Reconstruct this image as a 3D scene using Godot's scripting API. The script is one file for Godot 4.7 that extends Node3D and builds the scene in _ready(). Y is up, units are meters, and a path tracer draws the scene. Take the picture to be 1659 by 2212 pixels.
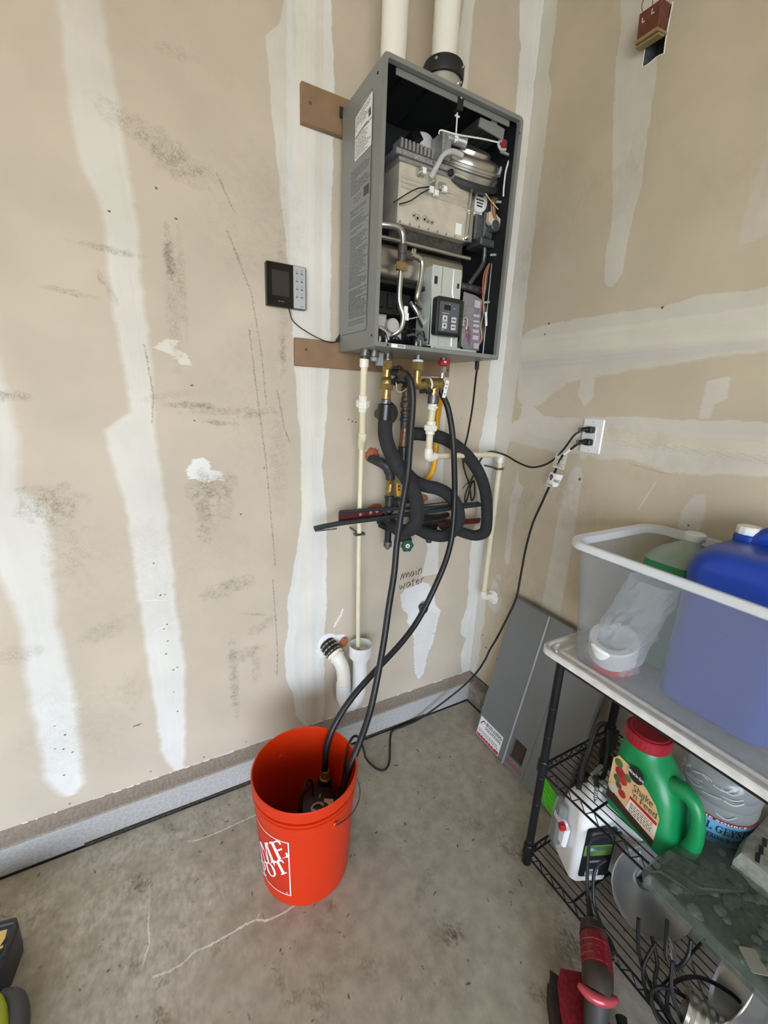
extends Node3D
# A garage corner: an opened water heater on unfinished drywall, a flushing bucket, a wire rack of odds and ends.
# The back wall is the plane z = 0 (x runs to negative), the side wall the plane x = 0, the floor y = 0.

var M := {}
var origin := {}
var taken := {}
var fonts := {}
var rng := RandomNumberGenerator.new()
const HX := -0.7526
const HY := 1.5754

class MB:
	var p := PackedVector3Array()
	var uv := PackedVector2Array()
	func tri(a: Vector3, b: Vector3, c: Vector3, ua := Vector2.ZERO, ub := Vector2.ZERO, uc := Vector2.ZERO) -> void:
		p.append(a); p.append(c); p.append(b)
		uv.append(ua); uv.append(uc); uv.append(ub)
	func quad(a: Vector3, b: Vector3, c: Vector3, d: Vector3) -> void:
		tri(a, b, c, Vector2(0, 1), Vector2(1, 1), Vector2(1, 0))
		tri(a, c, d, Vector2(0, 1), Vector2(1, 0), Vector2(0, 0))
	func cap(r: PackedVector3Array, flip := false) -> void:
		var n := r.size()
		var m := Vector3.ZERO
		for q in r: m += q
		m /= n
		for i in n:
			if flip: tri(m, r[(i + 1) % n], r[i])
			else: tri(m, r[i], r[(i + 1) % n])
	func loft(rings: Array, cap_a := true, cap_b := true, closed := true) -> void:
		var n: int = rings[0].size()
		for i in rings.size() - 1:
			var a: PackedVector3Array = rings[i]
			var b: PackedVector3Array = rings[i + 1]
			var v0 := float(i) / (rings.size() - 1)
			var v1 := float(i + 1) / (rings.size() - 1)
			for j in (n if closed else n - 1):
				var k := (j + 1) % n
				var u0 := float(j) / n
				var u1 := float(j + 1) / n
				tri(a[j], a[k], b[k], Vector2(u0, v0), Vector2(u1, v0), Vector2(u1, v1))
				tri(a[j], b[k], b[j], Vector2(u0, v0), Vector2(u1, v1), Vector2(u0, v1))
		if cap_a: cap(rings[0], true)
		if cap_b: cap(rings[-1])
	func mesh(off: Vector3, angle := 38.0) -> ArrayMesh:
		var n := p.size() / 3
		var fn := PackedVector3Array()
		var fu := PackedVector3Array()
		var at := {}
		var keys: Array[Vector3i] = []
		keys.resize(p.size())
		for i in n:
			var nn := (p[i * 3 + 2] - p[i * 3]).cross(p[i * 3 + 1] - p[i * 3])
			fn.append(nn); fu.append(nn.normalized())
			for j in 3:
				var k := Vector3i((p[i * 3 + j] * 40000.0).round())
				keys[i * 3 + j] = k
				if at.has(k): at[k].append(i)
				else: at[k] = [i]
		var lim := cos(deg_to_rad(angle))
		var nor := PackedVector3Array()
		nor.resize(p.size())
		for i in p.size():
			var f := i / 3
			var u := fu[f]
			var s := Vector3.ZERO
			for g in at[keys[i]]:
				if u.dot(fu[g]) > lim: s += fn[g]
			nor[i] = s.normalized() if s.length_squared() > 1e-24 else (u if u.length_squared() > 0.5 else Vector3.UP)
		var q := PackedVector3Array()
		q.resize(p.size())
		for i in p.size(): q[i] = p[i] - off
		var arr := []
		arr.resize(Mesh.ARRAY_MAX)
		arr[Mesh.ARRAY_VERTEX] = q
		arr[Mesh.ARRAY_NORMAL] = nor
		arr[Mesh.ARRAY_TEX_UV] = uv
		var m := ArrayMesh.new()
		m.add_surface_from_arrays(Mesh.PRIMITIVE_TRIANGLES, arr)
		return m

func V(x: float, y: float, z: float) -> Vector3:
	return Vector3(x, y, z)

func h(u: float, v: float, z: float) -> Vector3:
	return Vector3(HX + u, HY + v, z)

# ---- profiles and solids
func rrect(w: float, hh: float, r: float, n := 5) -> PackedVector2Array:
	var o := PackedVector2Array()
	r = minf(r, minf(w, hh) / 2.0 - 1e-5)
	if r <= 0.0: return PackedVector2Array([Vector2(w, -hh) / 2, Vector2(w, hh) / 2, Vector2(-w, hh) / 2, Vector2(-w, -hh) / 2])
	for c in 4:
		var m := Vector2((w / 2 - r) * [1, -1, -1, 1][c], (hh / 2 - r) * [1, 1, -1, -1][c])
		for i in n + 1:
			var a := PI / 2 * (c + float(i) / n)
			o.append(m + Vector2(cos(a), sin(a)) * r)
	return o

func ring2(r: float, n := 16) -> PackedVector2Array:
	var o := PackedVector2Array()
	for i in n: o.append(Vector2(cos(TAU * i / n), sin(TAU * i / n)) * r)
	return o

func inset(poly: PackedVector2Array, d: float) -> PackedVector2Array:
	var o := PackedVector2Array()
	var n := poly.size()
	for i in n:
		var a := (poly[i] - poly[(i + n - 1) % n]).normalized()
		var b := (poly[(i + 1) % n] - poly[i]).normalized()
		var na := Vector2(-a.y, a.x)
		var nb := Vector2(-b.y, b.x)
		var m := na + nb
		o.append(poly[i] + m * (d / maxf(0.5, 1.0 + na.dot(nb))))
	return o

func lay(poly: PackedVector2Array, xf: Transform3D, z := 0.0) -> PackedVector3Array:
	var o := PackedVector3Array()
	for q in poly: o.append(xf * Vector3(q.x, q.y, z))
	return o

# a plate: polygon (anticlockwise) in the xy plane of xf, thickness along +z
func prism(mb: MB, poly: PackedVector2Array, xf: Transform3D, depth: float, bev := 0.0) -> void:
	var inn := inset(poly, bev) if bev > 0 else poly
	var rings := []
	if bev > 0: rings = [lay(inn, xf, 0), lay(poly, xf, bev), lay(poly, xf, depth - bev), lay(inn, xf, depth)]
	else: rings = [lay(poly, xf, 0), lay(poly, xf, depth)]
	mb.loft(rings, false, false)
	var idx := Geometry2D.triangulate_polygon(inn)
	var lo := INF
	var hi := -INF
	var lo2 := Vector2(INF, INF)
	var hi2 := Vector2(-INF, -INF)
	for q in inn:
		lo2 = lo2.min(q); hi2 = hi2.max(q)
	var sz := (hi2 - lo2).max(Vector2(1e-6, 1e-6))
	for i in range(0, idx.size(), 3):
		var a := inn[idx[i]]
		var b := inn[idx[i + 1]]
		var c := inn[idx[i + 2]]
		if (b - a).cross(c - a) < 0:
			var t := b
			b = c; c = t
		var ua := Vector2((a.x - lo2.x) / sz.x, 1 - (a.y - lo2.y) / sz.y)
		var ub := Vector2((b.x - lo2.x) / sz.x, 1 - (b.y - lo2.y) / sz.y)
		var uc := Vector2((c.x - lo2.x) / sz.x, 1 - (c.y - lo2.y) / sz.y)
		mb.tri(xf * Vector3(a.x, a.y, depth), xf * Vector3(b.x, b.y, depth), xf * Vector3(c.x, c.y, depth), ua, ub, uc)
		mb.tri(xf * Vector3(a.x, a.y, 0), xf * Vector3(c.x, c.y, 0), xf * Vector3(b.x, b.y, 0), ua, uc, ub)

func frame(o: Vector3, x: Vector3, y: Vector3) -> Transform3D:
	x = x.normalized()
	var z := x.cross(y).normalized()
	return Transform3D(Basis(x, z.cross(x), z), o)

func facing(o: Vector3, d: Vector3, up := Vector3.UP) -> Transform3D:   # local z points along d
	d = d.normalized()
	if absf(d.dot(up)) > 0.95: up = Vector3.BACK if absf(d.z) < 0.9 else Vector3.RIGHT
	return frame(o, up.cross(d), d.cross(up.cross(d)))

func box(mb: MB, lo: Vector3, hi: Vector3, bev := 0.0) -> void:
	var s := hi - lo
	prism(mb, rrect(s.x, s.y, 0), Transform3D(Basis(), V((lo.x + hi.x) / 2, (lo.y + hi.y) / 2, lo.z)), s.z, minf(bev, minf(s.x, minf(s.y, s.z)) / 2.2))

func smooth_path(pts: Array, k := 5) -> PackedVector3Array:
	var o := PackedVector3Array()
	var n := pts.size()
	for i in n - 1:
		var a: Vector3 = pts[maxi(i - 1, 0)]
		var b: Vector3 = pts[i]
		var c: Vector3 = pts[i + 1]
		var d: Vector3 = pts[mini(i + 2, n - 1)]
		for j in k: o.append(b.cubic_interpolate(c, a, d, float(j) / k))
	o.append(pts[-1])
	return o

# a tube through points; r is one radius, or [start, ..., end] spread along it
func tube(mb: MB, pts: Array, r, k := 5, sides := 10, flat := 1.0) -> void:
	var path := smooth_path(pts, k) if k > 1 else PackedVector3Array(pts)
	var n := path.size()
	var d := (path[1] - path[0]).normalized()
	var nn := d.cross(Vector3.UP if absf(d.y) < 0.9 else Vector3.RIGHT).normalized()
	var rings := []
	for i in n:
		var e := (path[mini(i + 1, n - 1)] - path[maxi(i - 1, 0)]).normalized()
		if e.length_squared() < 0.5: e = d
		nn = (nn - e * nn.dot(e)).normalized()
		var b := e.cross(nn)
		d = e
		var rr := 0.0
		if r is Array:
			var t = float(i) / (n - 1) * (r.size() - 1)
			var f := int(minf(t, r.size() - 2))
			rr = lerpf(r[f], r[f + 1], t - f)
		else: rr = r
		var g := PackedVector3Array()
		for j in sides:
			var a := TAU * j / sides
			g.append(path[i] + nn * cos(a) * rr + b * sin(a) * rr * flat)
		rings.append(g)
	mb.loft(rings)

# profile of (radius, height) pairs turned about the axis from at along d
func lathe(mb: MB, prof: Array, at: Vector3, d := Vector3.UP, n := 24, caps := true) -> void:
	var xf := facing(at, d)
	var rings := []
	for q in prof: rings.append(lay(ring2(maxf(q[0], 1e-5), n), xf, q[1]))
	mb.loft(rings, caps, caps)

func cyl(mb: MB, a: Vector3, b: Vector3, r: float, n := 16, bev := 0.0) -> void:
	var l := (b - a).length()
	if bev > 0: lathe(mb, [[r - bev, 0], [r, bev], [r, l - bev], [r - bev, l]], a, b - a, n)
	else: lathe(mb, [[r, 0], [r, l]], a, b - a, n)

func hexnut(mb: MB, a: Vector3, b: Vector3, r: float) -> void:
	cyl(mb, a, b, r, 6, r * 0.12)

func poly(a: Array) -> PackedVector2Array:
	var o := PackedVector2Array()
	for i in range(0, a.size(), 2): o.append(Vector2(a[i], a[i + 1]))
	return o

# ---- naming
func numbered(called: String) -> String:
	var k: int = taken.get(called, 0)
	taken[called] = k + 1
	return called if k == 0 else "%s_%03d" % [called, k]

func tag(o: Node, label: String, category: String, group := "") -> void:
	o.set_meta("label", label)
	o.set_meta("category", category)
	if group: o.set_meta("group", group)

func thing(called: String, label: String, category: String, at: Vector3, group := "") -> Node3D:
	var o := Node3D.new()
	o.name = numbered(called)
	add_child(o)
	o.position = at
	origin[o] = at
	tag(o, label, category, group)
	return o

func part(called: String, mb: MB, m: Material, par: Node, label := "", angle := 38.0) -> MeshInstance3D:
	var o := MeshInstance3D.new()
	o.name = called
	o.mesh = mb.mesh(origin[par], angle)
	o.material_override = m
	par.add_child(o, true)
	origin[o] = origin[par]
	if label: o.set_meta("label", label)
	return o

# one part for every separate piece in mb
func each(called: String, mb: MB, m: Material, par: Node, label := "") -> void:
	var root := {}
	var n := mb.p.size()
	var up := PackedInt32Array()
	up.resize(n / 3)
	for i in n / 3: up[i] = i
	for i in n:
		var k := Vector3i((mb.p[i] * 40000.0).round())
		if root.has(k):
			var a := i / 3
			while up[a] != a: a = up[a]
			var b: int = root[k]
			while up[b] != b: b = up[b]
			up[a] = b
		else: root[k] = i / 3
	var sets := {}
	for i in n / 3:
		var a := i
		while up[a] != a: a = up[a]
		up[i] = a
		if not sets.has(a): sets[a] = MB.new()
		var q: MB = sets[a]
		for j in 3:
			q.p.append(mb.p[i * 3 + j]); q.uv.append(mb.uv[i * 3 + j])
	for a in sets: part(called, sets[a], m, par, label)

func solo(called: String, mb: MB, m: Material, label: String, category: String, group := "", angle := 38.0) -> MeshInstance3D:
	var lo := Vector3(INF, INF, INF)
	var hi := -lo
	for q in mb.p:
		lo = lo.min(q); hi = hi.max(q)
	var at := V((lo.x + hi.x) / 2, lo.y, (lo.z + hi.z) / 2)
	var o := MeshInstance3D.new()
	o.name = numbered(called)
	o.mesh = mb.mesh(at, angle)
	o.material_override = m
	add_child(o)
	o.position = at
	origin[o] = at
	tag(o, label, category, group)
	return o

func struct(called: String, mb: MB, m: Material, label := "") -> MeshInstance3D:
	var o := MeshInstance3D.new()
	o.name = called
	o.mesh = mb.mesh(Vector3.ZERO)
	o.material_override = m
	add_child(o)
	origin[o] = Vector3.ZERO
	o.set_meta("kind", "structure")
	if label: o.set_meta("label", label)
	return o

func mat(c: Color, rough := 0.6, metal := 0.0) -> StandardMaterial3D:
	var m := StandardMaterial3D.new()
	m.albedo_color = c
	m.roughness = rough
	m.metallic = metal
	return m

func rgb8(r: int, g: int, b: int, a := 255) -> Color:
	return Color8(r, g, b, a)

func clear(c: Color, rough: float) -> StandardMaterial3D:
	var m := mat(c, rough)
	m.transparency = BaseMaterial3D.TRANSPARENCY_ALPHA
	return m

func mottled(m: StandardMaterial3D, lo: float, scale: float, freq := 0.02, bump := 0.0, seed_ := 1) -> StandardMaterial3D:
	var n := FastNoiseLite.new()
	n.seed = seed_
	n.frequency = freq
	n.fractal_octaves = 4
	var t := NoiseTexture2D.new()
	t.noise = n
	t.seamless = true
	t.width = 256; t.height = 256
	var g := Gradient.new()
	g.set_color(0, Color(lo, lo, lo)); g.set_color(1, Color.WHITE)
	t.color_ramp = g
	m.detail_enabled = true
	m.detail_albedo = t
	m.detail_blend_mode = BaseMaterial3D.BLEND_MODE_MUL
	m.detail_uv_layer = BaseMaterial3D.DETAIL_UV_2
	m.uv2_triplanar = true
	m.uv2_world_triplanar = true
	m.uv2_scale = Vector3.ONE * scale
	if bump > 0.0:
		m.heightmap_enabled = true
		m.heightmap_texture = t
		m.heightmap_scale = bump
		m.uv1_triplanar = true
		m.uv1_world_triplanar = true
		m.uv1_scale = Vector3.ONE * scale
	return m

# ---- lettering: flat print laid on a surface by f(u, v) -> point
func lettering(s: String, m: Material, par: Node, f: Callable, called := "lettering", font := "Droid Sans", bold := true) -> void:
	var key := font + str(bold)
	if not fonts.has(key):
		var sf := SystemFont.new()
		sf.font_names = PackedStringArray([font])
		sf.font_weight = 700 if bold else 400
		fonts[key] = sf
	var t := TextMesh.new()
	t.text = s
	t.font = fonts[key]
	t.font_size = 48
	t.pixel_size = 0.01
	t.depth = 0.0
	t.curve_step = 2.0
	var a := t.get_mesh_arrays()
	var vs: PackedVector3Array = a[Mesh.ARRAY_VERTEX]
	var id: PackedInt32Array = a[Mesh.ARRAY_INDEX]
	if vs.is_empty(): return
	var lo := vs[0]
	var hi := vs[0]
	for q in vs:
		lo = lo.min(q); hi = hi.max(q)
	var sz := hi - lo
	var mb := MB.new()
	for i in range(0, id.size(), 3):
		var w: Array[Vector3] = []
		for j in 3:
			var q := (vs[id[i + j]] - lo) / Vector3(sz.x, sz.y, 1)
			w.append(f.call(q.x, q.y))
		mb.tri(w[0], w[2], w[1])
	part(called, mb, m, par)

func on(o: Vector3, x: Vector3, y: Vector3) -> Callable:   # a flat place: corner, width vector, height vector
	return func(u, v): return o + x * u + y * v

# ---- pictures for surfaces
class Canvas:
	var im: Image
	var s: float
	var x0: float
	var y1: float
	var nz := FastNoiseLite.new()
	func setup(xlo: float, xhi: float, ylo: float, yhi: float, scale: float, c: Color) -> void:
		s = scale; x0 = xlo; y1 = yhi
		im = Image.create(int((xhi - xlo) * s), int((yhi - ylo) * s), false, Image.FORMAT_RGB8)
		im.fill(c)
		nz.seed = 7
		nz.frequency = 1.0
	func mixpx(x: int, y: int, c: Color, a: float) -> void:
		if x >= 0 and y >= 0 and x < im.get_width() and y < im.get_height():
			im.set_pixel(x, y, im.get_pixel(x, y).lerp(c, a))
	# a band between two edges, each a list of [t, position] in metres; down: t is the height, else t runs across
	func band(ea: Array, eb: Array, ca: Color, down := true, jit := 0.004, feather := 0.004, stripes := 0.02, seed_ := 0, cb = null) -> void:   # cb: the colour at the far end
		var lo := minf(ea[0][0], ea[-1][0])
		var hi := maxf(ea[0][0], ea[-1][0])
		var fp := maxi(1, int(feather * s))
		var i := int(lo * s)
		while i < hi * s:
			var t := i / s
			var c := ca if cb == null else ca.lerp(cb, clampf((t - lo) / (hi - lo), 0, 1))
			var a := at(ea, t) + jit * (1.4 * nz.get_noise_2d(t * 14.0, seed_ * 9.1) + 0.35 * nz.get_noise_2d(t * 120.0, seed_ * 9.1 + 3.0))
			var b := at(eb, t) + jit * (1.4 * nz.get_noise_2d(t * 15.0, seed_ * 7.7 + 5.0) + 0.35 * nz.get_noise_2d(t * 120.0, seed_ * 7.7 + 8.0))
			if b > a:
				var k := 9
				for j in k:
					var v := nz.get_noise_3d(j * 3.3, t * 1.6, seed_ * 5.0) * stripes
					var cc := Color(c.r + v, c.g + v, c.b + v)
					var u0 := lerpf(a, b, float(j) / k)
					var u1 := lerpf(a, b, float(j + 1) / k)
					row(i, u0, u1, cc, down)
				for j in fp:
					var al := 1.0 - float(j + 1) / (fp + 1)
					dot(i, a, -j - 1, c, al, down)
					dot(i, b, j, c, al, down)
			i += 1
	func at(e: Array, t: float) -> float:
		for i in e.size() - 1:
			var lo := minf(e[i][0], e[i + 1][0])
			var hi := maxf(e[i][0], e[i + 1][0])
			if t >= lo and t <= hi:
				return lerpf(e[i][1], e[i + 1][1], (t - e[i][0]) / (e[i + 1][0] - e[i][0]))
		return e[0][1] if absf(t - e[0][0]) < absf(t - e[-1][0]) else e[-1][1]
	func row(i: int, u0: float, u1: float, c: Color, down: bool) -> void:
		if down:
			var a := int((u0 - x0) * s)
			var b := int((u1 - x0) * s)
			im.fill_rect(Rect2i(a, int(y1 * s) - i, maxi(1, b - a), 1), c)
		else:
			var a := int((y1 - u1) * s)
			var b := int((y1 - u0) * s)
			im.fill_rect(Rect2i(i - int(x0 * s), a, 1, maxi(1, b - a)), c)
	func dot(i: int, u: float, k: int, c: Color, al: float, down: bool) -> void:
		if down: mixpx(int((u - x0) * s) + k, int(y1 * s) - i, c, al)
		else: mixpx(i - int(x0 * s), int((y1 - u) * s) - k, c, al)
	# an irregular patch: polygon in metres
	func blob(pts: PackedVector2Array, c: Color, jit := 0.003, seed_ := 0) -> void:
		var lo := INF
		var hi := -INF
		for q in pts:
			lo = minf(lo, q.y); hi = maxf(hi, q.y)
		var i := int(lo * s)
		while i <= hi * s:
			var t := (i + 0.5) / s
			var xs: Array[float] = []
			for j in pts.size():
				var a := pts[j]
				var b := pts[(j + 1) % pts.size()]
				if (a.y > t) != (b.y > t):
					xs.append(lerpf(a.x, b.x, (t - a.y) / (b.y - a.y)) + jit * (nz.get_noise_2d(t * 60.0, j + seed_ * 4.0) + 0.5 * nz.get_noise_2d(t * 200.0, j + seed_ * 4.0)))
			xs.sort()
			for j in range(0, xs.size() - 1, 2):
				var v := 0.015 * nz.get_noise_2d(t * 30.0, seed_ + 50.0)
				row(i, xs[j], xs[j + 1], Color(c.r + v, c.g + v, c.b + v), true)
				for k in 3:
					dot(i, xs[j], -k - 1, c, 0.7 - 0.22 * k, true)
					dot(i, xs[j + 1], k, c, 0.7 - 0.22 * k, true)
			i += 1
	# rubbed dirt, also the painted floor light: a soft patch of broken grain
	func smudge(x: float, y: float, w: float, hh: float, ang: float, c: Color, strength: float, grain := 230.0, low := 26.0) -> void:
		var r := maxf(w, hh) * 0.75
		var d := Vector2(cos(ang), sin(ang))
		for py in range(int((y1 - y - r) * s), int((y1 - y + r) * s)):
			for px in range(int((x - r - x0) * s), int((x + r - x0) * s)):
				var q := Vector2(px / s + x0 - x, y1 - py / s - y)
				var e := Vector2(q.dot(d) / (w * 0.72), q.dot(Vector2(-d.y, d.x)) / (hh * 0.72))
				var k := 1.0 - e.length_squared()
				if k > 0.0:
					var o := q + Vector2(x, y)
					k = clampf(k * 1.1 + 0.75 * nz.get_noise_2d(o.x * low, o.y * low + 20.0) - 0.25, 0, 1)
					if k > 0.02:
						var n := 0.5 + 0.9 * nz.get_noise_2d(o.x * grain, o.y * grain * 0.6) + 0.5 * nz.get_noise_2d(o.x * grain * 0.3, o.y * grain * 0.3 + 40.0)
						var a := k * strength * 0.75 * clampf(n, 0, 1)
						if a > 0.01: mixpx(px, py, c, minf(a, 0.9))
	func line(pts: Array, w: float, c: Color, al := 1.0, jit := 0.0015) -> void:
		for i in pts.size() - 1:
			var a: Vector2 = pts[i]
			var b: Vector2 = pts[i + 1]
			var n := maxi(2, int((b - a).length() * s))
			for j in n:
				var q := a.lerp(b, float(j) / n)
				q += Vector2(nz.get_noise_2d(q.x * 150.0, q.y * 150.0), nz.get_noise_2d(q.x * 150.0 + 60.0, q.y * 150.0)) * jit
				var ww := w * s * (1.0 + 0.7 * nz.get_noise_2d(q.x * 60.0, q.y * 60.0 + 9.0))
				var k := int(ceil(ww / 2))
				for dy in range(-k, k + 1):
					for dx in range(-k, k + 1):
						var f := clampf(ww / 2 + 0.5 - Vector2(dx, dy).length(), 0, 1) * al
						if f > 0.0: mixpx(int((q.x - x0) * s) + dx, int((y1 - q.y) * s) + dy, c, f)
	func texture() -> ImageTexture:
		return ImageTexture.create_from_image(im)

func _ready() -> void:
	rng.seed = 11
	var cam := Camera3D.new()
	cam.name = "camera"
	add_child(cam)
	cam.position = V(-1.3268, 1.44, 1.3939)
	cam.basis = Basis(Vector3.UP, -0.5139) * Basis(Vector3.RIGHT, -0.2642) * Basis(Vector3.BACK, 0.0444)
	cam.fov = rad_to_deg(2.0 * atan(1106.0 / 915.0))
	cam.near = 0.02
	cam.current = true
	var sky := ProceduralSkyMaterial.new()
	sky.sky_top_color = rgb8(186, 207, 236)
	sky.sky_horizon_color = rgb8(224, 232, 243)
	sky.ground_horizon_color = rgb8(190, 190, 188)
	sky.ground_bottom_color = rgb8(146, 146, 142)
	sky.sky_energy_multiplier = 1.0
	var env := Environment.new()
	env.background_mode = Environment.BG_SKY
	env.sky = Sky.new()
	env.sky.sky_material = sky
	env.background_energy_multiplier = 4.0
	env.tonemap_mode = Environment.TONE_MAPPER_LINEAR
	env.tonemap_exposure = 3.95
	env.sdfgi_enabled = true
	env.ssao_enabled = true
	env.ssil_enabled = true
	var we := WorldEnvironment.new()
	we.name = "surroundings"
	we.environment = env
	add_child(we)
	var sun := DirectionalLight3D.new()
	sun.name = "sun"
	sun.light_color = Color(1.0, 0.97, 0.92)
	sun.light_energy = 3.0
	sun.shadow_enabled = true
	sun.sky_mode = DirectionalLight3D.SKY_MODE_LIGHT_ONLY
	add_child(sun)
	sun.basis = Basis(Vector3.UP, 2.6) * Basis(Vector3.RIGHT, deg_to_rad(-58.0))
	materials()
	room()
	water_heater()
	boards_and_thermostat()
	vents()
	plumbing()
	hoses_and_cords()
	wall_fittings()
	bucket()
	cover_panel()
	rack()
	bin()
	middle_tier()
	lower_tier()
	floor_things()

func materials() -> void:
	M.black = mat(rgb8(22, 22, 23), 0.5)
	M.rubber = mottled(mat(rgb8(30, 31, 33), 0.62), 0.6, 9.0, 0.05)
	M.hose = mottled(mat(rgb8(33, 34, 35), 0.45), 0.55, 14.0, 0.05)
	M.foam = mottled(mat(rgb8(50, 50, 52), 0.85), 0.62, 10.0, 0.06, 0.3)
	M.brass = mottled(mat(rgb8(196, 166, 106), 0.34, 0.75), 0.65, 12.0, 0.03)
	M.bronze = mottled(mat(rgb8(126, 104, 84), 0.5, 0.6), 0.45, 12.0, 0.04)
	M.steel = mat(rgb8(196, 194, 188), 0.28, 0.95)
	M.dullsteel = mottled(mat(rgb8(150, 150, 148), 0.42, 0.85), 0.55, 10.0, 0.03)
	M.zinc = mat(rgb8(198, 203, 196), 0.45, 0.3)
	M.cast = mottled(mat(rgb8(176, 176, 174), 0.42, 0.5), 0.8, 8.0, 0.03)
	M.iron = mottled(mat(rgb8(72, 73, 75), 0.45, 0.4), 0.7, 10.0, 0.03)
	M.case = mat(rgb8(136, 137, 134), 0.4, 0.25)
	M.pvc = mat(rgb8(236, 232, 218), 0.4)
	M.cream = mottled(mat(rgb8(232, 222, 188), 0.4), 0.93, 3.0, 0.02)
	M.white = mat(rgb8(236, 236, 234), 0.4)
	M.paper = mat(rgb8(238, 238, 234), 0.7)
	M.ink = mat(rgb8(26, 26, 28), 0.7)
	M.red = mat(rgb8(176, 30, 34), 0.4)
	M.hazel = mottled(mat(rgb8(148, 117, 86), 0.55), 0.88, 2.5, 0.02)
	M.putty = mottled(mat(rgb8(222, 132, 88), 0.8), 0.6, 16.0, 0.05, 0.6)
	M.plate = mottled(mat(rgb8(214, 206, 188), 0.42, 0.25), 0.9, 4.0, 0.02)
	M.bolt = mat(rgb8(205, 203, 196), 0.25, 0.95)
	M.wire = mat(rgb8(26, 26, 28), 0.4, 0.3)
	M.yellow = mat(rgb8(236, 168, 24), 0.45)
	M.clearish = clear(rgb8(235, 240, 240, 50), 0.1)
	M.matte_black = mat(rgb8(26, 29, 31), 0.7)  # near black; on the case interior it stands in for deep shade
	M.plaster = mat(rgb8(232, 231, 228), 0.85)

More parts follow.
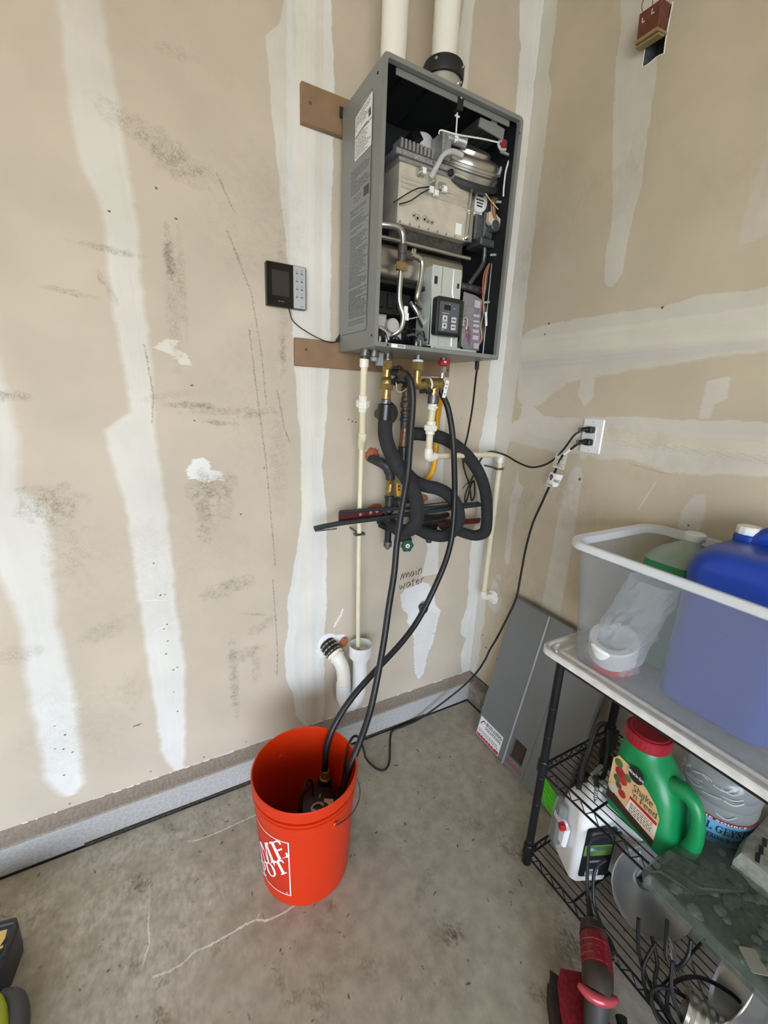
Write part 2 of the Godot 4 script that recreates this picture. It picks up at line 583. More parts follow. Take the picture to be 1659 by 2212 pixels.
func left_wall_picture() -> Canvas:
	var c := Canvas.new()
	c.setup(-2.0, 0.0, 0.0, 2.8, 730.0, rgb8(203, 189, 168))
	var jc := rgb8(226, 222, 211)
	c.band([[2.8, -1.45], [2.25, -1.405], [2.0, -1.408], [1.95, -1.40], [1.85, -1.365], [1.66, -1.37], [1.52, -1.36], [1.37, -1.355], [1.32, -1.42], [1.28, -1.415], [1.1, -1.39], [0.87, -1.387], [0.55, -1.38], [0.23, -1.371], [0.15, -1.35], [0.12, -1.33]], [[2.8, -1.36], [2.27, -1.332], [2.0, -1.315], [1.84, -1.306], [1.7, -1.308], [1.54, -1.302], [1.33, -1.31], [1.1, -1.3], [0.86, -1.299], [0.52, -1.291], [0.2, -1.312], [0.12, -1.325]], rgb8(230, 227, 219), true, 0.005, 0.014, 0.012, 1, rgb8(214, 205, 188))
	c.band([[1.6, -1.67], [1.0, -1.70], [0.78, -1.667], [0.59, -1.681], [0.26, -1.681], [0.2, -1.665], [0.17, -1.64]], [[1.6, -1.64], [1.3, -1.62], [1.17, -1.638], [1.11, -1.585], [0.77, -1.612], [0.57, -1.597], [0.28, -1.61], [0.2, -1.615], [0.17, -1.638]], rgb8(230, 228, 221), true, 0.005, 0.022, 0.012, 2, rgb8(218, 211, 198))
	# the wide taped joint behind the heater
	c.band([[2.8, -0.92], [2.44, -0.905], [2.38, -0.92], [2.34, -0.958], [2.12, -0.94], [1.9, -0.915], [1.8, -0.905], [1.7, -0.9]], [[2.8, -0.85], [2.44, -0.85], [1.7, -0.87]], rgb8(222, 215, 202), true, 0.003, 0.004, 0.02, 3)
	c.band([[2.8, -0.905], [2.44, -0.9], [2.1, -0.905], [1.65, -0.897], [1.37, -0.881], [1.25, -0.86], [1.18, -0.848], [1.0, -0.874], [0.88, -0.893], [0.7, -0.928], [0.6, -0.925], [0.51, -0.943], [0.37, -0.937], [0.3, -0.91], [0.2, -0.902], [0.14, -0.87], [0.12, -0.85]], [[2.8, -0.77], [2.48, -0.778], [2.3, -0.766], [1.93, -0.772], [1.55, -0.773], [1.37, -0.783], [1.19, -0.799], [1.04, -0.78], [0.9, -0.779], [0.67, -0.777], [0.47, -0.786], [0.32, -0.785], [0.16, -0.784], [0.12, -0.8]], rgb8(229, 226, 217), true, 0.003, 0.003, 0.035, 4)
	c.band([[2.8, -0.875], [0.14, -0.868]], [[2.8, -0.84], [0.14, -0.838]], rgb8(234, 229, 216), true, 0.002, 0.006, 0.02, 5)
	c.band([[2.8, -0.82], [1.3, -0.822]], [[2.8, -0.80], [1.3, -0.803]], rgb8(226, 219, 204), true, 0.002, 0.004, 0.02, 6)
	# studs to the right of it
	c.band([[2.8, -0.33], [2.65, -0.332], [2.53, -0.345], [1.6, -0.36], [0.95, -0.35], [0.82, -0.315], [0.7, -0.34]], [[2.8, -0.285], [2.6, -0.296], [1.6, -0.29], [0.95, -0.26], [0.82, -0.262], [0.7, -0.25]], rgb8(226, 222, 211), true, 0.003, 0.004, 0.02, 7)
	c.blob(poly([-0.44, 0.632, -0.42, 0.655, -0.38, 0.66, -0.335, 0.672, -0.30, 0.66, -0.265, 0.60, -0.255, 0.55, -0.22, 0.51, -0.235, 0.45, -0.25, 0.35, -0.275, 0.30, -0.29, 0.2, -0.313, 0.179, -0.335, 0.22, -0.35, 0.33, -0.354, 0.4, -0.372, 0.46, -0.395, 0.49, -0.395, 0.53, -0.43, 0.57]), rgb8(234, 233, 229), 0.006, 3)
	c.blob(poly([-0.34, 0.54, -0.31, 0.50, -0.28, 0.52, -0.24, 0.5, -0.25, 0.42, -0.27, 0.33, -0.30, 0.2, -0.32, 0.19, -0.34, 0.3, -0.35, 0.4]), rgb8(227, 224, 216), 0.003, 5)
	c.band([[2.8, -0.105], [2.68, -0.1], [2.62, -0.082], [2.43, -0.074], [1.58, -0.07], [1.4, -0.068], [1.3, -0.078], [1.26, -0.09], [1.05, -0.07], [0.97, -0.06], [0.8, -0.075], [0.66, -0.07], [0.5, -0.06], [0.42, -0.085], [0.36, -0.08], [0.32, -0.05], [0.25, -0.066], [0.18, -0.06], [0.12, -0.045]], [[2.8, 0.0], [0.12, 0.0]], rgb8(230, 228, 220), true, 0.006, 0.003, 0.025, 8)
	# dabs of compound
	c.blob(poly([-1.225, 1.215, -1.205, 1.235, -1.185, 1.24, -1.165, 1.225, -1.165, 1.2, -1.135, 1.195, -1.125, 1.165, -1.15, 1.17, -1.18, 1.16, -1.2, 1.175, -1.225, 1.175]), rgb8(238, 236, 230), 0.010, 9)
	c.blob(poly([-1.285, 1.545, -1.255, 1.57, -1.225, 1.57, -1.235, 1.545, -1.21, 1.535, -1.195, 1.505, -1.22, 1.505, -1.24, 1.53]), rgb8(228, 220, 204), 0.012, 12)
	c.blob(poly([-0.60, 1.24, -0.55, 1.25, -0.55, 1.19, -0.61, 1.2]), rgb8(214, 200, 178), 0.004, 13)
	c.blob(poly([-0.82, 0.47, -0.79, 0.5, -0.73, 0.515, -0.70, 0.51, -0.715, 0.46, -0.74, 0.43, -0.80, 0.43]), rgb8(240, 238, 234), 0.006, 14)
	c.line([Vector2(-0.745, 0.555), Vector2(-0.715, 0.60), Vector2(-0.708, 0.625)], 0.006, rgb8(238, 236, 230), 0.9, 0.004)
	# scuffs and grime
	var g := rgb8(112, 102, 88)
	for q in [[-1.235, 2.03, 0.24, 0.06, -0.35, 0.45], [-1.20, 1.99, 0.14, 0.055, -0.4, 0.5], [-1.18, 2.23, 0.1, 0.03, 0, 0.25], [-1.232, 1.78, 0.024, 0.13, 0, 1.0], [-1.205, 1.72, 0.02, 0.24, 0, 0.45], [-1.232, 1.66, 0.035, 0.3, 0, 0.4], [-1.37, 1.77, 0.16, 0.016, -0.05, 0.7],
		[-1.47, 1.66, 0.1, 0.014, -0.1, 0.6], [-1.395, 1.7, 0.015, 0.035, 0, 0.7], [-1.375, 1.67, 0.02, 0.05, 0.3, 0.5], [-1.21, 1.395, 0.13, 0.018, 0.0, 0.95], [-1.1, 1.38, 0.24, 0.02, 0.05, 0.5], [-1.13, 1.345, 0.1, 0.016, -0.1, 0.7], [-1.02, 1.37, 0.12, 0.016, 0.15, 0.5], [-1.63, 1.405, 0.1, 0.03, 0, 0.8], [-1.26, 1.42, 0.14, 0.02, 0.2, 0.3],
		[-1.165, 1.15, 0.13, 0.09, 0, 0.8], [-1.19, 1.06, 0.05, 0.16, 0, 0.7], [-1.13, 1.08, 0.06, 0.08, 0, 0.45], [-1.13, 0.80, 0.16, 0.05, 0.15, 0.65], [-1.57, 1.13, 0.13, 0.1, 0.1, 0.65], [-1.555, 1.0, 0.1, 0.2, 0, 0.25], [-1.5, 0.72, 0.12, 0.05, 0.2, 0.4], [-1.7, 0.7, 0.1, 0.05, 0, 0.4], [-1.02, 0.63, 0.11, 0.04, 0.5, 0.5], [-1.05, 0.68, 0.1, 0.008, -0.3, 0.6],
		[-1.13, 0.44, 0.03, 0.3, 0, 0.7], [-1.09, 0.53, 0.13, 0.05, 0.2, 0.6], [-1.05, 0.47, 0.03, 0.14, 0, 0.4], [-1.44, 0.5, 0.06, 0.12, 0, 0.3], [-0.93, 1.7, 0.03, 0.4, 0, 0.4], [-1.0, 1.9, 0.25, 0.3, 0, 0.18], [-0.95, 1.2, 0.05, 0.3, 0, 0.35], [-1.3, 0.9, 0.5, 0.3, 0, 0.12], [-1.6, 0.4, 0.25, 0.3, 0, 0.16], [-1.02, 1.4, 0.2, 0.4, 0, 0.15], [-0.93, 1.56, 0.015, 0.08, 0, 0.8]]:
		c.smudge(q[0], q[1], q[2], q[3], q[4], g, q[5])
	for a in [[-1.08, 1.87, -1.02, 1.72, -0.995, 1.55, -0.985, 1.4], [-1.03, 1.62, -1.01, 1.4, -0.99, 1.2, -0.97, 0.85], [-0.95, 1.45, -0.93, 1.33, -0.91, 1.28], [-1.31, 1.55, -1.30, 1.42, -1.31, 1.34], [-0.98, 0.8, -0.97, 0.5, -0.975, 0.4], [-1.10, 2.0, -1.06, 1.92]]:
		var l := []
		for i in range(0, a.size(), 2): l.append(Vector2(a[i], a[i + 1]))
		c.line(l, 0.004, g, 0.14, 0.004)
	for q in [[-1.345, 0.92], [-1.335, 0.81], [-1.322, 0.81], [-1.325, 0.705], [-1.335, 0.69], [-1.328, 0.645], [-1.336, 0.6], [-1.32, 0.535], [-1.308, 0.54], [-1.325, 0.45], [-1.32, 0.37], [-1.65, 0.44], [-1.63, 0.4], [-1.66, 0.36], [-1.64, 0.35], [-1.62, 0.33], [-1.65, 0.255], [-1.25, 1.93], [-1.21, 1.87], [-1.36, 1.855], [-1.2, 1.35], [-1.0, 1.2], [-1.2, 1.45], [-1.08, 1.05], [-0.7, 1.36], [-0.686, 1.353], [-0.672, 1.35], [-0.2, 1.37], [-0.25, 0.4], [-0.3, 2.05], [-1.42, 0.16], [-1.25, 0.145], [-1.65, 0.14], [-1.1, 0.15]]:
		c.line([Vector2(q[0], q[1]), Vector2(q[0] + 0.004, q[1] + 0.001)], 0.0032, rgb8(82, 72, 62), 0.8)
	c.line([Vector2(-1.32, 0.79), Vector2(-1.38, 0.80)], 0.002, rgb8(244, 243, 240), 0.9)
	c.line([Vector2(-1.36, 0.69), Vector2(-1.3, 0.71)], 0.002, rgb8(244, 243, 240), 0.9)
	c.line([Vector2(-1.45, 0.36), Vector2(-1.425, 0.362)], 0.004, rgb8(120, 110, 98), 0.9)
	c.smudge(-1.2, 2.5, 0.9, 0.5, 0, rgb8(180, 170, 150), 0.2, 40.0, 6.0)
	return c

func right_wall_picture() -> Canvas:
	var c := Canvas.new()
	c.setup(0.0, 1.6, 0.0, 2.8, 640.0, rgb8(204, 191, 166))
	var jc := rgb8(218, 211, 198)
	c.band([[2.8, 0.28], [2.5, 0.335], [2.44, 0.33], [2.2, 0.365], [2.05, 0.398], [1.96, 0.405], [1.9, 0.4], [1.82, 0.415], [1.81, 0.43]], [[2.8, 0.43], [2.3, 0.47], [2.05, 0.479], [1.98, 0.47], [1.92, 0.465], [1.84, 0.466], [1.81, 0.44]], jc, true, 0.004, 0.004, 0.015, 1)
	c.band([[2.8, 0.74], [2.03, 0.785], [1.9, 0.765], [1.845, 0.775]], [[2.8, 0.86], [1.86, 0.85], [1.845, 0.8]], rgb8(208, 198, 180), true, 0.004, 0.008, 0.012, 2)
	# the horizontal joint
	c.band([[0.0, 1.58], [0.08, 1.60], [0.1, 1.46], [0.14, 1.43], [0.21, 1.432], [0.27, 1.48], [0.33, 1.52], [0.46, 1.54], [0.56, 1.553], [0.71, 1.572], [0.9, 1.59], [1.6, 1.6]], [[0.0, 1.68], [0.087, 1.69], [0.13, 1.715], [0.2, 1.723], [0.41, 1.729], [0.6, 1.722], [0.7, 1.735], [0.9, 1.728], [1.6, 1.73]], jc, false, 0.005, 0.004, 0.02, 3)
	c.band([[0.0, 1.625], [0.9, 1.618], [1.6, 1.62]], [[0.0, 1.68], [0.9, 1.69], [1.6, 1.69]], rgb8(226, 219, 204), false, 0.003, 0.006, 0.015, 4)
	c.band([[0.1, 1.56], [0.9, 1.595]], [[0.1, 1.6], [0.9, 1.61]], rgb8(212, 206, 196), false, 0.003, 0.004, 0.03, 5)
	# the one through the outlet
	c.band([[0.0, 1.27], [0.1, 1.287], [0.2, 1.28], [0.31, 1.272], [0.45, 1.28], [0.5, 1.27], [0.6, 1.285], [0.73, 1.262], [0.95, 1.293], [1.6, 1.29]], [[0.0, 1.36], [0.09, 1.36], [0.12, 1.424], [0.17, 1.433], [0.25, 1.398], [0.4, 1.397], [0.51, 1.412], [0.74, 1.415], [0.95, 1.42], [1.6, 1.42]], jc, false, 0.005, 0.004, 0.02, 6)
	c.band([[0.5, 1.338], [1.6, 1.34]], [[0.5, 1.37], [1.6, 1.375]], rgb8(222, 212, 194), false, 0.003, 0.004, 0.02, 7)
	for i in 26:
		var z := 0.5 + i * 0.022
		c.line([Vector2(z, 1.338 + 0.003 * (i % 3)), Vector2(z + 0.07, 1.322)], 0.0022, rgb8(196, 186, 170), 0.4, 0.004)
	for b in [[0.384, 1.536, 0.431, 1.535, 0.437, 1.472, 0.412, 1.442, 0.381, 1.477], [0.772, 1.52, 0.82, 1.532, 0.823, 1.475, 0.798, 1.461, 0.797, 1.424, 0.772, 1.422], [0.435, 1.235, 0.447, 1.2, 0.452, 1.02, 0.45, 0.5, 0.448, 0.15, 0.37, 0.15, 0.367, 0.69, 0.377, 1.03, 0.397, 1.19, 0.415, 1.235],
		[0.805, 1.215, 0.826, 1.222, 0.838, 1.19, 0.836, 1.1, 0.84, 0.8, 0.78, 0.8, 0.783, 1.1, 0.787, 1.17], [0.15, 1.17, 0.158, 1.13, 0.19, 1.11, 0.175, 1.05, 0.16, 0.93, 0.168, 0.77, 0.15, 0.755, 0.14, 0.79, 0.135, 0.95, 0.128, 1.06, 0.145, 1.1], [0.095, 0.665, 0.125, 0.65, 0.13, 0.61, 0.152, 0.585, 0.145, 0.53, 0.12, 0.505, 0.095, 0.515, 0.07, 0.535, 0.075, 0.6], [0.10, 0.69, 0.125, 0.7, 0.13, 0.675, 0.108, 0.665], [0.425, 1.283, 0.45, 1.285, 0.45, 1.265, 0.43, 1.262]]:
		var seed_ := int(b[0] * 100)
		c.blob(poly(b), rgb8(217, 209, 196), 0.004, seed_)
	c.band([[2.8, 0.0], [0.12, 0.0]], [[2.8, 0.064], [2.68, 0.066], [2.55, 0.062], [2.48, 0.083], [2.2, 0.08], [1.74, 0.082], [1.3, 0.084], [1.15, 0.063], [0.98, 0.061], [0.76, 0.052], [0.6, 0.05], [0.42, 0.06], [0.35, 0.045], [0.29, 0.055], [0.2, 0.05], [0.14, 0.035], [0.12, 0.03]], rgb8(220, 214, 202), true, 0.004, 0.003, 0.015, 8)
	c.blob(poly([0.1, 1.42, 0.125, 1.425, 0.128, 1.40, 0.115, 1.375, 0.09, 1.37]), rgb8(200, 186, 158), 0.002, 9)
	c.line([Vector2(0.695, 1.23), Vector2(0.675, 1.175), Vector2(0.659, 1.132)], 0.004, rgb8(222, 212, 190), 0.8, 0.001)
	for q in [[0.208, 1.725], [0.61, 1.722], [0.195, 1.69], [0.438, 1.19], [0.806, 1.125], [0.09, 0.31], [0.06, 0.36]]:
		c.line([Vector2(q[0], q[1]), Vector2(q[0] + 0.004, q[1] + 0.002)], 0.007, rgb8(84, 72, 60), 0.8)
	c.line([Vector2(0.6, 1.272), Vector2(0.68, 1.262), Vector2(0.73, 1.259)], 0.0015, rgb8(150, 128, 104), 0.6)
	c.smudge(0.5, 2.45, 0.2, 0.2, 0.6, rgb8(206, 198, 182), 0.5, 60.0, 10.0)
	for i in 26:
		var x := rng.randf_range(0.05, 1.0)
		c.smudge(x, rng.randf_range(0.2, 2.7), rng.randf_range(0.1, 0.4), rng.randf_range(0.03, 0.2), rng.randf_range(-0.6, 0.6), rgb8(180, 165, 140), 0.3, 40.0, 8.0)
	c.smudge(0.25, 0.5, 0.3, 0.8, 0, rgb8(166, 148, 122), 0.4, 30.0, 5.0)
	return c

func floor_picture() -> Canvas:
	var c := Canvas.new()
	c.setup(-2.0, 0.0, -1.45, 0.0, 700.0, rgb8(182, 173, 156))   # the picture's height runs along -z
	for i in 240:
		var w := rng.randf_range(0.05, 0.32)
		c.smudge(rng.randf_range(-1.95, -0.1), -rng.randf_range(0.06, 1.3), w, w * rng.randf_range(0.2, 0.7), rng.randf_range(0, 3.1), [rgb8(146, 134, 114), rgb8(190, 182, 166), rgb8(154, 143, 122)][i % 3], 0.4, rng.randf_range(40, 160), rng.randf_range(8, 24))
	for i in 420:
		var q := Vector2(rng.randf_range(-1.95, -0.05), -rng.randf_range(0.06, 1.35))
		var a := rng.randf_range(0, TAU)
		c.line([q, q + Vector2(cos(a), sin(a)) * rng.randf_range(0.001, 0.014)], rng.randf_range(0.001, 0.0045), rgb8(92, 78, 62), rng.randf_range(0.25, 0.8), 0.002)
	for q in [[-1.6, 0.22, 0.5, 0.3], [-1.4, 0.35, 0.6, 0.3], [-1.5, 0.6, 0.5, 0.4], [-1.55, 0.12, 0.5, 0.14], [-1.25, 0.12, 0.5, 0.12]]: c.smudge(q[0], -q[1], q[2], q[3], 0.2, rgb8(218, 210, 196), 0.9, 60.0, 6.0)   # painted light: floor colour lifted where daylight falls stronger near the wall
	var dk := rgb8(84, 70, 54)
	for q in STAINS: c.smudge(q[0], -q[1], q[2], q[3], q[4], dk, q[5] * 0.8, 110.0, 45.0)
	for l in CRACKS:
		var pts := []
		for i in range(1, l.size(), 2): pts.append(Vector2(l[i], -l[i + 1]))
		c.line(pts, l[0], rgb8(240, 234, 222), 0.9, 0.0022)
	return c

func plain_drywall(c: Color) -> StandardMaterial3D:
	return mottled(mat(c, 0.9), 0.93, 1.2, 0.02)

func pictured(c: Canvas, rough: float, lo: float, seed_: int, freq := 0.012) -> StandardMaterial3D:
	var m := mottled(mat(Color.WHITE, rough), lo, 0.9, freq, 0.0, seed_)
	m.albedo_texture = c.texture()
	return m

func room() -> void:
	# drywall on the back wall; its lower edge stops above the concrete stem wall
	var mb := MB.new()
	mb.quad(V(-2, 0, 0), V(0, 0, 0), V(0, 2.8, 0), V(-2, 2.8, 0))
	for i in mb.p.size():   # ragged lower edge of the board
		if mb.p[i].y < 0.01: mb.p[i].y = 0.125
		mb.uv[i] = Vector2((mb.p[i].x + 2.0) / 2.0, (2.8 - mb.p[i].y) / 2.8)
	var wl := struct("wall_left", mb, pictured(left_wall_picture(), 0.88, 0.93, 3))
	var b2 := MB.new()
	box(b2, V(-5.3, 0.125, -0.16), V(0.16, 3.0, -0.0006))
	part("backing", b2, plain_drywall(rgb8(203, 189, 168)), wl)
	var b3 := MB.new()
	for i in 70:   # torn bits of paper and gypsum along the cut edge
		var x := -1.1 + 0.32 * rng.randfn() if i % 3 else rng.randf_range(-1.8, -0.05)
		if x > -0.03 or x < -1.85: continue
		var w := rng.randf_range(0.002, 0.014)
		var hh := rng.randf_range(0.001, 0.010)
		prism(b3, PackedVector2Array([Vector2(-w, 0.004), Vector2(-w * rng.randf(), -hh), Vector2(w * rng.randf(), -hh * rng.randf()), Vector2(w, 0.004)]), frame(V(x, 0.124, -0.001), V(1, rng.randf_range(-0.2, 0.2), 0), Vector3.UP), 0.0025)
	part("torn_edge", b3, M.plaster, wl).set_meta("kind", "stuff")
	handwriting(wl)
	mb = MB.new()
	for q in [[0.12, 2.375, 0.0, 1.6], [2.485, 2.8, 0.0, 1.6], [2.375, 2.485, 0.0, 0.42], [2.375, 2.485, 0.48, 1.6]]: mb.quad(V(0, q[0], q[2]), V(0, q[0], q[3]), V(0, q[1], q[3]), V(0, q[1], q[2]))
	for i in mb.p.size(): mb.uv[i] = Vector2(mb.p[i].z / 1.6, (2.8 - mb.p[i].y) / 2.8)
	var wr := struct("wall_right", mb, pictured(right_wall_picture(), 0.88, 0.93, 5))
	b2 = MB.new()
	# backing with the hole for the metal box: y 2.375..2.485, z 0.42..0.48
	box(b2, V(0.0006, 0.12, -0.16), V(0.16, 2.375, 4.7))
	box(b2, V(0.0006, 2.485, -0.16), V(0.16, 3.0, 4.7))
	box(b2, V(0.0006, 2.375, -0.16), V(0.16, 2.485, 0.42))
	box(b2, V(0.0006, 2.375, 0.48), V(0.16, 2.485, 4.7))
	part("backing", b2, plain_drywall(rgb8(204, 191, 166)), wr)
	# stem walls
	var conc := mottled(mat(rgb8(186, 183, 177), 0.9), 0.86, 5.0, 0.06, 0.4, 8)
	mb = MB.new()
	box(mb, V(-5.3, -0.1, -0.16), V(0.0, 0.106, 0.046), 0.005)
	var bl := struct("baseboard_left", mb, conc, "bare concrete stem wall under the drywall")
	mb = MB.new()
	var led := MB.new()
	var prof := [Vector3(0, 0.1, 0.0465), Vector3(0, 0.1085, 0.0462), Vector3(0, 0.111, 0.036), Vector3(0, 0.113, 0.030), Vector3(0, 0.118, 0.012), Vector3(0, 0.127, -0.003)]
	for i in 60:
		for j in prof.size() - 1:
			var xa := -5.3 + 5.3 * i / 60.0
			var xb := -5.3 + 5.3 * (i + 1) / 60.0
			led.quad(V(xa, prof[j].y, prof[j].z), V(xb, prof[j].y, prof[j].z), V(xb, prof[j + 1].y, prof[j + 1].z), V(xa, prof[j + 1].y, prof[j + 1].z))
	part("ledge", led, mottled(mat(rgb8(166, 152, 138), 0.95), 0.78, 6.0, 0.05, 0.4, 4), bl, "dirty ledge on top of the concrete")
	var jt := MB.new()
	box(jt, V(-5.2, -0.02, 0.046), V(-0.04, 0.0035, 0.053))
	part("joint_strip", jt, mottled(mat(rgb8(44, 40, 34), 0.95), 0.5, 6.0), bl, "dark joint filler between stem wall and slab")
	var tr := MB.new()
	for q in [[-1.62, -1.34, 0.006], [-1.5, -1.2, 0.004], [-1.2, -1.02, 0.006], [-0.74, -0.69, 0.007], [-0.62, -0.3, 0.003]]:
		box(tr, V(q[0], 0, 0.046), V(q[1], 0.012, 0.046 + q[2]), 0.001)
	part("joint_filler", tr, mottled(mat(rgb8(86, 78, 66), 0.95), 0.5, 9.0, 0.04), bl, "crumbling strips of joint filler")
	mb = MB.new()
	box(mb, V(-0.0400, -0.1, 0.046), V(0.16, 0.105, 4.7), 0.005)
	var br := struct("baseboard_right", mb, mottled(mat(rgb8(164, 152, 138), 0.92), 0.7, 3.0, 0.03, 0.5, 9), "bare concrete stem wall under the side wall")
	var jr := MB.new()
	box(jr, V(-0.047, -0.02, 0.053), V(-0.040, 0.003, 4.6))
	part("joint_strip", jr, mottled(mat(rgb8(44, 40, 34), 0.95), 0.5, 6.0), br)
	var sl := MB.new()
	box(sl, V(0.0, 0.1, -0.1), V(0.1, 0.125, 4.7))
	part("ledge", sl, mottled(mat(rgb8(150, 134, 116), 0.95), 0.7, 4.0), br)
	# floor
	mb = MB.new()
	mb.quad(V(-2, 0, 1.45), V(0, 0, 1.45), V(0, 0, 0), V(-2, 0, 0))
	for i in mb.p.size(): mb.uv[i] = Vector2((mb.p[i].x + 2.0) / 2.0, mb.p[i].z / 1.45)
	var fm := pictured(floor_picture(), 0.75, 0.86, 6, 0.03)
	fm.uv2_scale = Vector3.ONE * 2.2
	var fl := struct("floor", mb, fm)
	b2 = MB.new()
	box(b2, V(-5.3, -0.2, -0.16), V(0.16, -0.0008, 4.7))
	part("slab", b2, mottled(mat(rgb8(168, 159, 141), 0.8), 0.8, 1.5, 0.03), fl)
	# the rest of the garage: open door behind, drive outside
	var white := plain_drywall(rgb8(208, 198, 178))
	mb = MB.new()
	box(mb, V(-5.3, 2.95, -0.16), V(0.16, 3.1, 4.7))
	struct("ceiling", mb, white)
	mb = MB.new()
	box(mb, V(-5.46, -0.1, -0.16), V(-5.3, 3.1, 4.7))
	struct("wall_far", mb, white)
	mb = MB.new()
	box(mb, V(-5.3, 2.35, 4.6), V(0.0, 2.95, 4.76))
	box(mb, V(-5.3, 0, 4.6), V(-5.15, 2.35, 4.76))
	box(mb, V(-1.3, 0, 4.6), V(0.0, 2.35, 4.76))
	struct("wall_front", mb, white)
	mb = MB.new()
	box(mb, V(-16, -0.3, 4.7), V(11, -0.02, 26))
	struct("trim_1", mb, mottled(mat(rgb8(196, 190, 180), 0.9), 0.85, 0.4), "pale concrete drive outside the open garage door")

func handwriting(par: Node) -> void:
	# marker strokes, each a list of points in letter widths
	var mb := MB.new()
	var words_ := [[-0.447, 0.702, 0.107, 0.030, [[0.0, 0, 0.06, 0.75, 0.1, 0.85, 0.12, 0.1], [0.12, 0.1, 0.2, 0.8, 0.25, 0.75, 0.26, 0.05], [0.26, 0.1, 0.34, 0.8, 0.38, 0.7, 0.4, 0.0], [0.6, 0.7, 0.5, 0.65, 0.46, 0.25, 0.52, 0.05, 0.6, 0.4, 0.6, 0.7, 0.62, 0.1], [0.72, 0.75, 0.73, 0.05], [0.73, 1.1, 0.735, 1.13], [0.82, 0.0, 0.84, 0.8], [0.84, 0.55, 0.92, 0.85, 0.96, 0.75, 0.98, 0.0]]],
		[-0.450, 0.658, 0.125, 0.028, [[0.0, 0.8, 0.04, 0.0, 0.1, 0.55, 0.16, 0.0, 0.22, 0.85], [0.42, 0.75, 0.32, 0.7, 0.28, 0.25, 0.34, 0.02, 0.42, 0.4, 0.42, 0.7, 0.45, 0.05], [0.54, 1.2, 0.53, 0.1, 0.58, 0.0], [0.47, 0.75, 0.63, 0.8], [0.67, 0.4, 0.78, 0.5, 0.76, 0.75, 0.69, 0.7, 0.67, 0.25, 0.72, 0.02, 0.8, 0.12], [0.87, 0.0, 0.88, 0.75], [0.88, 0.5, 0.93, 0.8, 1.0, 0.72]]]]
	for w in words_:
		for st in w[4]:
			var pts := []
			for i in range(0, st.size(), 2): pts.append(V(w[0] + st[i] * w[2], w[1] + st[i + 1] * w[3] + 0.012 * st[i], 0.0006))
			tube(mb, pts, 0.0027, 3, 6, 0.25)
	part("handwriting", mb, M.ink, par, "black marker words reading main water")

const STAINS := [[-1.377, 0.1, 0.03, 0.07, 0.6, 0.7], [-1.466, 0.252, 0.06, 0.07, 0.5, 0.9], [-1.494, 0.235, 0.03, 0.03, 0, 0.7], [-1.479, 0.455, 0.03, 0.05, 0, 0.7], [-1.414, 0.527, 0.03, 0.02, 0.3, 0.8], [-1.427, 0.587, 0.03, 0.05, 0.4, 0.8], [-1.155, 0.662, 0.02, 0.05, 0.2, 0.9], [-1.133, 0.706, 0.06, 0.025, 0, 0.8], [-1.07, 0.72, 0.07, 0.05, 0.8, 0.6], [-1.086, 0.758, 0.04, 0.06, 0, 0.5], [-1.283, 0.516, 0.04, 0.03, 0.3, 0.6], [-0.979, 0.566, 0.03, 0.04, 0.3, 0.7], [-0.945, 0.741, 0.06, 0.05, 0, 0.5],
	[-1.401, 0.608, 0.02, 0.05, 0, 0.6], [-1.022, 0.602, 0.03, 0.06, 0.5, 0.45], [-0.703, 0.783, 0.055, 0.045, 0, 1.3], [-0.71, 0.772, 0.1, 0.08, 0, 0.45], [-0.43, 0.962, 0.075, 0.06, 0.3, 0.9], [-0.42, 0.96, 0.1, 0.1, 0.2, 0.5], [-0.442, 0.562, 0.05, 0.09, 0.6, 0.5], [-0.377, 0.691, 0.06, 0.1, 0.4, 0.7], [-0.702, 0.641, 0.12, 0.04, 0.5, 0.3], [-0.58, 1.0, 0.04, 0.1, 0.5, 0.8], [-0.362, 0.839, 0.05, 0.04, 0.2, 0.6], [-0.6, 0.55, 0.3, 0.2, 0.5, 0.14], [-0.5, 0.4, 0.3, 0.2, 0.2, 0.12], [-0.3, 0.9, 0.3, 0.5, 0, 0.25]]
const CRACKS := [[0.0036, -1.326, 0.177, -1.315, 0.186, -1.262, 0.192, -1.199, 0.19, -1.113, 0.186, -1.0, 0.18], [0.0042, -1.435, 0.504, -1.4, 0.511, -1.368, 0.51, -1.339, 0.498, -1.301, 0.502, -1.251, 0.501, -1.209, 0.498, -1.177, 0.501, -1.153, 0.516, -1.11, 0.52, -1.06, 0.515], [0.002, -1.177, 0.501, -1.166, 0.49], [0.003, -1.442, 0.343, -1.445, 0.383, -1.442, 0.424, -1.454, 0.454, -1.458, 0.468], [0.0015, -1.44, 0.25, -1.442, 0.343], [0.002, -1.286, 0.391, -1.288, 0.407]]

func notice_picture() -> ImageTexture:
	var im := Image.create(256, 800, false, Image.FORMAT_RGB8)
	im.fill(rgb8(138, 141, 140))
	var ink := rgb8(58, 60, 62)
	var y := 6
	while y < 786:
		if y > 120 and y < 190:   # row of small approval marks
			if y < 128:
				im.fill_rect(Rect2i(178, 126, 66, 44), ink)
				for k in 3:
					for a in 60:
						var q := Vector2(60 + k * 36, 150) + Vector2(cos(a * 0.105), sin(a * 0.105)) * 13
						im.fill_rect(Rect2i(int(q.x), int(q.y), 3, 3), ink)
			y += 10
			continue
		var x := rng.randi_range(4, 14)
		var last := rng.randi_range(170, 250) if rng.randf() < 0.8 else rng.randi_range(60, 160)
		var thick := 5 if y > 560 and y < 700 else 4
		while x < last:
			var w := rng.randi_range(6, 26)
			im.fill_rect(Rect2i(x, y, w, thick), ink)
			x += w + rng.randi_range(4, 6)
		y += 9 if rng.randf() < 0.86 else 20
	return ImageTexture.create_from_image(im)

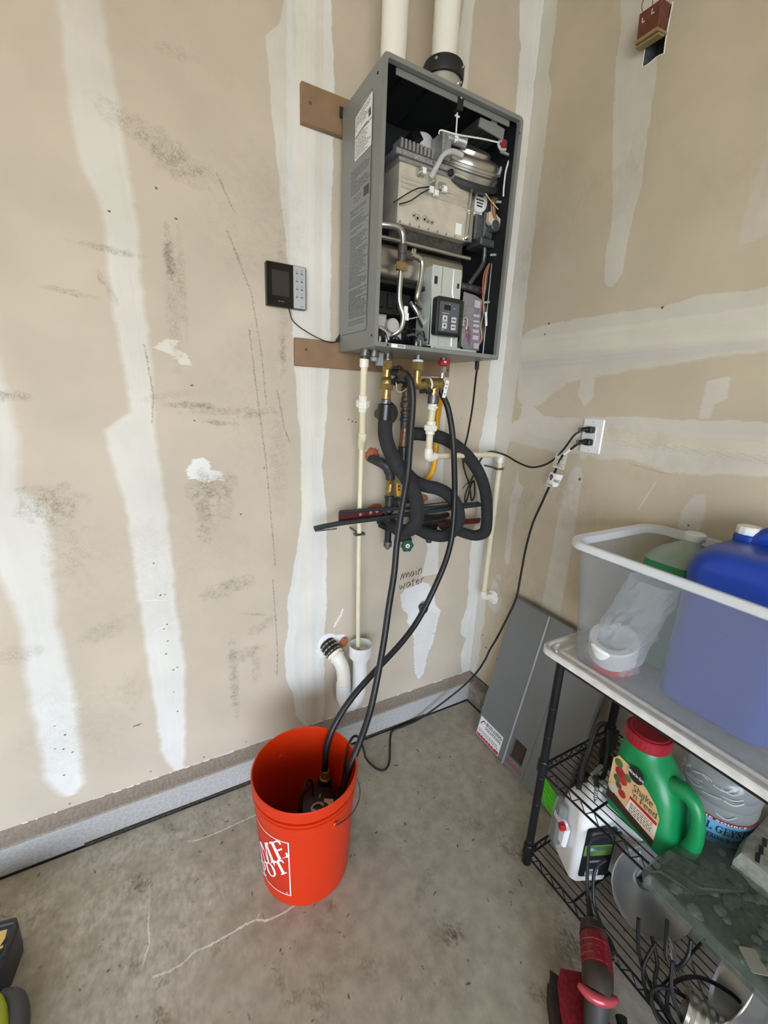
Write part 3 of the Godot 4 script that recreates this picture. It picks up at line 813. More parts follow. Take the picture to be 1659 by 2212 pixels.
func print_picture(w: int, hh: int, paper: Color, ink: Color, step: int, density := 0.8) -> Image:
	var im := Image.create(w, hh, false, Image.FORMAT_RGB8)
	im.fill(paper)
	var y := step
	while y < hh - step:
		var x := rng.randi_range(4, 10)
		var last := int(w * rng.randf_range(0.5, 0.96))
		if rng.randf() < density:
			while x < last:
				var k := rng.randi_range(4, 16)
				im.fill_rect(Rect2i(x, y, k, maxi(1, step / 2)), ink)
				x += k + 4
		y += step
	return im

func img_mat(im: Image, rough := 0.6) -> StandardMaterial3D:
	var m := mat(Color.WHITE, rough)
	m.albedo_texture = ImageTexture.create_from_image(im)
	m.texture_repeat = false
	return m

func water_heater() -> void:
	var t := thing("water_heater", "grey tankless water heater with its front cover removed, insides showing", "water heater", V(-0.52, 1.5754, 0.15))
	var W := 0.4653
	var H := 0.6633
	var cx := W / 2
	var ring := func(w: float, hh: float, r: float, z: float):
		var o := rrect(w, hh, r, 4)
		var low := rrect(w, hh, minf(r, 0.003), 4)
		for i in range(10, 20): o[i] = low[i]
		return lay(o, Transform3D(Basis(), h(cx, H / 2, 0)), z)
	var mb := MB.new()
	var rings := []
	rings.append(ring.call(W - 0.004, H - 0.004, 0.014, 0.030))
	rings.append(ring.call(W, H, 0.016, 0.034))
	rings.append(ring.call(W, H, 0.016, 0.273))
	rings.append(ring.call(W - 0.005, H - 0.005, 0.014, 0.2765))
	rings.append(ring.call(W - 0.026, H - 0.026, 0.006, 0.2765))
	rings.append(ring.call(W - 0.028, H - 0.028, 0.005, 0.2745))
	rings.append(ring.call(W - 0.028, H - 0.028, 0.005, 0.262))
	rings.append(ring.call(W - 0.006, H - 0.006, 0.012, 0.260))
	rings.append(ring.call(W - 0.006, H - 0.006, 0.012, 0.036))
	mb.loft(rings)
	part("case", mb, M.case, t, "grey painted sheet metal case with folded front flange")
	# inside of the case, its deep shade painted in as black
	mb = MB.new()
	rings = [ring.call(W - 0.008, H - 0.008, 0.01, 0.255), ring.call(W - 0.008, H - 0.008, 0.01, 0.038)]
	mb.loft(rings, false, true)
	part("shaded_interior", mb, M.matte_black, t, "inside of the case, coloured black for its deep shade")
	# raised panel on the visible flank
	mb = MB.new()
	prism(mb, rrect(0.178, 0.565, 0.012), facing(h(0.0, 0.330, 0.137), Vector3.LEFT), 0.0022, 0.0015)
	part("side_panel", mb, M.case, t)
	var x := HX - 0.0026
	mb = MB.new()
	mb.quad(V(x, 2.064, 0.129), V(x, 2.064, 0.230), V(x, 2.178, 0.230), V(x, 2.165, 0.129))
	var im := print_picture(200, 220, rgb8(232, 232, 230), rgb8(52, 52, 54), 9, 0.92)
	im.fill_rect(Rect2i(0, 104, 200, 5), rgb8(120, 122, 122))
	im.fill_rect(Rect2i(158, 60, 28, 30), rgb8(70, 70, 72))
	im.fill_rect(Rect2i(20, 60, 50, 34), rgb8(230, 230, 228))
	part("rating_label", mb, img_mat(im), t, "white rating label with small black print")
	mb = MB.new()
	mb.quad(V(x, 1.636, 0.103), V(x, 1.636, 0.229), V(x, 2.048, 0.229), V(x, 2.048, 0.103))
	var nm := mat(Color.WHITE, 0.5, 0.1)
	nm.albedo_texture = notice_picture()
	part("printed_notice", mb, nm, t, "dense dark print on the flank")
	# mounting lug and loose ferrite at the back edge
	mb = MB.new()
	box(mb, h(-0.007, 0.636, 0.026), h(0.003, 0.66, 0.031), 0.001)
	part("mounting_lug", mb, M.matte_black, t)
	# upper edge strip, clip, hanging baffle
	mb = MB.new()
	box(mb, h(0.046, 0.636, 0.255), h(0.426, 0.651, 0.2595), 0.001)
	part("top_strip", mb, M.case, t, "galvanised strip under the top edge")
	mb = MB.new()
	prism(mb, poly([0.322, 0.612, 0.415, 0.604, 0.418, 0.632, 0.388, 0.634, 0.386, 0.641, 0.366, 0.641, 0.364, 0.634, 0.326, 0.634]), Transform3D(Basis(), h(0, 0, 0.246)), 0.004)
	part("baffle", mb, M.case, t)
	mb = MB.new()
	for i in 4: box(mb, h(0.325 + i * 0.024, 0.612, 0.08), h(0.345 + i * 0.024, 0.635, 0.244), 0.003)
	each("louver", mb, mat(rgb8(52, 54, 56), 0.5), t)
	mb = MB.new()
	box(mb, h(0.236, 0.622, 0.24), h(0.256, 0.655, 0.262), 0.002)
	part("clip", mb, M.black, t, "black clip with a bright screw")
	mb = MB.new()
	cyl(mb, h(0.246, 0.648, 0.261), h(0.246, 0.648, 0.266), 0.0042, 10, 0.001)
	part("screw", mb, M.bolt, t)
	mb = MB.new()
	for q in [[0.08, 0.655], [0.16, 0.655], [0.3, 0.655]]: box(mb, h(q[0], 0.651, 0.05), h(q[0] + 0.003, 0.658, 0.25))
	each("ceiling_rib", mb, M.matte_black, t)
	# white cable tie post, wire and red plug
	mb = MB.new()
	tube(mb, [h(0.245, 0.62, 0.25), h(0.246, 0.573, 0.25), h(0.248, 0.555, 0.245)], 0.0021, 3, 6)
	box(mb, h(0.238, 0.611, 0.247), h(0.253, 0.614, 0.253), 0.001)
	tube(mb, [h(0.243, 0.566, 0.25), h(0.251, 0.563, 0.254), h(0.248, 0.556, 0.25)], 0.003, 3, 6)
	part("cable_tie", mb, M.white, t)
	mb = MB.new()
	tube(mb, [h(0.196, 0.562, 0.24), h(0.201, 0.571, 0.243), h(0.245, 0.571, 0.25), h(0.30, 0.580, 0.25), h(0.35, 0.588, 0.25), h(0.40, 0.594, 0.25)], 0.002, 5, 7)
	tube(mb, [h(0.47, 0.585, 0.23), h(0.462, 0.57, 0.23), h(0.455, 0.54, 0.23), h(0.454, 0.5, 0.23), h(0.456, 0.478, 0.23)], 0.0026, 5, 7)
	each("white_wire", mb, M.white, t)
	mb = MB.new()
	box(mb, h(0.412, 0.592, 0.236), h(0.434, 0.61, 0.25), 0.003)
	box(mb, h(0.418, 0.588, 0.232), h(0.438, 0.6, 0.246), 0.003)
	part("connector", mb, mat(rgb8(140, 44, 52), 0.5), t, "red wire connector")
	mb = MB.new()
	tube(mb, [h(0.405, 0.60, 0.245), h(0.40, 0.588, 0.25), h(0.412, 0.58, 0.25), h(0.428, 0.584, 0.25)], 0.004, 4, 7)
	box(mb, h(0.418, 0.578, 0.236), h(0.45, 0.583, 0.246), 0.002)
	tube(mb, [h(0.412, 0.63, 0.245), h(0.412, 0.6, 0.245)], 0.003, 1, 6)
	part("connector_bracket", mb, M.zinc, t)
	# air duct dome and blower at the top
	mb = MB.new()
	lathe(mb, [[0.045, 0.0], [0.044, 0.03], [0.036, 0.05], [0.018, 0.06], [0.001, 0.062]], h(0.205, 0.57, 0.10), V(0, 0.5, 1), 20)
	part("air_duct", mb, mat(rgb8(20, 21, 22), 0.35), t)
	mb = MB.new()
	tube(mb, [h(0.205, 0.50, 0.13), h(0.207, 0.555, 0.13), h(0.212, 0.598, 0.125)], [0.037, 0.037, 0.034], 4, 22)
	part("exhaust_duct", mb, mat(rgb8(214, 214, 212), 0.5, 0.2), t, "grey cast duct beside the blower")
	mb = MB.new()
	var bx := facing(h(0.347, 0.556, 0.165), V(-0.04, 0.85, 0.52))
	rings = []
	for q in [[0.104, -0.03], [0.112, -0.024], [0.113, -0.008], [0.108, -0.004], [0.108, 0.0], [0.114, 0.002], [0.114, 0.008], [0.105, 0.010], [0.103, 0.02], [0.096, 0.027], [0.07, 0.031], [0.068, 0.04], [0.06, 0.045], [0.03, 0.047], [0.001, 0.047]]: rings.append(lay(ring2(q[0], 32), bx, q[1]))
	mb.loft(rings)
	part("blower", mb, M.steel, t, "shiny round blower housing")
	mb = MB.new()
	for i in 7:
		var a := -0.4 + i * 0.62
		var c := bx * V(cos(a) * 0.108, sin(a) * 0.108, 0.006)
		cyl(mb, c, c + bx.basis.z * 0.016, 0.007, 8, 0.001)
		cyl(mb, c + bx.basis.z * 0.016, c + bx.basis.z * 0.02, 0.004, 8)
	each("blower_lug", mb, M.cast, t)
	mb = MB.new()
	box(mb, h(0.224, 0.522, 0.135), h(0.256, 0.587, 0.222), 0.004)
	tube(mb, [h(0.24, 0.58, 0.205), h(0.265, 0.576, 0.222), h(0.295, 0.570, 0.236)], 0.014, 4, 12)
	part("blower_outlet", mb, M.cast, t)
	mb = MB.new()
	lathe(mb, [[0.1, -0.01], [0.116, 0.0], [0.116, 0.010], [0.11, 0.014]], h(0.35, 0.522, 0.15), V(-0.04, 0.85, 0.52), 28)
	part("blower_base", mb, M.iron, t)
	# finned manifold
	mb = MB.new()
	for i in 9: box(mb, h(0.090 + i * 0.0125, 0.512, 0.175), h(0.0975 + i * 0.0125, 0.535, 0.222), 0.0015)
	each("cooling_fin", mb, M.cast, t)
	mb = MB.new()
	box(mb, h(0.074, 0.494, 0.14), h(0.352, 0.508, 0.226), 0.002)
	box(mb, h(0.085, 0.482, 0.14), h(0.352, 0.491, 0.223), 0.001)
	part("manifold_flange", mb, M.cast, t)
	mb = MB.new()
	for i in 11: cyl(mb, h(0.09 + i * 0.025, 0.5, 0.226), h(0.09 + i * 0.025, 0.5, 0.229), 0.0035, 6)
	each("flange_screw", mb, M.bolt, t)
	# burner and heat exchanger box
	mb = MB.new()
	box(mb, h(0.092, 0.337, 0.06), h(0.340, 0.498, 0.216), 0.003)
	part("heat_exchanger", mb, M.plate, t, "beige metal heat exchanger box")
	mb = MB.new()
	for q in [[0.449, 0.006], [0.437, 0.005], [0.426, 0.006]]: box(mb, h(0.098, q[0] - q[1] / 2, 0.214), h(0.333, q[0] + q[1] / 2, 0.2205), 0.002)
	each("pressed_rib", mb, M.plate, t)
	mb = MB.new()
	box(mb, h(0.338, 0.338, 0.09), h(0.362, 0.488, 0.214), 0.003)
	tube(mb, [h(0.332, 0.345, 0.222), h(0.334, 0.40, 0.222), h(0.336, 0.478, 0.222)], 0.006, 2, 8)
	for yv in [0.345, 0.415, 0.47]: cyl(mb, h(0.334, yv, 0.220), h(0.334, yv, 0.232), 0.0075, 8, 0.001)
	part("end_plate", mb, M.steel, t)
	mb = MB.new()
	for i in 8: cyl(mb, h(0.10 + i * 0.032, 0.341, 0.215), h(0.10 + i * 0.032, 0.341, 0.2185), 0.0032, 6)
	each("plate_screw", mb, M.bolt, t)
	mb = MB.new()
	var k := 0
	for q in [[0.145, 0.366, 0.006], [0.158, 0.362, 0.0085], [0.182, 0.364, 0.008], [0.194, 0.360, 0.005], [0.208, 0.361, 0.006]]:
		k += 1
		var pts := []
		for i in 13: pts.append(h(q[0] + cos(i * TAU / 12) * q[2], q[1] + sin(i * TAU / 12) * q[2], 0.2164))
		tube(mb, pts, 0.0009, 1, 4, 0.3)
		box(mb, h(q[0] - q[2] * 0.4, q[1] - q[2] * 0.5, 0.2161), h(q[0] + q[2] * 0.4, q[1] + q[2] * 0.3, 0.2166))
	part("approval_mark", mb, M.ink, t)
	mb = MB.new()
	mb.quad(h(0.293, 0.348, 0.2165), h(0.316, 0.348, 0.2165), h(0.316, 0.378, 0.2165), h(0.293, 0.378, 0.2165))
	part("serial_label", mb, M.paper, t, "small white label")
	# igniter, flame rods and black leads
	mb = MB.new()
	for q in [[0.153, 0.468], [0.196, 0.456], [0.228, 0.452]]:
		box(mb, h(q[0] - 0.009, q[1] - 0.008, 0.218), h(q[0] + 0.009, q[1] + 0.010, 0.228), 0.002)
		cyl(mb, h(q[0], q[1], 0.228), h(q[0], q[1], 0.238), 0.006, 10, 0.001)
	each("flame_rod", mb, M.steel, t)
	mb = MB.new()
	for q in [[0.158, 0.47], [0.232, 0.444], [0.186, 0.432], [0.203, 0.428]]: box(mb, h(q[0] - 0.006, q[1] - 0.008, 0.226), h(q[0] + 0.007, q[1] + 0.007, 0.24), 0.002)
	each("ceramic_block", mb, M.white, t)
	mb = MB.new()
	tube(mb, [h(0.178, 0.436, 0.235), h(0.14, 0.422, 0.24), h(0.11, 0.405, 0.235), h(0.075, 0.38, 0.22)], 0.0018, 5, 6)
	tube(mb, [h(0.178, 0.430, 0.235), h(0.15, 0.412, 0.24), h(0.12, 0.39, 0.235), h(0.09, 0.378, 0.225)], 0.0018, 5, 6)
	cyl(mb, h(0.252, 0.49, 0.226), h(0.252, 0.49, 0.236), 0.009, 10, 0.002)
	each("igniter_lead", mb, M.black, t)
	mb = MB.new()
	tube(mb, [h(0.272, 0.529, 0.25), h(0.236, 0.528, 0.252), h(0.21, 0.515, 0.25), h(0.197, 0.492, 0.245), h(0.182, 0.458, 0.235)], [0.0075, 0.0075, 0.0065, 0.007, 0.0075], 5, 10)
	part("air_tube", mb, clear(rgb8(214, 214, 210, 150), 0.3), t, "cloudy plastic air tube")
	mb = MB.new()
	tube(mb, [h(0.262, 0.488, 0.235), h(0.29, 0.486, 0.238), h(0.33, 0.477, 0.24), h(0.37, 0.467, 0.24), h(0.40, 0.455, 0.235), h(0.44, 0.44, 0.23)], 0.0016, 5, 6)
	part("yellow_wire", mb, mat(rgb8(214, 198, 132), 0.5), t)
	mb = MB.new()
	tube(mb, [h(0.318, 0.479, 0.24), h(0.335, 0.478, 0.242), h(0.355, 0.473, 0.242)], 0.004, 3, 8)
	part("wire_sleeve", mb, M.white, t)
	# gas valve column on the far side
	mb = MB.new()
	cyl(mb, h(0.392, 0.462, 0.16), h(0.392, 0.462, 0.198), 0.031, 24, 0.002)
	box(mb, h(0.368, 0.425, 0.14), h(0.415, 0.455, 0.19), 0.004)
	part("pressure_switch", mb, M.white, t, "round white pressure switch")
	mb = MB.new()
	for q in [[0.392, 0.475, 0.011, 0.002], [0.392, 0.464, 0.015, 0.0018], [0.392, 0.456, 0.012, 0.0018], [0.392, 0.448, 0.011, 0.002]]: box(mb, h(q[0] - q[2], q[1] - q[3], 0.198), h(q[0] + q[2], q[1] + q[3], 0.1984))
	part("printed_lines", mb, M.ink, t)
	mb = MB.new()
	box(mb, h(0.385, 0.36, 0.12), h(0.42, 0.43, 0.195), 0.005)
	box(mb, h(0.418, 0.37, 0.12), h(0.455, 0.44, 0.2), 0.005)
	box(mb, h(0.405, 0.345, 0.13), h(0.462, 0.366, 0.205), 0.004)
	box(mb, h(0.41, 0.44, 0.12), h(0.458, 0.50, 0.19), 0.006)
	cyl(mb, h(0.445, 0.40, 0.19), h(0.445, 0.40, 0.222), 0.017, 14, 0.002)
	cyl(mb, h(0.43, 0.505, 0.16), h(0.43, 0.53, 0.16), 0.018, 12, 0.002)
	for i in 5: cyl(mb, h(0.425 + 0.008 * (i % 2), 0.375 + i * 0.014, 0.199), h(0.425 + 0.008 * (i % 2), 0.375 + i * 0.014, 0.206), 0.004, 8)
	cyl(mb, h(0.438, 0.345, 0.175), h(0.438, 0.358, 0.175), 0.014, 12)
	part("gas_valve", mb, mottled(mat(rgb8(112, 114, 116), 0.42, 0.4), 0.7, 10.0, 0.03), t, "dark grey cast gas valve")
	mb = MB.new()
	prism(mb, poly([0.452, 0.405, 0.478, 0.396, 0.503, 0.404, 0.505, 0.420, 0.48, 0.432, 0.462, 0.442, 0.446, 0.436, 0.445, 0.412]), Transform3D(Basis(), h(-0.03, -0.004, 0.205)), 0.016, 0.002)
	part("solenoid", mb, mat(rgb8(206, 192, 164), 0.5), t, "beige solenoid cap")
	mb = MB.new()
	tube(mb, [h(0.441, 0.358, 0.18), h(0.444, 0.315, 0.18), h(0.437, 0.291, 0.18), h(0.412, 0.258, 0.18), h(0.39, 0.231, 0.18)], 0.0085, 5, 12)
	tube(mb, [h(0.34, 0.221, 0.18), h(0.40, 0.222, 0.18), h(0.44, 0.219, 0.18)], 0.012, 2, 12)
	each("gas_pipe", mb, M.dullsteel, t, "bent steel gas pipe")
	var cols := [rgb8(198, 120, 60), rgb8(150, 40, 40), rgb8(60, 34, 30), rgb8(204, 190, 150), rgb8(40, 40, 44), rgb8(120, 70, 40)]
	for i in 6:
		mb = MB.new()
		var o := 0.003 * (i - 2.5)
		tube(mb, [h(0.447 + o, 0.478, 0.21), h(0.425 + o, 0.46, 0.222), h(0.43 + o, 0.43, 0.222), h(0.452 + o * 0.5, 0.405, 0.215), h(0.452, 0.38, 0.19)], 0.0016, 5, 5)
		tube(mb, [h(0.452, 0.3, 0.2), h(0.442 + o, 0.27, 0.2), h(0.436 + o, 0.23, 0.205), h(0.44 + o * 0.5, 0.19, 0.2), h(0.444 + o * 2, 0.15, 0.2), h(0.438 + o * 2, 0.11, 0.2), h(0.447 + o, 0.07, 0.2), h(0.44, 0.03, 0.18)], 0.0017, 5, 5)
		each("loom_wire", mb, mat(cols[i], 0.5), t)
	mb = MB.new()
	for q in [[0.44, 0.318], [0.432, 0.178], [0.44, 0.465]]: tube(mb, [h(q[0], q[1], 0.215), h(q[0] + 0.022, q[1] + 0.004, 0.215)], 0.0035, 1, 6)
	each("loom_tie", mb, M.zinc, t)
	mb = MB.new()
	prism(mb, rrect(0.009, 0.042, 0.001), frame(h(0.441, 0.128, 0.222), V(1, 0.18, 0), V(-0.18, 1, 0)), 0.001)
	part("wire_tag", mb, M.white, t, "white tag on the wires")
	# secondary exchanger with its rolled lip
	mb = MB.new()
	box(mb, h(0.085, 0.298, 0.07), h(0.35, 0.34, 0.19), 0.006)
	part("hood", mb, mottled(mat(rgb8(92, 90, 86), 0.5, 0.4), 0.6, 8.0), t)
	mb = MB.new()
	tube(mb, [h(0.05, 0.299, 0.198), h(0.372, 0.299, 0.198)], 0.0055, 1, 10)
	part("rolled_lip", mb, M.steel, t)
	mb = MB.new()

	rings = []
	for i in 13:
		var uu := 0.03 + 0.32 * i / 12.0
		var g := PackedVector3Array()
		for j in 16:
			var a := TAU * j / 16
			g.append(h(uu, 0.245 + 0.052 * signf(sin(a)) * pow(absf(sin(a)), 0.6), 0.13 + 0.066 * signf(cos(a)) * pow(absf(cos(a)), 0.6)))
		g.reverse()
		rings.append(g)
	mb.loft(rings)
	part("condenser_tank", mb, mat(rgb8(176, 172, 162), 0.3, 0.9), t, "polished steel condenser tank")
	mb = MB.new()
	box(mb, h(0.03, 0.183, 0.09), h(0.21, 0.194, 0.2), 0.002)
	box(mb, h(0.02, 0.11, 0.07), h(0.20, 0.183, 0.14), 0.006)
	for i in 4: box(mb, h(0.04 + i * 0.035, 0.13, 0.14), h(0.06 + i * 0.035, 0.17, 0.15), 0.002)
	part("condensate_trap", mb, M.black, t)
	# bright water pipes
	mb = MB.new()
	tube(mb, [h(0.012, 0.326, 0.20), h(0.043, 0.321, 0.22), h(0.082, 0.321, 0.23), h(0.10, 0.311, 0.23), h(0.105, 0.291, 0.23), h(0.105, 0.25, 0.23)], 0.0085, 6, 14)
	tube(mb, [h(0.103, 0.25, 0.23), h(0.102, 0.209, 0.23), h(0.101, 0.148, 0.23), h(0.107, 0.122, 0.23), h(0.117, 0.099, 0.232), h(0.114, 0.069, 0.23), h(0.10, 0.05, 0.225), h(0.085, 0.04, 0.21)], 0.0085, 6, 14)
	tube(mb, [h(0.119, 0.261, 0.22), h(0.15, 0.263, 0.22), h(0.169, 0.260, 0.22), h(0.18, 0.246, 0.22), h(0.177, 0.199, 0.22), h(0.169, 0.160, 0.22), h(0.178, 0.147, 0.21), h(0.21, 0.138, 0.19), h(0.24, 0.128, 0.16)], 0.0085, 6, 14)
	tube(mb, [h(0.165, 0.145, 0.19), h(0.175, 0.13, 0.2), h(0.20, 0.10, 0.2), h(0.225, 0.07, 0.19)], 0.008, 5, 12)
	each("water_pipe", mb, M.steel, t, "bright bent steel water pipes")
	mb = MB.new()
	cyl(mb, h(0.105, 0.255, 0.23), h(0.105, 0.281, 0.23), 0.0135, 14, 0.002)
	cyl(mb, h(0.104, 0.234, 0.23), h(0.104, 0.256, 0.23), 0.012, 14, 0.001)
	cyl(mb, h(0.108, 0.257, 0.226), h(0.145, 0.262, 0.221), 0.013, 14, 0.002)
	part("pipe_tee", mb, mat(rgb8(84, 80, 78), 0.5, 0.3), t)
	mb = MB.new()
	hexnut(mb, h(0.103, 0.216, 0.23), h(0.103, 0.235, 0.23), 0.0165)
	prism(mb, poly([-0.02, -0.012, 0.015, -0.014, 0.016, -0.009, -0.005, -0.006, -0.006, 0.008, -0.02, 0.006]), Transform3D(Basis(), h(0.1, 0.226, 0.244)), 0.002)
	part("brass_clip", mb, M.brass, t, "brass nut and retaining clip")
	mb = MB.new()
	prism(mb, poly([0.13, 0.255, 0.146, 0.258, 0.148, 0.276, 0.142, 0.278, 0.14, 0.27, 0.136, 0.277, 0.132, 0.27]), Transform3D(Basis(), h(0, 0, 0.232)), 0.003)
	part("spring_clip", mb, M.steel, t)
	# flow turbine, low tangle of pipes and leads
	mb = MB.new()
	box(mb, h(0.03, 0.06, 0.15), h(0.074, 0.098, 0.215), 0.006)
	cyl(mb, h(0.085, 0.068, 0.17), h(0.085, 0.068, 0.235), 0.020, 16, 0.003)
	box(mb, h(0.07, 0.035, 0.16), h(0.125, 0.06, 0.22), 0.006)
	part("flow_valve", mb, mat(rgb8(176, 174, 168), 0.5), t, "white plastic flow valve")
	mb = MB.new()
	for i in 9:
		var a := 0.04 + i * 0.018
		tube(mb, [h(a, 0.02, 0.2), h(a + 0.02 * sin(i * 2.1), 0.05 + 0.01 * (i % 3), 0.215 + 0.02 * cos(i)), h(a + 0.03, 0.035 + 0.02 * (i % 2), 0.23), h(a + 0.05 + 0.01 * sin(i), 0.02, 0.2)], 0.002, 5, 6)
	tube(mb, [h(0.12, 0.11, 0.22), h(0.135, 0.075, 0.23), h(0.125, 0.04, 0.22)], 0.002, 5, 6)
	tube(mb, [h(0.02, 0.16, 0.24), h(0.026, 0.13, 0.25), h(0.022, 0.1, 0.24)], 0.0022, 5, 6)
	part("lead_tangle", mb, M.black, t)
	mb = MB.new()
	tube(mb, [h(0.13, 0.09, 0.22), h(0.16, 0.098, 0.225), h(0.2, 0.112, 0.21)], 0.002, 4, 6)
	tube(mb, [h(0.03, 0.055, 0.25), h(0.05, 0.045, 0.255), h(0.062, 0.025, 0.25)], 0.003, 4, 7)
	part("grey_lead", mb, mat(rgb8(176, 160, 152), 0.5), t)
	mb = MB.new()
	tube(mb, [h(0.135, 0.045, 0.23), h(0.155, 0.05, 0.235), h(0.17, 0.042, 0.235), h(0.172, 0.02, 0.23)], 0.004, 5, 8)
	for q in [[0.062, 0.02], [0.165, 0.018], [0.18, 0.022], [0.04, 0.02]]: cyl(mb, h(q[0], 0.012, 0.235), h(q[0], q[1] + 0.014, 0.235), 0.006, 8, 0.001)
	each("drain_fitting", mb, M.dullsteel, t)
	mb = MB.new()
	box(mb, h(0.115, 0.105, 0.238), h(0.127, 0.123, 0.24))
	box(mb, h(0.118, 0.085, 0.24), h(0.13, 0.105, 0.242))
	each("warning_tag", mb, M.paper, t)
	# control bracket with keypad
	mb = MB.new()
	prism(mb, poly([0.216, 0.026, 0.322, 0.026, 0.316, 0.250, 0.209, 0.248]), Transform3D(Basis(), h(0, 0, 0.232)), 0.003, 0.0008)
	box(mb, h(0.2085, 0.03, 0.16), h(0.2105, 0.246, 0.233))
	box(mb, h(0.200, 0.0235, 0.2), h(0.33, 0.0265, 0.24))
	part("control_bracket", mb, M.zinc, t, "pale zinc bracket with pressed ribs")
	mb = MB.new()
	box(mb, h(0.241, 0.03, 0.234), h(0.2455, 0.246, 0.2365), 0.001)
	tube(mb, [h(0.285, 0.246, 0.2355), h(0.286, 0.18, 0.2355), h(0.292, 0.166, 0.2355), h(0.297, 0.03, 0.2355)], 0.0022, 1, 6)
	each("bracket_rib", mb, M.steel, t)
	mb = MB.new()
	box(mb, h(0.217, 0.198, 0.2345), h(0.228, 0.219, 0.2356))
	box(mb, h(0.302, 0.197, 0.2345), h(0.31, 0.211, 0.2356))
	each("bracket_slot", mb, M.matte_black, t)
	mb = MB.new()
	prism(mb, rrect(0.096, 0.107, 0.008), Transform3D(Basis(), h(0.262, 0.108, 0.236)), 0.029, 0.004)
	var kp := part("keypad", mb, mat(rgb8(28, 28, 30), 0.45), t, "black keypad housing with grey face")
	mb = MB.new()
	prism(mb, rrect(0.073, 0.083, 0.003), Transform3D(Basis(), h(0.2585, 0.106, 0.2648)), 0.0006)
	part("keypad_face", mb, mat(rgb8(84, 86, 90), 0.5), kp)
	mb = MB.new()
	box(mb, h(0.238, 0.125, 0.265), h(0.262, 0.139, 0.2657))
	part("display", mb, mat(rgb8(26, 24, 26), 0.15), kp)
	for q in [[0.2435, 0.102], [0.2435, 0.081], [0.277, 0.1005], [0.277, 0.080]]:
		mb = MB.new()
		prism(mb, rrect(0.018, 0.016, 0.002), Transform3D(Basis(), h(q[0], q[1], 0.2652)), 0.0009, 0.0003)
		part("button", mb, mat(rgb8(196, 198, 198), 0.5), kp)
	mb = MB.new()
	prism(mb, poly([0.239, 0.099, 0.248, 0.099, 0.2435, 0.106]), Transform3D(Basis(), h(0, 0, 0.2661)), 0.0002)
	prism(mb, poly([0.2435, 0.077, 0.248, 0.084, 0.239, 0.084]), Transform3D(Basis(), h(0, 0, 0.2661)), 0.0002)
	for q in [[0.277, 0.1005], [0.277, 0.080]]: box(mb, h(q[0] - 0.006, q[1] - 0.0015, 0.2661), h(q[0] + 0.006, q[1] + 0.0015, 0.2663))
	each("button_mark", mb, M.ink, kp)
	mb = MB.new()
	for q in [[0.232, 0.115, 0.026], [0.272, 0.131, 0.008], [0.255, 0.141, 0.005], [0.232, 0.091, 0.024], [0.232, 0.069, 0.012]]: box(mb, h(q[0], q[1], 0.2654), h(q[0] + q[2], q[1] + 0.002, 0.2656))
	part("keypad_print", mb, mat(rgb8(170, 172, 172), 0.6), kp)
	# circuit board behind a clear cover
	mb = MB.new()
	box(mb, h(0.345, 0.03, 0.12), h(0.352, 0.17, 0.215), 0.001)
	box(mb, h(0.325, 0.012, 0.205), h(0.352, 0.05, 0.215), 0.001)
	each("circuit_board", mb, mottled(mat(rgb8(70, 92, 48), 0.5), 0.5, 20.0, 0.05), t, "green circuit board edge")
	mb = MB.new()
	prism(mb, poly([0.348, 0.05, 0.37, 0.03, 0.436, 0.03, 0.428, 0.186, 0.40, 0.196, 0.352, 0.20]), Transform3D(Basis(), h(0, 0, 0.205)), 0.003)
	part("board_cover", mb, clear(rgb8(200, 196, 200, 60), 0.08), t, "clear cover over the circuit board")
	mb = MB.new()
	for q in [[0.160, 0.022, 0.398], [0.132, 0.008, 0.399], [0.116, 0.006, 0.4], [0.102, 0.008, 0.401], [0.084, 0.010, 0.402], [0.062, 0.014, 0.403]]:
		box(mb, h(q[2], q[0], 0.2085), h(q[2] + 0.024, q[0] + q[1], 0.2095))
	box(mb, h(0.41, 0.035, 0.2085), h(0.432, 0.052, 0.2095))
	for q in [[0.356, 0.06, 0.012, 0.03], [0.37, 0.05, 0.008, 0.02], [0.352, 0.1, 0.014, 0.018]]: box(mb, h(q[0], q[1], 0.206), h(q[0] + q[2], q[1] + q[3], 0.208))
	each("fuse_label", mb, mat(rgb8(196, 184, 198), 0.6), t, "pale lilac label strips")
	mb = MB.new()
	for i in 16:
		var q := Vector2(rng.randf_range(0.36, 0.43), rng.randf_range(0.04, 0.17))
		cyl(mb, h(q.x, q.y, 0.15), h(q.x, q.y, rng.randf_range(0.175, 0.2)), rng.randf_range(0.004, 0.009), 10, 0.001)
	each("capacitor", mb, mat(rgb8(70, 62, 66), 0.4), t)
	mb = MB.new()
	box(mb, h(0.356, 0.03, 0.1), h(0.436, 0.18, 0.15), 0.003)
	part("board_tray", mb, M.black, t)
	mb = MB.new()
	for i in 5: tube(mb, [h(0.36, 0.05 + i * 0.012, 0.2), h(0.375 + 0.01 * sin(i), 0.07 + i * 0.01, 0.212), h(0.39, 0.05 + i * 0.008, 0.21), h(0.4, 0.04, 0.2)], 0.0016, 4, 5)
	each("board_wire", mb, mat(rgb8(150, 90, 104), 0.5), t)
	mb = MB.new()
	tube(mb, [h(0.462, 0.02, 0.2), h(0.463, 0.3, 0.2)], 0.0025, 1, 6)
	tube(mb, [h(0.355, 0.12, 0.21), h(0.362, 0.125, 0.216), h(0.37, 0.115, 0.216), h(0.372, 0.09, 0.21)], 0.002, 4, 6)
	part("grey_conduit", mb, M.zinc, t)
	# bottom lip with its bracket, sticker and rubber plug
	mb = MB.new()
	box(mb, h(0.212, 0.006, 0.245), h(0.392, 0.024, 0.248), 0.001)
	box(mb, h(0.30, 0.012, 0.248), h(0.36, 0.018, 0.252), 0.001)
	part("terminal_plate", mb, M.zinc, t)
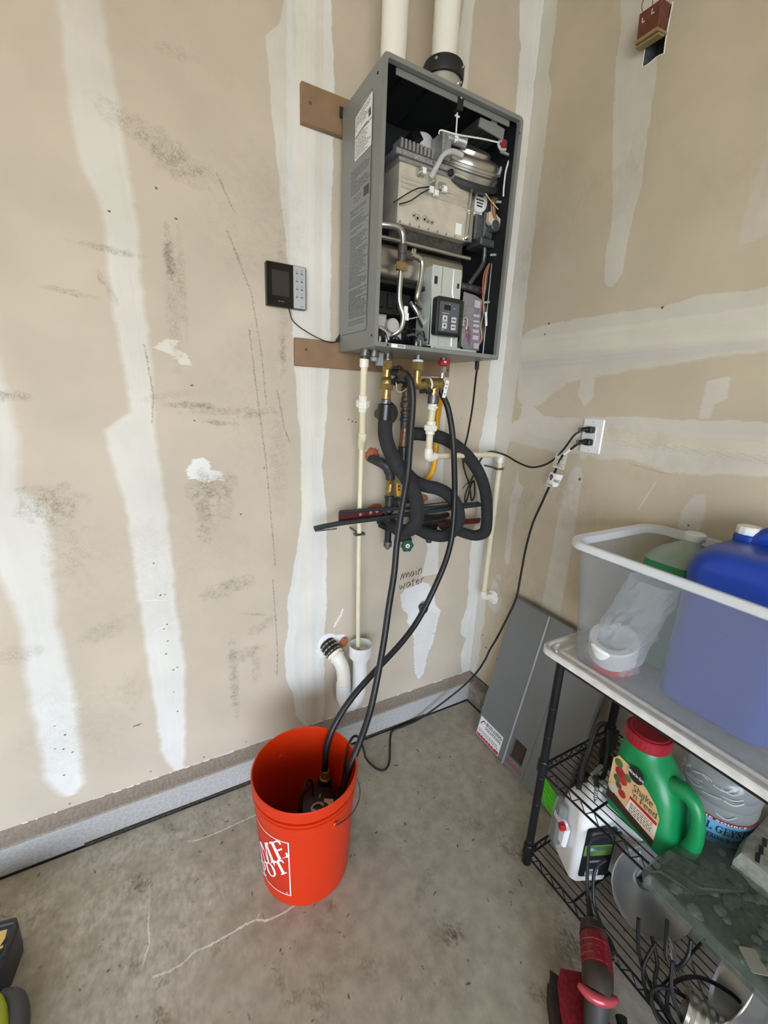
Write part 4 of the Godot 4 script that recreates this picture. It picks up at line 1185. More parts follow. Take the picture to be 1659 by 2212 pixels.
	mb = MB.new()
	cyl(mb, h(0.222, 0.014, 0.248), h(0.222, 0.014, 0.2535), 0.005, 10, 0.001)
	cyl(mb, h(0.43, 0.007, 0.2765), h(0.43, 0.007, 0.2785), 0.0028, 8)
	each("lip_screw", mb, M.bolt, t)
	mb = MB.new()
	box(mb, h(0.056, 0.0025, 0.2766), h(0.102, 0.0125, 0.2770))
	part("lip_sticker", mb, M.paper, t, "white sticker on the bottom lip")
	mb = MB.new()
	for i in 3: box(mb, h(0.076, 0.0045 + i * 0.0025, 0.27705), h(0.1, 0.006 + i * 0.0025, 0.2772))
	cyl(mb, h(0.044, 0.0075, 0.2766), h(0.044, 0.0075, 0.279), 0.0032, 10, 0.0008)
	part("lip_print", mb, M.ink, t)
	mb = MB.new()
	for q in [[-0.0023, 0.628, 0.25], [-0.0023, 0.03, 0.262]]: cyl(mb, h(0.0, q[1], q[2]), h(-0.0015, q[1], q[2]), 0.003, 8)
	cyl(mb, h(0.452, 0.62, 0.2765), h(0.452, 0.62, 0.2772), 0.002, 8)
	each("case_screw", mb, M.matte_black, t)
	# the collar on top and the stubs underneath
	mb = MB.new()
	lathe(mb, [[0.051, 0], [0.051, 0.03], [0.0535, 0.032], [0.0535, 0.036], [0.051, 0.038], [0.051, 0.085]], V(-0.505, 2.2385, 0.165), Vector3.UP, 32)
	part("flue_collar", mb, mat(rgb8(200, 198, 190), 0.35, 0.7), t, "pale metal flue collar on top")
	mb = MB.new()
	for q in [[-0.729, 0.176, 0.014], [-0.698, 0.176, 0.015], [-0.625, 0.129, 0.013], [-0.535, 0.17, 0.013], [-0.43, 0.165, 0.011]]: cyl(mb, V(q[0], 1.556, q[1]), V(q[0], 1.578, q[1]), q[2], 14, 0.002)
	each("connection_stub", mb, M.dullsteel, t)
	mb = MB.new()
	cyl(mb, V(-0.698, 1.545, 0.176), V(-0.698, 1.562, 0.176), 0.011, 10, 0.002)
	box(mb, V(-0.675, 1.535, 0.14), V(-0.655, 1.575, 0.16), 0.003)
	each("drain_cap", mb, mat(rgb8(150, 154, 156), 0.5), t)

func boards_and_thermostat() -> void:
	var mb := MB.new()
	box(mb, V(-0.869, 2.172, 0.0), V(-0.30, 2.266, 0.019), 0.0015)
	var o := solo("mounting_board", mb, M.hazel, "upper brown backing board beside the top of the heater", "board", "brown boards behind the heater")
	knots(o, [[-0.845, 2.222, 0.0195]])
	mb = MB.new()
	box(mb, V(-0.895, 1.525, 0.0), V(-0.29, 1.608, 0.019), 0.0015)
	o = solo("mounting_board", mb, M.hazel, "lower brown backing board under the heater, pipes in front", "board", "brown boards behind the heater")
	knots(o, [[-0.86, 1.575, 0.0195], [-0.30, 1.55, 0.0195]])
	var t := thing("wall_controller", "black and silver wall controller with dark screen beside the heater", "controller", V(-0.92, 1.69, 0.0))
	mb = MB.new()
	prism(mb, rrect(0.121, 0.119, 0.004), Transform3D(Basis(), V(-0.9195, 1.7485, 0.0)), 0.021, 0.002)
	part("body", mb, mat(rgb8(22, 22, 24), 0.3), t)
	mb = MB.new()
	prism(mb, rrect(0.0375, 0.116, 0.001), Transform3D(Basis(), V(-0.8805, 1.7485, 0.019)), 0.003, 0.0006)
	part("keypad", mb, mat(rgb8(196, 199, 202), 0.35, 0.4), t, "silver key strip with black icons")
	mb = MB.new()
	for i in 8:
		var c := V(-0.8885 + 0.015 * (i % 2), 1.793 - 0.0215 * int(i / 2), 0.0221)
		tube(mb, [c + V(-0.003, 0.002, 0), c + V(0.001, 0.005, 0), c + V(0.003, 0.001, 0), c + V(-0.001, -0.003, 0), c + V(-0.003, 0.002, 0)], 0.0007, 2, 4, 0.2)
		box(mb, c + V(-0.0045, -0.008, 0), c + V(0.0035, -0.0065, 0.0001))
		box(mb, c + V(-0.003, -0.0055, 0), c + V(0.0045, -0.0043, 0.0001))
	box(mb, V(-0.879, 1.697, 0.0221), V(-0.866, 1.698, 0.0222))
	part("icon", mb, M.ink, t)
	mb = MB.new()
	mb.quad(V(-0.9775, 1.692, 0.0212), V(-0.9, 1.692, 0.0212), V(-0.9, 1.805, 0.0212), V(-0.9775, 1.805, 0.0212))
	part("glass", mb, mat(rgb8(12, 12, 14), 0.08), t)
	mb = MB.new()
	mb.quad(V(-0.9645, 1.719, 0.0214), V(-0.913, 1.719, 0.0214), V(-0.913, 1.787, 0.0214), V(-0.9645, 1.787, 0.0214))
	part("screen", mb, mat(rgb8(52, 48, 46), 0.12), t, "unlit screen")
	mb = MB.new()
	cyl(mb, V(-0.944, 1.704, 0.0212), V(-0.944, 1.704, 0.0216), 0.0022, 10)
	box(mb, V(-0.940, 1.703, 0.0212), V(-0.928, 1.705, 0.0216))
	part("maker_mark", mb, mat(rgb8(110, 110, 112), 0.5), t)
	mb = MB.new()
	tube(mb, [V(-0.911, 1.692, 0.01), V(-0.910, 1.68, 0.014), V(-0.902, 1.655, 0.02), V(-0.877, 1.637, 0.02), V(-0.832, 1.616, 0.024), V(-0.80, 1.605, 0.03), V(-0.775, 1.603, 0.032), V(-0.757, 1.612, 0.034)], 0.0017, 6, 7)
	var w := solo("controller_cable", mb, M.black, "thin black cable curving from the wall controller to the heater", "cable")
	mb = MB.new()
	prism(mb, rrect(0.012, 0.026, 0.002), frame(V(-0.7525, 1.619, 0.028), V(0.8, -0.6, 0), V(0.6, 0.8, 0)), 0.012, 0.002)
	part("plug", mb, M.black, w)

func knots(o: Node, l: Array) -> void:
	var mb := MB.new()
	for q in l: lathe(mb, [[0.0045, 0], [0.003, 0.0003], [0.0001, 0.0003]], V(q[0], q[1], q[2] - 0.0004), Vector3.BACK, 10)
	each("nail_head", mb, mat(rgb8(90, 62, 44), 0.7), o)

func vents() -> void:
	var mb := MB.new()
	cyl(mb, V(-0.663, 1.0 + 1.25, 0.16), V(-0.663, 2.95, 0.16), 0.0345, 28)
	solo("vent_pipe", mb, M.pvc, "white plastic vent pipe behind the tall near corner of the heater", "pipe", "white vent pipes above the heater")
	var t := thing("vent_pipe", "white plastic vent pipe rising from the black rubber collar", "pipe", V(-0.505, 2.26, 0.165), "white vent pipes above the heater")
	mb = MB.new()
	cyl(mb, V(-0.505, 2.27, 0.165), V(-0.505, 2.95, 0.165), 0.036, 28)
	part("pipe", mb, M.pvc, t)
	mb = MB.new()
	lathe(mb, [[0.0515, 0], [0.057, 0.002], [0.0585, 0.008], [0.0585, 0.03], [0.055, 0.038], [0.046, 0.044], [0.037, 0.046]], V(-0.505, 2.302, 0.165), Vector3.UP, 32, false)
	part("rubber_coupling", mb, mat(rgb8(30, 31, 34), 0.5), t, "black rubber coupling")
	mb = MB.new()
	for q in [[0.0515, 2.292], [0.058, 2.325]]:
		for a in [1.0, 2.5]: cyl(mb, V(-0.505 + cos(a) * q[0], q[1], 0.165 + sin(a) * q[0]), V(-0.505 + cos(a) * (q[0] + 0.005), q[1], 0.165 + sin(a) * (q[0] + 0.005)), 0.004, 8)
	each("clamp_screw", mb, M.bolt, t)

func plumbing() -> void:
	var mb := MB.new()
	# condensate drain
	var t := thing("condensate_pipe", "thin cream plastic pipe dropping from the heater into the open drain cup", "pipe", V(-0.69, 0.46, 0.075))
	tube(mb, [V(-0.728, 1.545, 0.172), V(-0.726, 1.47, 0.165), V(-0.70, 1.32, 0.115)], [0.0105, 0.0105, 0.0105], 4, 14)
	tube(mb, [V(-0.686, 1.285, 0.082), V(-0.684, 0.9, 0.08), V(-0.672, 0.46, 0.076)], 0.0085, 2, 14)
	part("pipe", mb, M.cream, t)
	mb = MB.new()
	lathe(mb, [[0.013, 0], [0.014, 0.003], [0.014, 0.022], [0.012, 0.026]], V(-0.729, 1.525, 0.172), Vector3.UP, 16)
	part("adapter", mb, M.pvc, t)
	mb = MB.new()
	cyl(mb, V(-0.729, 1.548, 0.173), V(-0.729, 1.562, 0.174), 0.0125, 14, 0.002)
	part("threaded_stub", mb, M.bronze, t)
	mb = MB.new()
	var dir := (V(-0.726, 1.47, 0.165) - V(-0.70, 1.32, 0.115)).normalized()
	hexnut(mb, V(-0.7155, 1.406, 0.144), V(-0.7155, 1.406, 0.144) + dir * 0.024, 0.0215)
	cyl(mb, V(-0.714, 1.392, 0.141), V(-0.714, 1.392, 0.141) + dir * 0.055, 0.0135, 14, 0.002)
	each("union", mb, M.pvc, t)
	mb = MB.new()
	tube(mb, [V(-0.70, 1.325, 0.117), V(-0.697, 1.305, 0.110), V(-0.69, 1.288, 0.092), V(-0.686, 1.27, 0.082)], [0.0145, 0.015, 0.015, 0.0125], 4, 14)
	each("elbow", mb, M.cream, t)
	mb = MB.new()
	box(mb, V(-0.703, 0.955, 0.068), V(-0.665, 0.963, 0.093), 0.002)
	cyl(mb, V(-0.684, 0.959, 0.0), V(-0.684, 0.959, 0.07), 0.004, 8)
	part("pipe_clamp", mb, M.dullsteel, t)
	# drain with trap
	t = thing("drain_trap", "white plastic drain cup and curved trap stubbed out of the wall", "drain", V(-0.69, 0.25, 0.07))
	mb = MB.new()
	lathe(mb, [[0.030, 0.0], [0.030, 0.018], [0.036, 0.022], [0.037, 0.03], [0.045, 0.035], [0.0455, 0.085], [0.0425, 0.085], [0.041, 0.048], [0.028, 0.044], [0.0001, 0.044]], V(-0.661, 0.412, 0.075), Vector3.UP, 28, false)
	part("drain_cup", mb, M.white, t)
	mb = MB.new()
	tube(mb, [V(-0.661, 0.415, 0.075), V(-0.661, 0.34, 0.075), V(-0.664, 0.28, 0.075), V(-0.678, 0.248, 0.076), V(-0.70, 0.24, 0.078), V(-0.722, 0.25, 0.08), V(-0.733, 0.28, 0.08), V(-0.734, 0.345, 0.08)], 0.029, 4, 20)
	part("trap", mb, M.white, t)
	mb = MB.new()
	tube(mb, [V(-0.734, 0.335, 0.08), V(-0.734, 0.375, 0.08), V(-0.738, 0.415, 0.074), V(-0.748, 0.445, 0.056), V(-0.757, 0.46, 0.036)], 0.0265, 5, 20)
	each("elbow", mb, M.pvc, t)
	mb = MB.new()
	for q in [[0.0, 0.031, 0.010], [0.34, 0.034, 0.01]]:
		var c := V(-0.748, 0.446, 0.055).lerp(V(-0.762, 0.468, 0.02), q[0])
		cyl(mb, c, c + V(-0.3, 0.5, -0.8).normalized() * q[2], q[1], 20, 0.002)
	part("collar", mb, M.pvc, t)
	mb = MB.new()
	cyl(mb, V(-0.757, 0.462, 0.036), V(-0.772, 0.485, -0.006), 0.033, 20, 0.002)
	part("rubber_sleeve", mb, M.black, t)
	mb = MB.new()
	for k in 3:
		var c := V(-0.758, 0.463, 0.034).lerp(V(-0.771, 0.482, 0.0), k / 2.4)
		var xf := facing(c, V(-0.3, 0.46, -0.84))
		for i in 14:
			var a := TAU * i / 14
			prism(mb, rrect(0.0115, 0.006, 0.001), facing(xf * V(cos(a) * 0.0335, sin(a) * 0.0335, 0), xf.basis * V(cos(a), sin(a), 0), xf.basis.z), 0.0014)
	part("band_clamp", mb, M.steel, t, "steel band clamps")
	mb = MB.new()
	lathe(mb, [[0.05, 0], [0.035, 0.006], [0.001, 0.008]], V(-0.77, 0.488, -0.003), Vector3.BACK, 12)
	part("wall_collar", mb, M.plaster, t)
	mb = MB.new()
	blobby(mb, V(-0.704, 0.478, 0.008), V(0.016, 0.02, 0.01), 3)
	solo("foam_plug", mb, M.putty, "small orange foam smear beside the drain trap sleeve", "sealant", "orange sealant foam", 60.0)
	# cold side: brass valve, black sleeve
	t = thing("cold_valve", "brass isolation valve with black taped sleeve, left of the black hose elbow", "valve", V(-0.624, 1.36, 0.13))
	t.set_meta("label", "tall brass isolation valve over a glossy black sleeve, under the heater's near end")
	mb = MB.new()
	hexnut(mb, V(-0.625, 1.525, 0.13), V(-0.625, 1.556, 0.13), 0.0175)
	lathe(mb, [[0.013, 0], [0.0155, 0.004], [0.0155, 0.035], [0.022, 0.044], [0.022, 0.06], [0.018, 0.066], [0.014, 0.072], [0.0155, 0.09], [0.0155, 0.1]], V(-0.625, 1.432, 0.13), Vector3.UP, 20)
	hexnut(mb, V(-0.625, 1.464, 0.13), V(-0.625, 1.484, 0.13), 0.025)
	part("valve_body", mb, M.brass, t)
	mb = MB.new()
	cyl(mb, V(-0.625, 1.418, 0.13), V(-0.625, 1.435, 0.13), 0.017, 16, 0.002)
	cyl(mb, V(-0.625, 1.553, 0.13), V(-0.625, 1.562, 0.13), 0.017, 16, 0.002)
	each("steel_nipple", mb, M.dullsteel, t)
	mb = MB.new()
	cyl(mb, V(-0.624, 1.365, 0.13), V(-0.625, 1.42, 0.13), 0.0262, 20, 0.003)
	part("sleeve", mb, mat(rgb8(26, 26, 28), 0.25), t, "glossy black sleeve")
	mb = MB.new()
	cyl(mb, V(-0.612, 1.528, 0.14), V(-0.594, 1.524, 0.158), 0.011, 14, 0.002)
	cyl(mb, V(-0.602, 1.526, 0.152), V(-0.594, 1.523, 0.165), 0.0165, 14, 0.002)
	part("drain_port", mb, M.bronze, t)
	mb = MB.new()
	tube(mb, [V(-0.611, 1.487, 0.15), V(-0.60, 1.498, 0.17), V(-0.584, 1.494, 0.178), V(-0.575, 1.48, 0.165)], [0.011, 0.013, 0.013, 0.009], 4, 12)
	part("valve_handle", mb, mat(rgb8(24, 25, 28), 0.35), t, "black plastic valve handle")
	mb = MB.new()
	tube(mb, [V(-0.604, 1.475, 0.165), V(-0.612, 1.49, 0.168), V(-0.606, 1.462, 0.17), V(-0.59, 1.46, 0.175), V(-0.576, 1.47, 0.175)], 0.0016, 4, 6)
	part("strap", mb, mat(rgb8(206, 170, 160), 0.5), t)
	# black knob behind
	mb = MB.new()
	lathe(mb, [[0.018, -0.05], [0.03, -0.01], [0.038, 0.0], [0.04, 0.012], [0.037, 0.018], [0.028, 0.016], [0.0001, 0.015]], V(-0.60, 1.388, 0.09), V(0.05, 0.1, 1), 26)
	solo("round_cap", mb, mat(rgb8(28, 29, 31), 0.35), "black round cap behind the glossy sleeve", "cap")
	# hot side
	t = thing("hot_valve", "brass hot outlet valve with bright elbow, relief tee and steel lever", "valve", V(-0.5, 1.49, 0.17))
	mb = MB.new()
	hexnut(mb, V(-0.535, 1.528, 0.17), V(-0.535, 1.555, 0.17), 0.0185)
	lathe(mb, [[0.013, 0], [0.013, 0.04], [0.016, 0.044]], V(-0.535, 1.488, 0.17), Vector3.UP, 18)
	tube(mb, [V(-0.535, 1.50, 0.17), V(-0.533, 1.489, 0.17), V(-0.52, 1.485, 0.17), V(-0.5, 1.487, 0.17), V(-0.438, 1.491, 0.17)], 0.0165, 4, 16)
	hexnut(mb, V(-0.505, 1.487, 0.17), V(-0.488, 1.488, 0.17), 0.0215)
	cyl(mb, V(-0.485, 1.489, 0.17), V(-0.442, 1.491, 0.17), 0.0205, 18, 0.003)
	hexnut(mb, V(-0.446, 1.49, 0.17), V(-0.434, 1.491, 0.17), 0.022)
	cyl(mb, V(-0.464, 1.452, 0.17), V(-0.464, 1.49, 0.17), 0.0175, 16, 0.002)
	part("valve_body", mb, M.brass, t)
	mb = MB.new()
	cyl(mb, V(-0.535, 1.555, 0.17), V(-0.535, 1.562, 0.17), 0.018, 14, 0.002)
	cyl(mb, V(-0.489, 1.488, 0.17), V(-0.484, 1.4885, 0.17), 0.0222, 16)
	each("thread_tape", mb, M.white, t)
	mb = MB.new()
	prism(mb, rrect(0.0125, 0.058, 0.003), frame(V(-0.432, 1.475, 0.192), V(1, -0.22, 0.2), V(0.25, 1, 0)), 0.003, 0.0008)
	part("lever", mb, M.white, t, "pale steel lever")
	mb = MB.new()
	for v in [-0.016, 0.004, 0.016]: cyl(mb, V(-0.433 + v * 0.2, 1.475 + v, 0.1945), V(-0.433 + v * 0.2, 1.475 + v, 0.196), 0.002, 8)
	each("lever_hole", mb, M.ink, t)
	mb = MB.new()
	cyl(mb, V(-0.464, 1.425, 0.17), V(-0.464, 1.455, 0.17), 0.0185, 18, 0.002)
	for i in 4: cyl(mb, V(-0.464, 1.43 + i * 0.006, 0.17), V(-0.464, 1.433 + i * 0.006, 0.17), 0.0195, 18)
	part("threaded_outlet", mb, M.dullsteel, t)
	mb = MB.new()
	tube(mb, [V(-0.49, 1.46, 0.178), V(-0.497, 1.474, 0.18), V(-0.483, 1.462, 0.182)], 0.009, 3, 10)
	tube(mb, [V(-0.52, 1.462, 0.17), V(-0.50, 1.466, 0.176)], 0.006, 2, 8)
	part("drain_handle", mb, mat(rgb8(26, 27, 30), 0.35), t)
	# gas inlet
	t = thing("gas_inlet", "small gas inlet fitting with red tag at the far end under the heater", "fitting", V(-0.43, 1.51, 0.165))
	mb = MB.new()
	cyl(mb, V(-0.43, 1.552, 0.165), V(-0.43, 1.568, 0.165), 0.017, 14, 0.002)
	prism(mb, rrect(0.03, 0.012, 0.001), Transform3D(Basis(), V(-0.43, 1.562, 0.182)), 0.001)
	part("red_tag", mb, M.red, t, "red tag and cap")
	mb = MB.new()
	cyl(mb, V(-0.43, 1.51, 0.165), V(-0.43, 1.545, 0.165), 0.0095, 14, 0.001)
	hexnut(mb, V(-0.43, 1.528, 0.165), V(-0.43, 1.55, 0.165), 0.0125)
	part("nipple", mb, M.steel, t)
	mb = MB.new()
	for v in [0.0, 0.5]: box(mb, V(-0.44 + v * 0.012, 1.559, 0.183), V(-0.436 + v * 0.012, 1.565, 0.1835))
	part("tag_print", mb, M.white, t)
	mb = MB.new()
	tube(mb, [V(-0.365, 1.47, 0.09), V(-0.364, 1.43, 0.075), V(-0.36, 1.365, 0.06), V(-0.357, 1.268, 0.06), V(-0.359, 1.199, 0.06), V(-0.367, 1.153, 0.05), V(-0.384, 1.11, 0.03), V(-0.395, 1.085, 0.004)], 0.0105, 6, 14)
	solo("gas_hose", mb, M.yellow, "yellow coated gas hose behind the white relief pipe", "hose")
	# white relief pipe into the corner
	t = thing("relief_pipe", "white plastic relief pipe running across to the corner and down it", "pipe", V(-0.25, 0.56, 0.12))
	mb = MB.new()
	cyl(mb, V(-0.464, 1.36, 0.165), V(-0.464, 1.415, 0.17), 0.0125, 16)
	cyl(mb, V(-0.462, 1.262, 0.162), V(-0.464, 1.33, 0.165), 0.0125, 16)
	cyl(mb, V(-0.44, 1.245, 0.158), V(-0.055, 1.232, 0.09), 0.011, 16)
	cyl(mb, V(-0.045, 1.215, 0.088), V(-0.05, 0.60, 0.088), 0.0115, 16)
	part("pipe", mb, M.cream, t)
	mb = MB.new()
	cyl(mb, V(-0.464, 1.405, 0.168), V(-0.464, 1.428, 0.17), 0.0155, 16, 0.002)
	hexnut(mb, V(-0.463, 1.413, 0.169), V(-0.463, 1.42, 0.17), 0.02)
	hexnut(mb, V(-0.463, 1.335, 0.164), V(-0.463, 1.355, 0.165), 0.0245)
	cyl(mb, V(-0.463, 1.322, 0.164), V(-0.463, 1.368, 0.166), 0.0165, 16, 0.002)
	each("union", mb, M.pvc, t)
	mb = MB.new()
	tube(mb, [V(-0.462, 1.272, 0.162), V(-0.462, 1.25, 0.161), V(-0.455, 1.241, 0.16), V(-0.43, 1.244, 0.156)], 0.0158, 4, 16)
	tube(mb, [V(-0.075, 1.233, 0.094), V(-0.052, 1.231, 0.09), V(-0.045, 1.224, 0.089), V(-0.045, 1.198, 0.088)], 0.0145, 4, 16)
	tube(mb, [V(-0.05, 0.612, 0.088), V(-0.05, 0.592, 0.088), V(-0.044, 0.584, 0.09), V(-0.0, 0.584, 0.1)], 0.0145, 4, 16)
	each("elbow", mb, M.pvc, t)
	mb = MB.new()
	for q in [-0.38, -0.33, -0.28, -0.22, -0.14, -0.1]: box(mb, V(q, 1.249 + (q + 0.4) * -0.03 - 0.001, 0.137 + (q + 0.4) * -0.17), V(q + 0.035, 1.2525 + (q + 0.4) * -0.03 - 0.001, 0.145 + (q + 0.4) * -0.17))
	part("pipe_print", mb, mat(rgb8(214, 190, 40), 0.6), t, "yellow printed stripe along the pipe")
	mb = MB.new()
	box(mb, V(-0.064, 1.168, 0.074), V(-0.03, 1.177, 0.103), 0.002)
	cyl(mb, V(-0.047, 1.172, 0.0), V(-0.047, 1.172, 0.076), 0.004, 8)
	part("pipe_clamp", mb, M.dullsteel, t)
	mb = MB.new()
	blobby(mb, V(-0.006, 0.58, 0.10), V(0.008, 0.03, 0.03), 8)
	part("wall_patch", mb, M.plaster, t)
	# riser of iron fittings behind the hose
	mb = MB.new()
	t = thing("iron_riser", "dark iron and bronze pipe fittings stacked between the two black hoses", "pipe", V(-0.517, 1.23, 0.08))
	cyl(mb, V(-0.517, 1.40, 0.08), V(-0.519, 1.49, 0.08), 0.013, 16)
	for q in [[1.462, 0.018, 0.02], [1.43, 0.0165, 0.015], [1.408, 0.019, 0.02], [1.385, 0.0175, 0.012]]: cyl(mb, V(-0.517, q[0], 0.08), V(-0.517, q[0] + q[2], 0.08), q[1], 16, 0.002)
	each("brass_fitting", mb, M.bronze, t)
	mb = MB.new()
	cyl(mb, V(-0.516, 1.335, 0.08), V(-0.516, 1.40, 0.08), 0.016, 16, 0.002)
	cyl(mb, V(-0.516, 1.36, 0.08), V(-0.516, 1.375, 0.08), 0.0195, 16, 0.003)
	part("iron_fitting", mb, M.iron, t)
	mb = MB.new()
	cyl(mb, V(-0.517, 1.27, 0.08), V(-0.516, 1.34, 0.08), 0.0155, 16, 0.002)
	part("copper_pipe", mb, mottled(mat(rgb8(150, 112, 92), 0.4, 0.6), 0.5, 14.0), t)
	mb = MB.new()
	cyl(mb, V(-0.515, 1.19, 0.08), V(-0.517, 1.272, 0.08), 0.0195, 16, 0.002)
	part("black_sleeve", mb, mat(rgb8(24, 24, 26), 0.3), t)
	mb = MB.new()
	tube(mb, [V(-0.521, 1.477, 0.12), V(-0.519, 1.483, 0.1), V(-0.518, 1.48, 0.085)], 0.011, 3, 10)
	part("side_port", mb, M.brass, t)
	# gas line out of the wall: elbow, brass cock, tee, drip leg
	t = thing("gas_line", "black iron gas line with yellow handled cock, tee and capped drip leg", "pipe", V(-0.565, 0.89, 0.09))
	mb = MB.new()
	tube(mb, [V(-0.61, 1.222, -0.01), V(-0.607, 1.218, 0.035), V(-0.595, 1.212, 0.06), V(-0.578, 1.20, 0.075), V(-0.567, 1.17, 0.08)], [0.0165, 0.0165, 0.018, 0.02, 0.0165], 5, 16)
	cyl(mb, V(-0.575, 1.195, 0.078), V(-0.568, 1.178, 0.08), 0.020, 16, 0.003)
	cyl(mb, V(-0.564, 1.152, 0.08), V(-0.567, 1.182, 0.08), 0.0175, 16, 0.002)
	part("elbow", mb, M.iron, t)
	mb = MB.new()
	hexnut(mb, V(-0.564, 1.092, 0.08), V(-0.564, 1.11, 0.08), 0.0165)
	cyl(mb, V(-0.564, 1.105, 0.08), V(-0.564, 1.14, 0.08), 0.0145, 14, 0.003)
	hexnut(mb, V(-0.564, 1.138, 0.08), V(-0.564, 1.158, 0.08), 0.0165)
	part("gas_cock", mb, M.brass, t, "brass gas cock")
	mb = MB.new()
	prism(mb, rrect(0.018, 0.052, 0.006), frame(V(-0.541, 1.118, 0.098), V(1, 0.15, -0.2), V(-0.1, 1, 0)), 0.006, 0.002)
	part("cock_handle", mb, M.yellow, t, "yellow lever handle")
	mb = MB.new()
	for v in [0.0, 0.012]: box(mb, V(-0.545, 1.116 + v, 0.1045), V(-0.537, 1.121 + v, 0.1055))
	part("handle_print", mb, M.ink, t)
	mb = MB.new()
	cyl(mb, V(-0.564, 1.03, 0.08), V(-0.564, 1.095, 0.08), 0.0155, 16, 0.003)
	for v in [1.03, 1.08]: cyl(mb, V(-0.564, v, 0.08), V(-0.564, v + 0.014, 0.08), 0.0185, 16, 0.003)
	cyl(mb, V(-0.564, 1.063, 0.08), V(-0.525, 1.063, 0.075), 0.0155, 16, 0.003)
	cyl(mb, V(-0.535, 1.063, 0.077), V(-0.52, 1.063, 0.075), 0.019, 16, 0.003)
	cyl(mb, V(-0.53, 1.063, 0.075), V(-0.46, 1.06, 0.05), 0.012, 14)
	part("tee", mb, M.iron, t)
	mb = MB.new()
	cyl(mb, V(-0.563, 0.905, 0.08), V(-0.564, 1.035, 0.08), 0.0125, 16)
	part("drip_leg", mb, mat(rgb8(40, 41, 43), 0.4, 0.4), t)
	mb = MB.new()
	cyl(mb, V(-0.563, 0.892, 0.08), V(-0.563, 0.918, 0.08), 0.0158, 16, 0.003)
	cyl(mb, V(-0.563, 0.884, 0.08), V(-0.563, 0.892, 0.08), 0.009, 4)
	part("leg_cap", mb, M.dullsteel, t)
	# foam lumps where pipes leave the wall
	for q in [[-0.603, 1.232, 0.026, 0.028, 0.014, "orange sealant foam where the iron gas elbow leaves the wall", 1], [-0.583, 1.032, 0.026, 0.012, 0.012, "orange sealant foam lump behind the capped drip leg", 2], [-0.357, 1.052, 0.016, 0.013, 0.012, "orange sealant foam lump between the two big hose loops", 4]]:
		mb = MB.new()
		blobby(mb, V(q[0], q[1], 0.006), V(q[2], q[3], q[4]), q[6])
		solo("foam_plug", mb, M.putty, q[5], "sealant", "orange sealant foam", 60.0)
	# main shut-off with green wheel, and the capped stub beside it
	t = thing("main_valve", "green wheel handle shut-off valve under the insulated hose loops", "valve", V(-0.47, 0.865, 0.06))
	mb = MB.new()
	cyl(mb, V(-0.465, 0.91, 0.0), V(-0.468, 0.90, 0.075), 0.019, 14, 0.003)
	box(mb, V(-0.488, 0.895, 0.04), V(-0.452, 0.945, 0.075), 0.006)
	part("valve_body", mb, M.iron, t)
	mb = MB.new()
	var wx := facing(V(-0.478, 0.888, 0.083), V(-0.25, 0.1, 1))
	var g := PackedVector2Array()
	for i in 48: g.append(Vector2(cos(TAU * i / 48), sin(TAU * i / 48)) * (0.0245 + 0.002 * cos(i * TAU / 8)))
	prism(mb, g, wx, 0.009, 0.003)
	var wheel := part("wheel", mb, mat(rgb8(16, 74, 52), 0.4), t, "green wheel")
	mb = MB.new()
	lathe(mb, [[0.0085, 0.0085], [0.0085, 0.011], [0.0001, 0.011]], V(-0.478, 0.888, 0.083), V(-0.25, 0.1, 1), 14, false)
	part("wheel_disc", mb, M.white, wheel)
	mb = MB.new()
	lathe(mb, [[0.0035, 0.0108], [0.0035, 0.0128], [0.0001, 0.013]], V(-0.478, 0.888, 0.083), V(-0.25, 0.1, 1), 8, false)
	part("wheel_screw", mb, M.red, wheel)
	t = thing("capped_stub", "black square capped pipe stub to the side of the green wheel valve", "pipe", V(-0.358, 0.875, 0.06))
	mb = MB.new()
	box(mb, V(-0.383, 0.895, 0.02), V(-0.335, 0.955, 0.085), 0.006)
	part("body", mb, M.black, t)
	mb = MB.new()
	cyl(mb, V(-0.358, 0.877, 0.06), V(-0.358, 0.9, 0.06), 0.012, 12, 0.002)
	part("cap", mb, M.iron, t)
	# small green hose bib in the plaster hole
	t = thing("wall_spigot", "tiny dark green tap handle in the plaster hole below the writing", "tap", V(-0.33, 0.54, 0.01))
	mb = MB.new()
	cyl(mb, V(-0.33, 0.555, -0.004), V(-0.33, 0.555, 0.02), 0.014, 12, 0.002)
	part("stem", mb, M.iron, t)
	mb = MB.new()
	var pts := []
	for i in 13: pts.append(V(-0.33 + cos(i * TAU / 12) * 0.018, 0.555 + sin(i * TAU / 12) * 0.022, 0.022))
	tube(mb, pts, 0.0055, 2, 8)
	part("wheel", mb, mat(rgb8(14, 60, 42), 0.45), t)
	# long red and black tool lodged behind the hoses
	t = thing("long_tool", "long red and black hand tool lodged level behind the insulated hoses", "tool", V(-0.5, 0.95, 0.1))
	mb = MB.new()
	tube(mb, [V(-0.865, 1.009, 0.112), V(-0.77, 1.018, 0.112), V(-0.593, 1.02, 0.110), V(-0.378, 1.026, 0.108), V(-0.15, 1.03, 0.106)], 0.0115, 2, 8, 0.8)
	tube(mb, [V(-0.77, 1.054, 0.10), V(-0.60, 1.05, 0.10), V(-0.45, 1.04, 0.1), V(-0.15, 1.036, 0.1)], 0.006, 2, 8)
	each("handle_bar", mb, mat(rgb8(44, 50, 50), 0.5), t, "long dark bars")
	mb = MB.new()
	box(mb, V(-0.868, 1.001, 0.1225), V(-0.79, 1.006, 0.1235))
	part("bar_edge", mb, M.dullsteel, t)
	mb = MB.new()
	prism(mb, poly([-0.772, 1.02, -0.60, 1.02, -0.60, 1.05, -0.772, 1.054]), Transform3D(Basis(), V(0, 0, 0.092)), 0.006, 0.001)
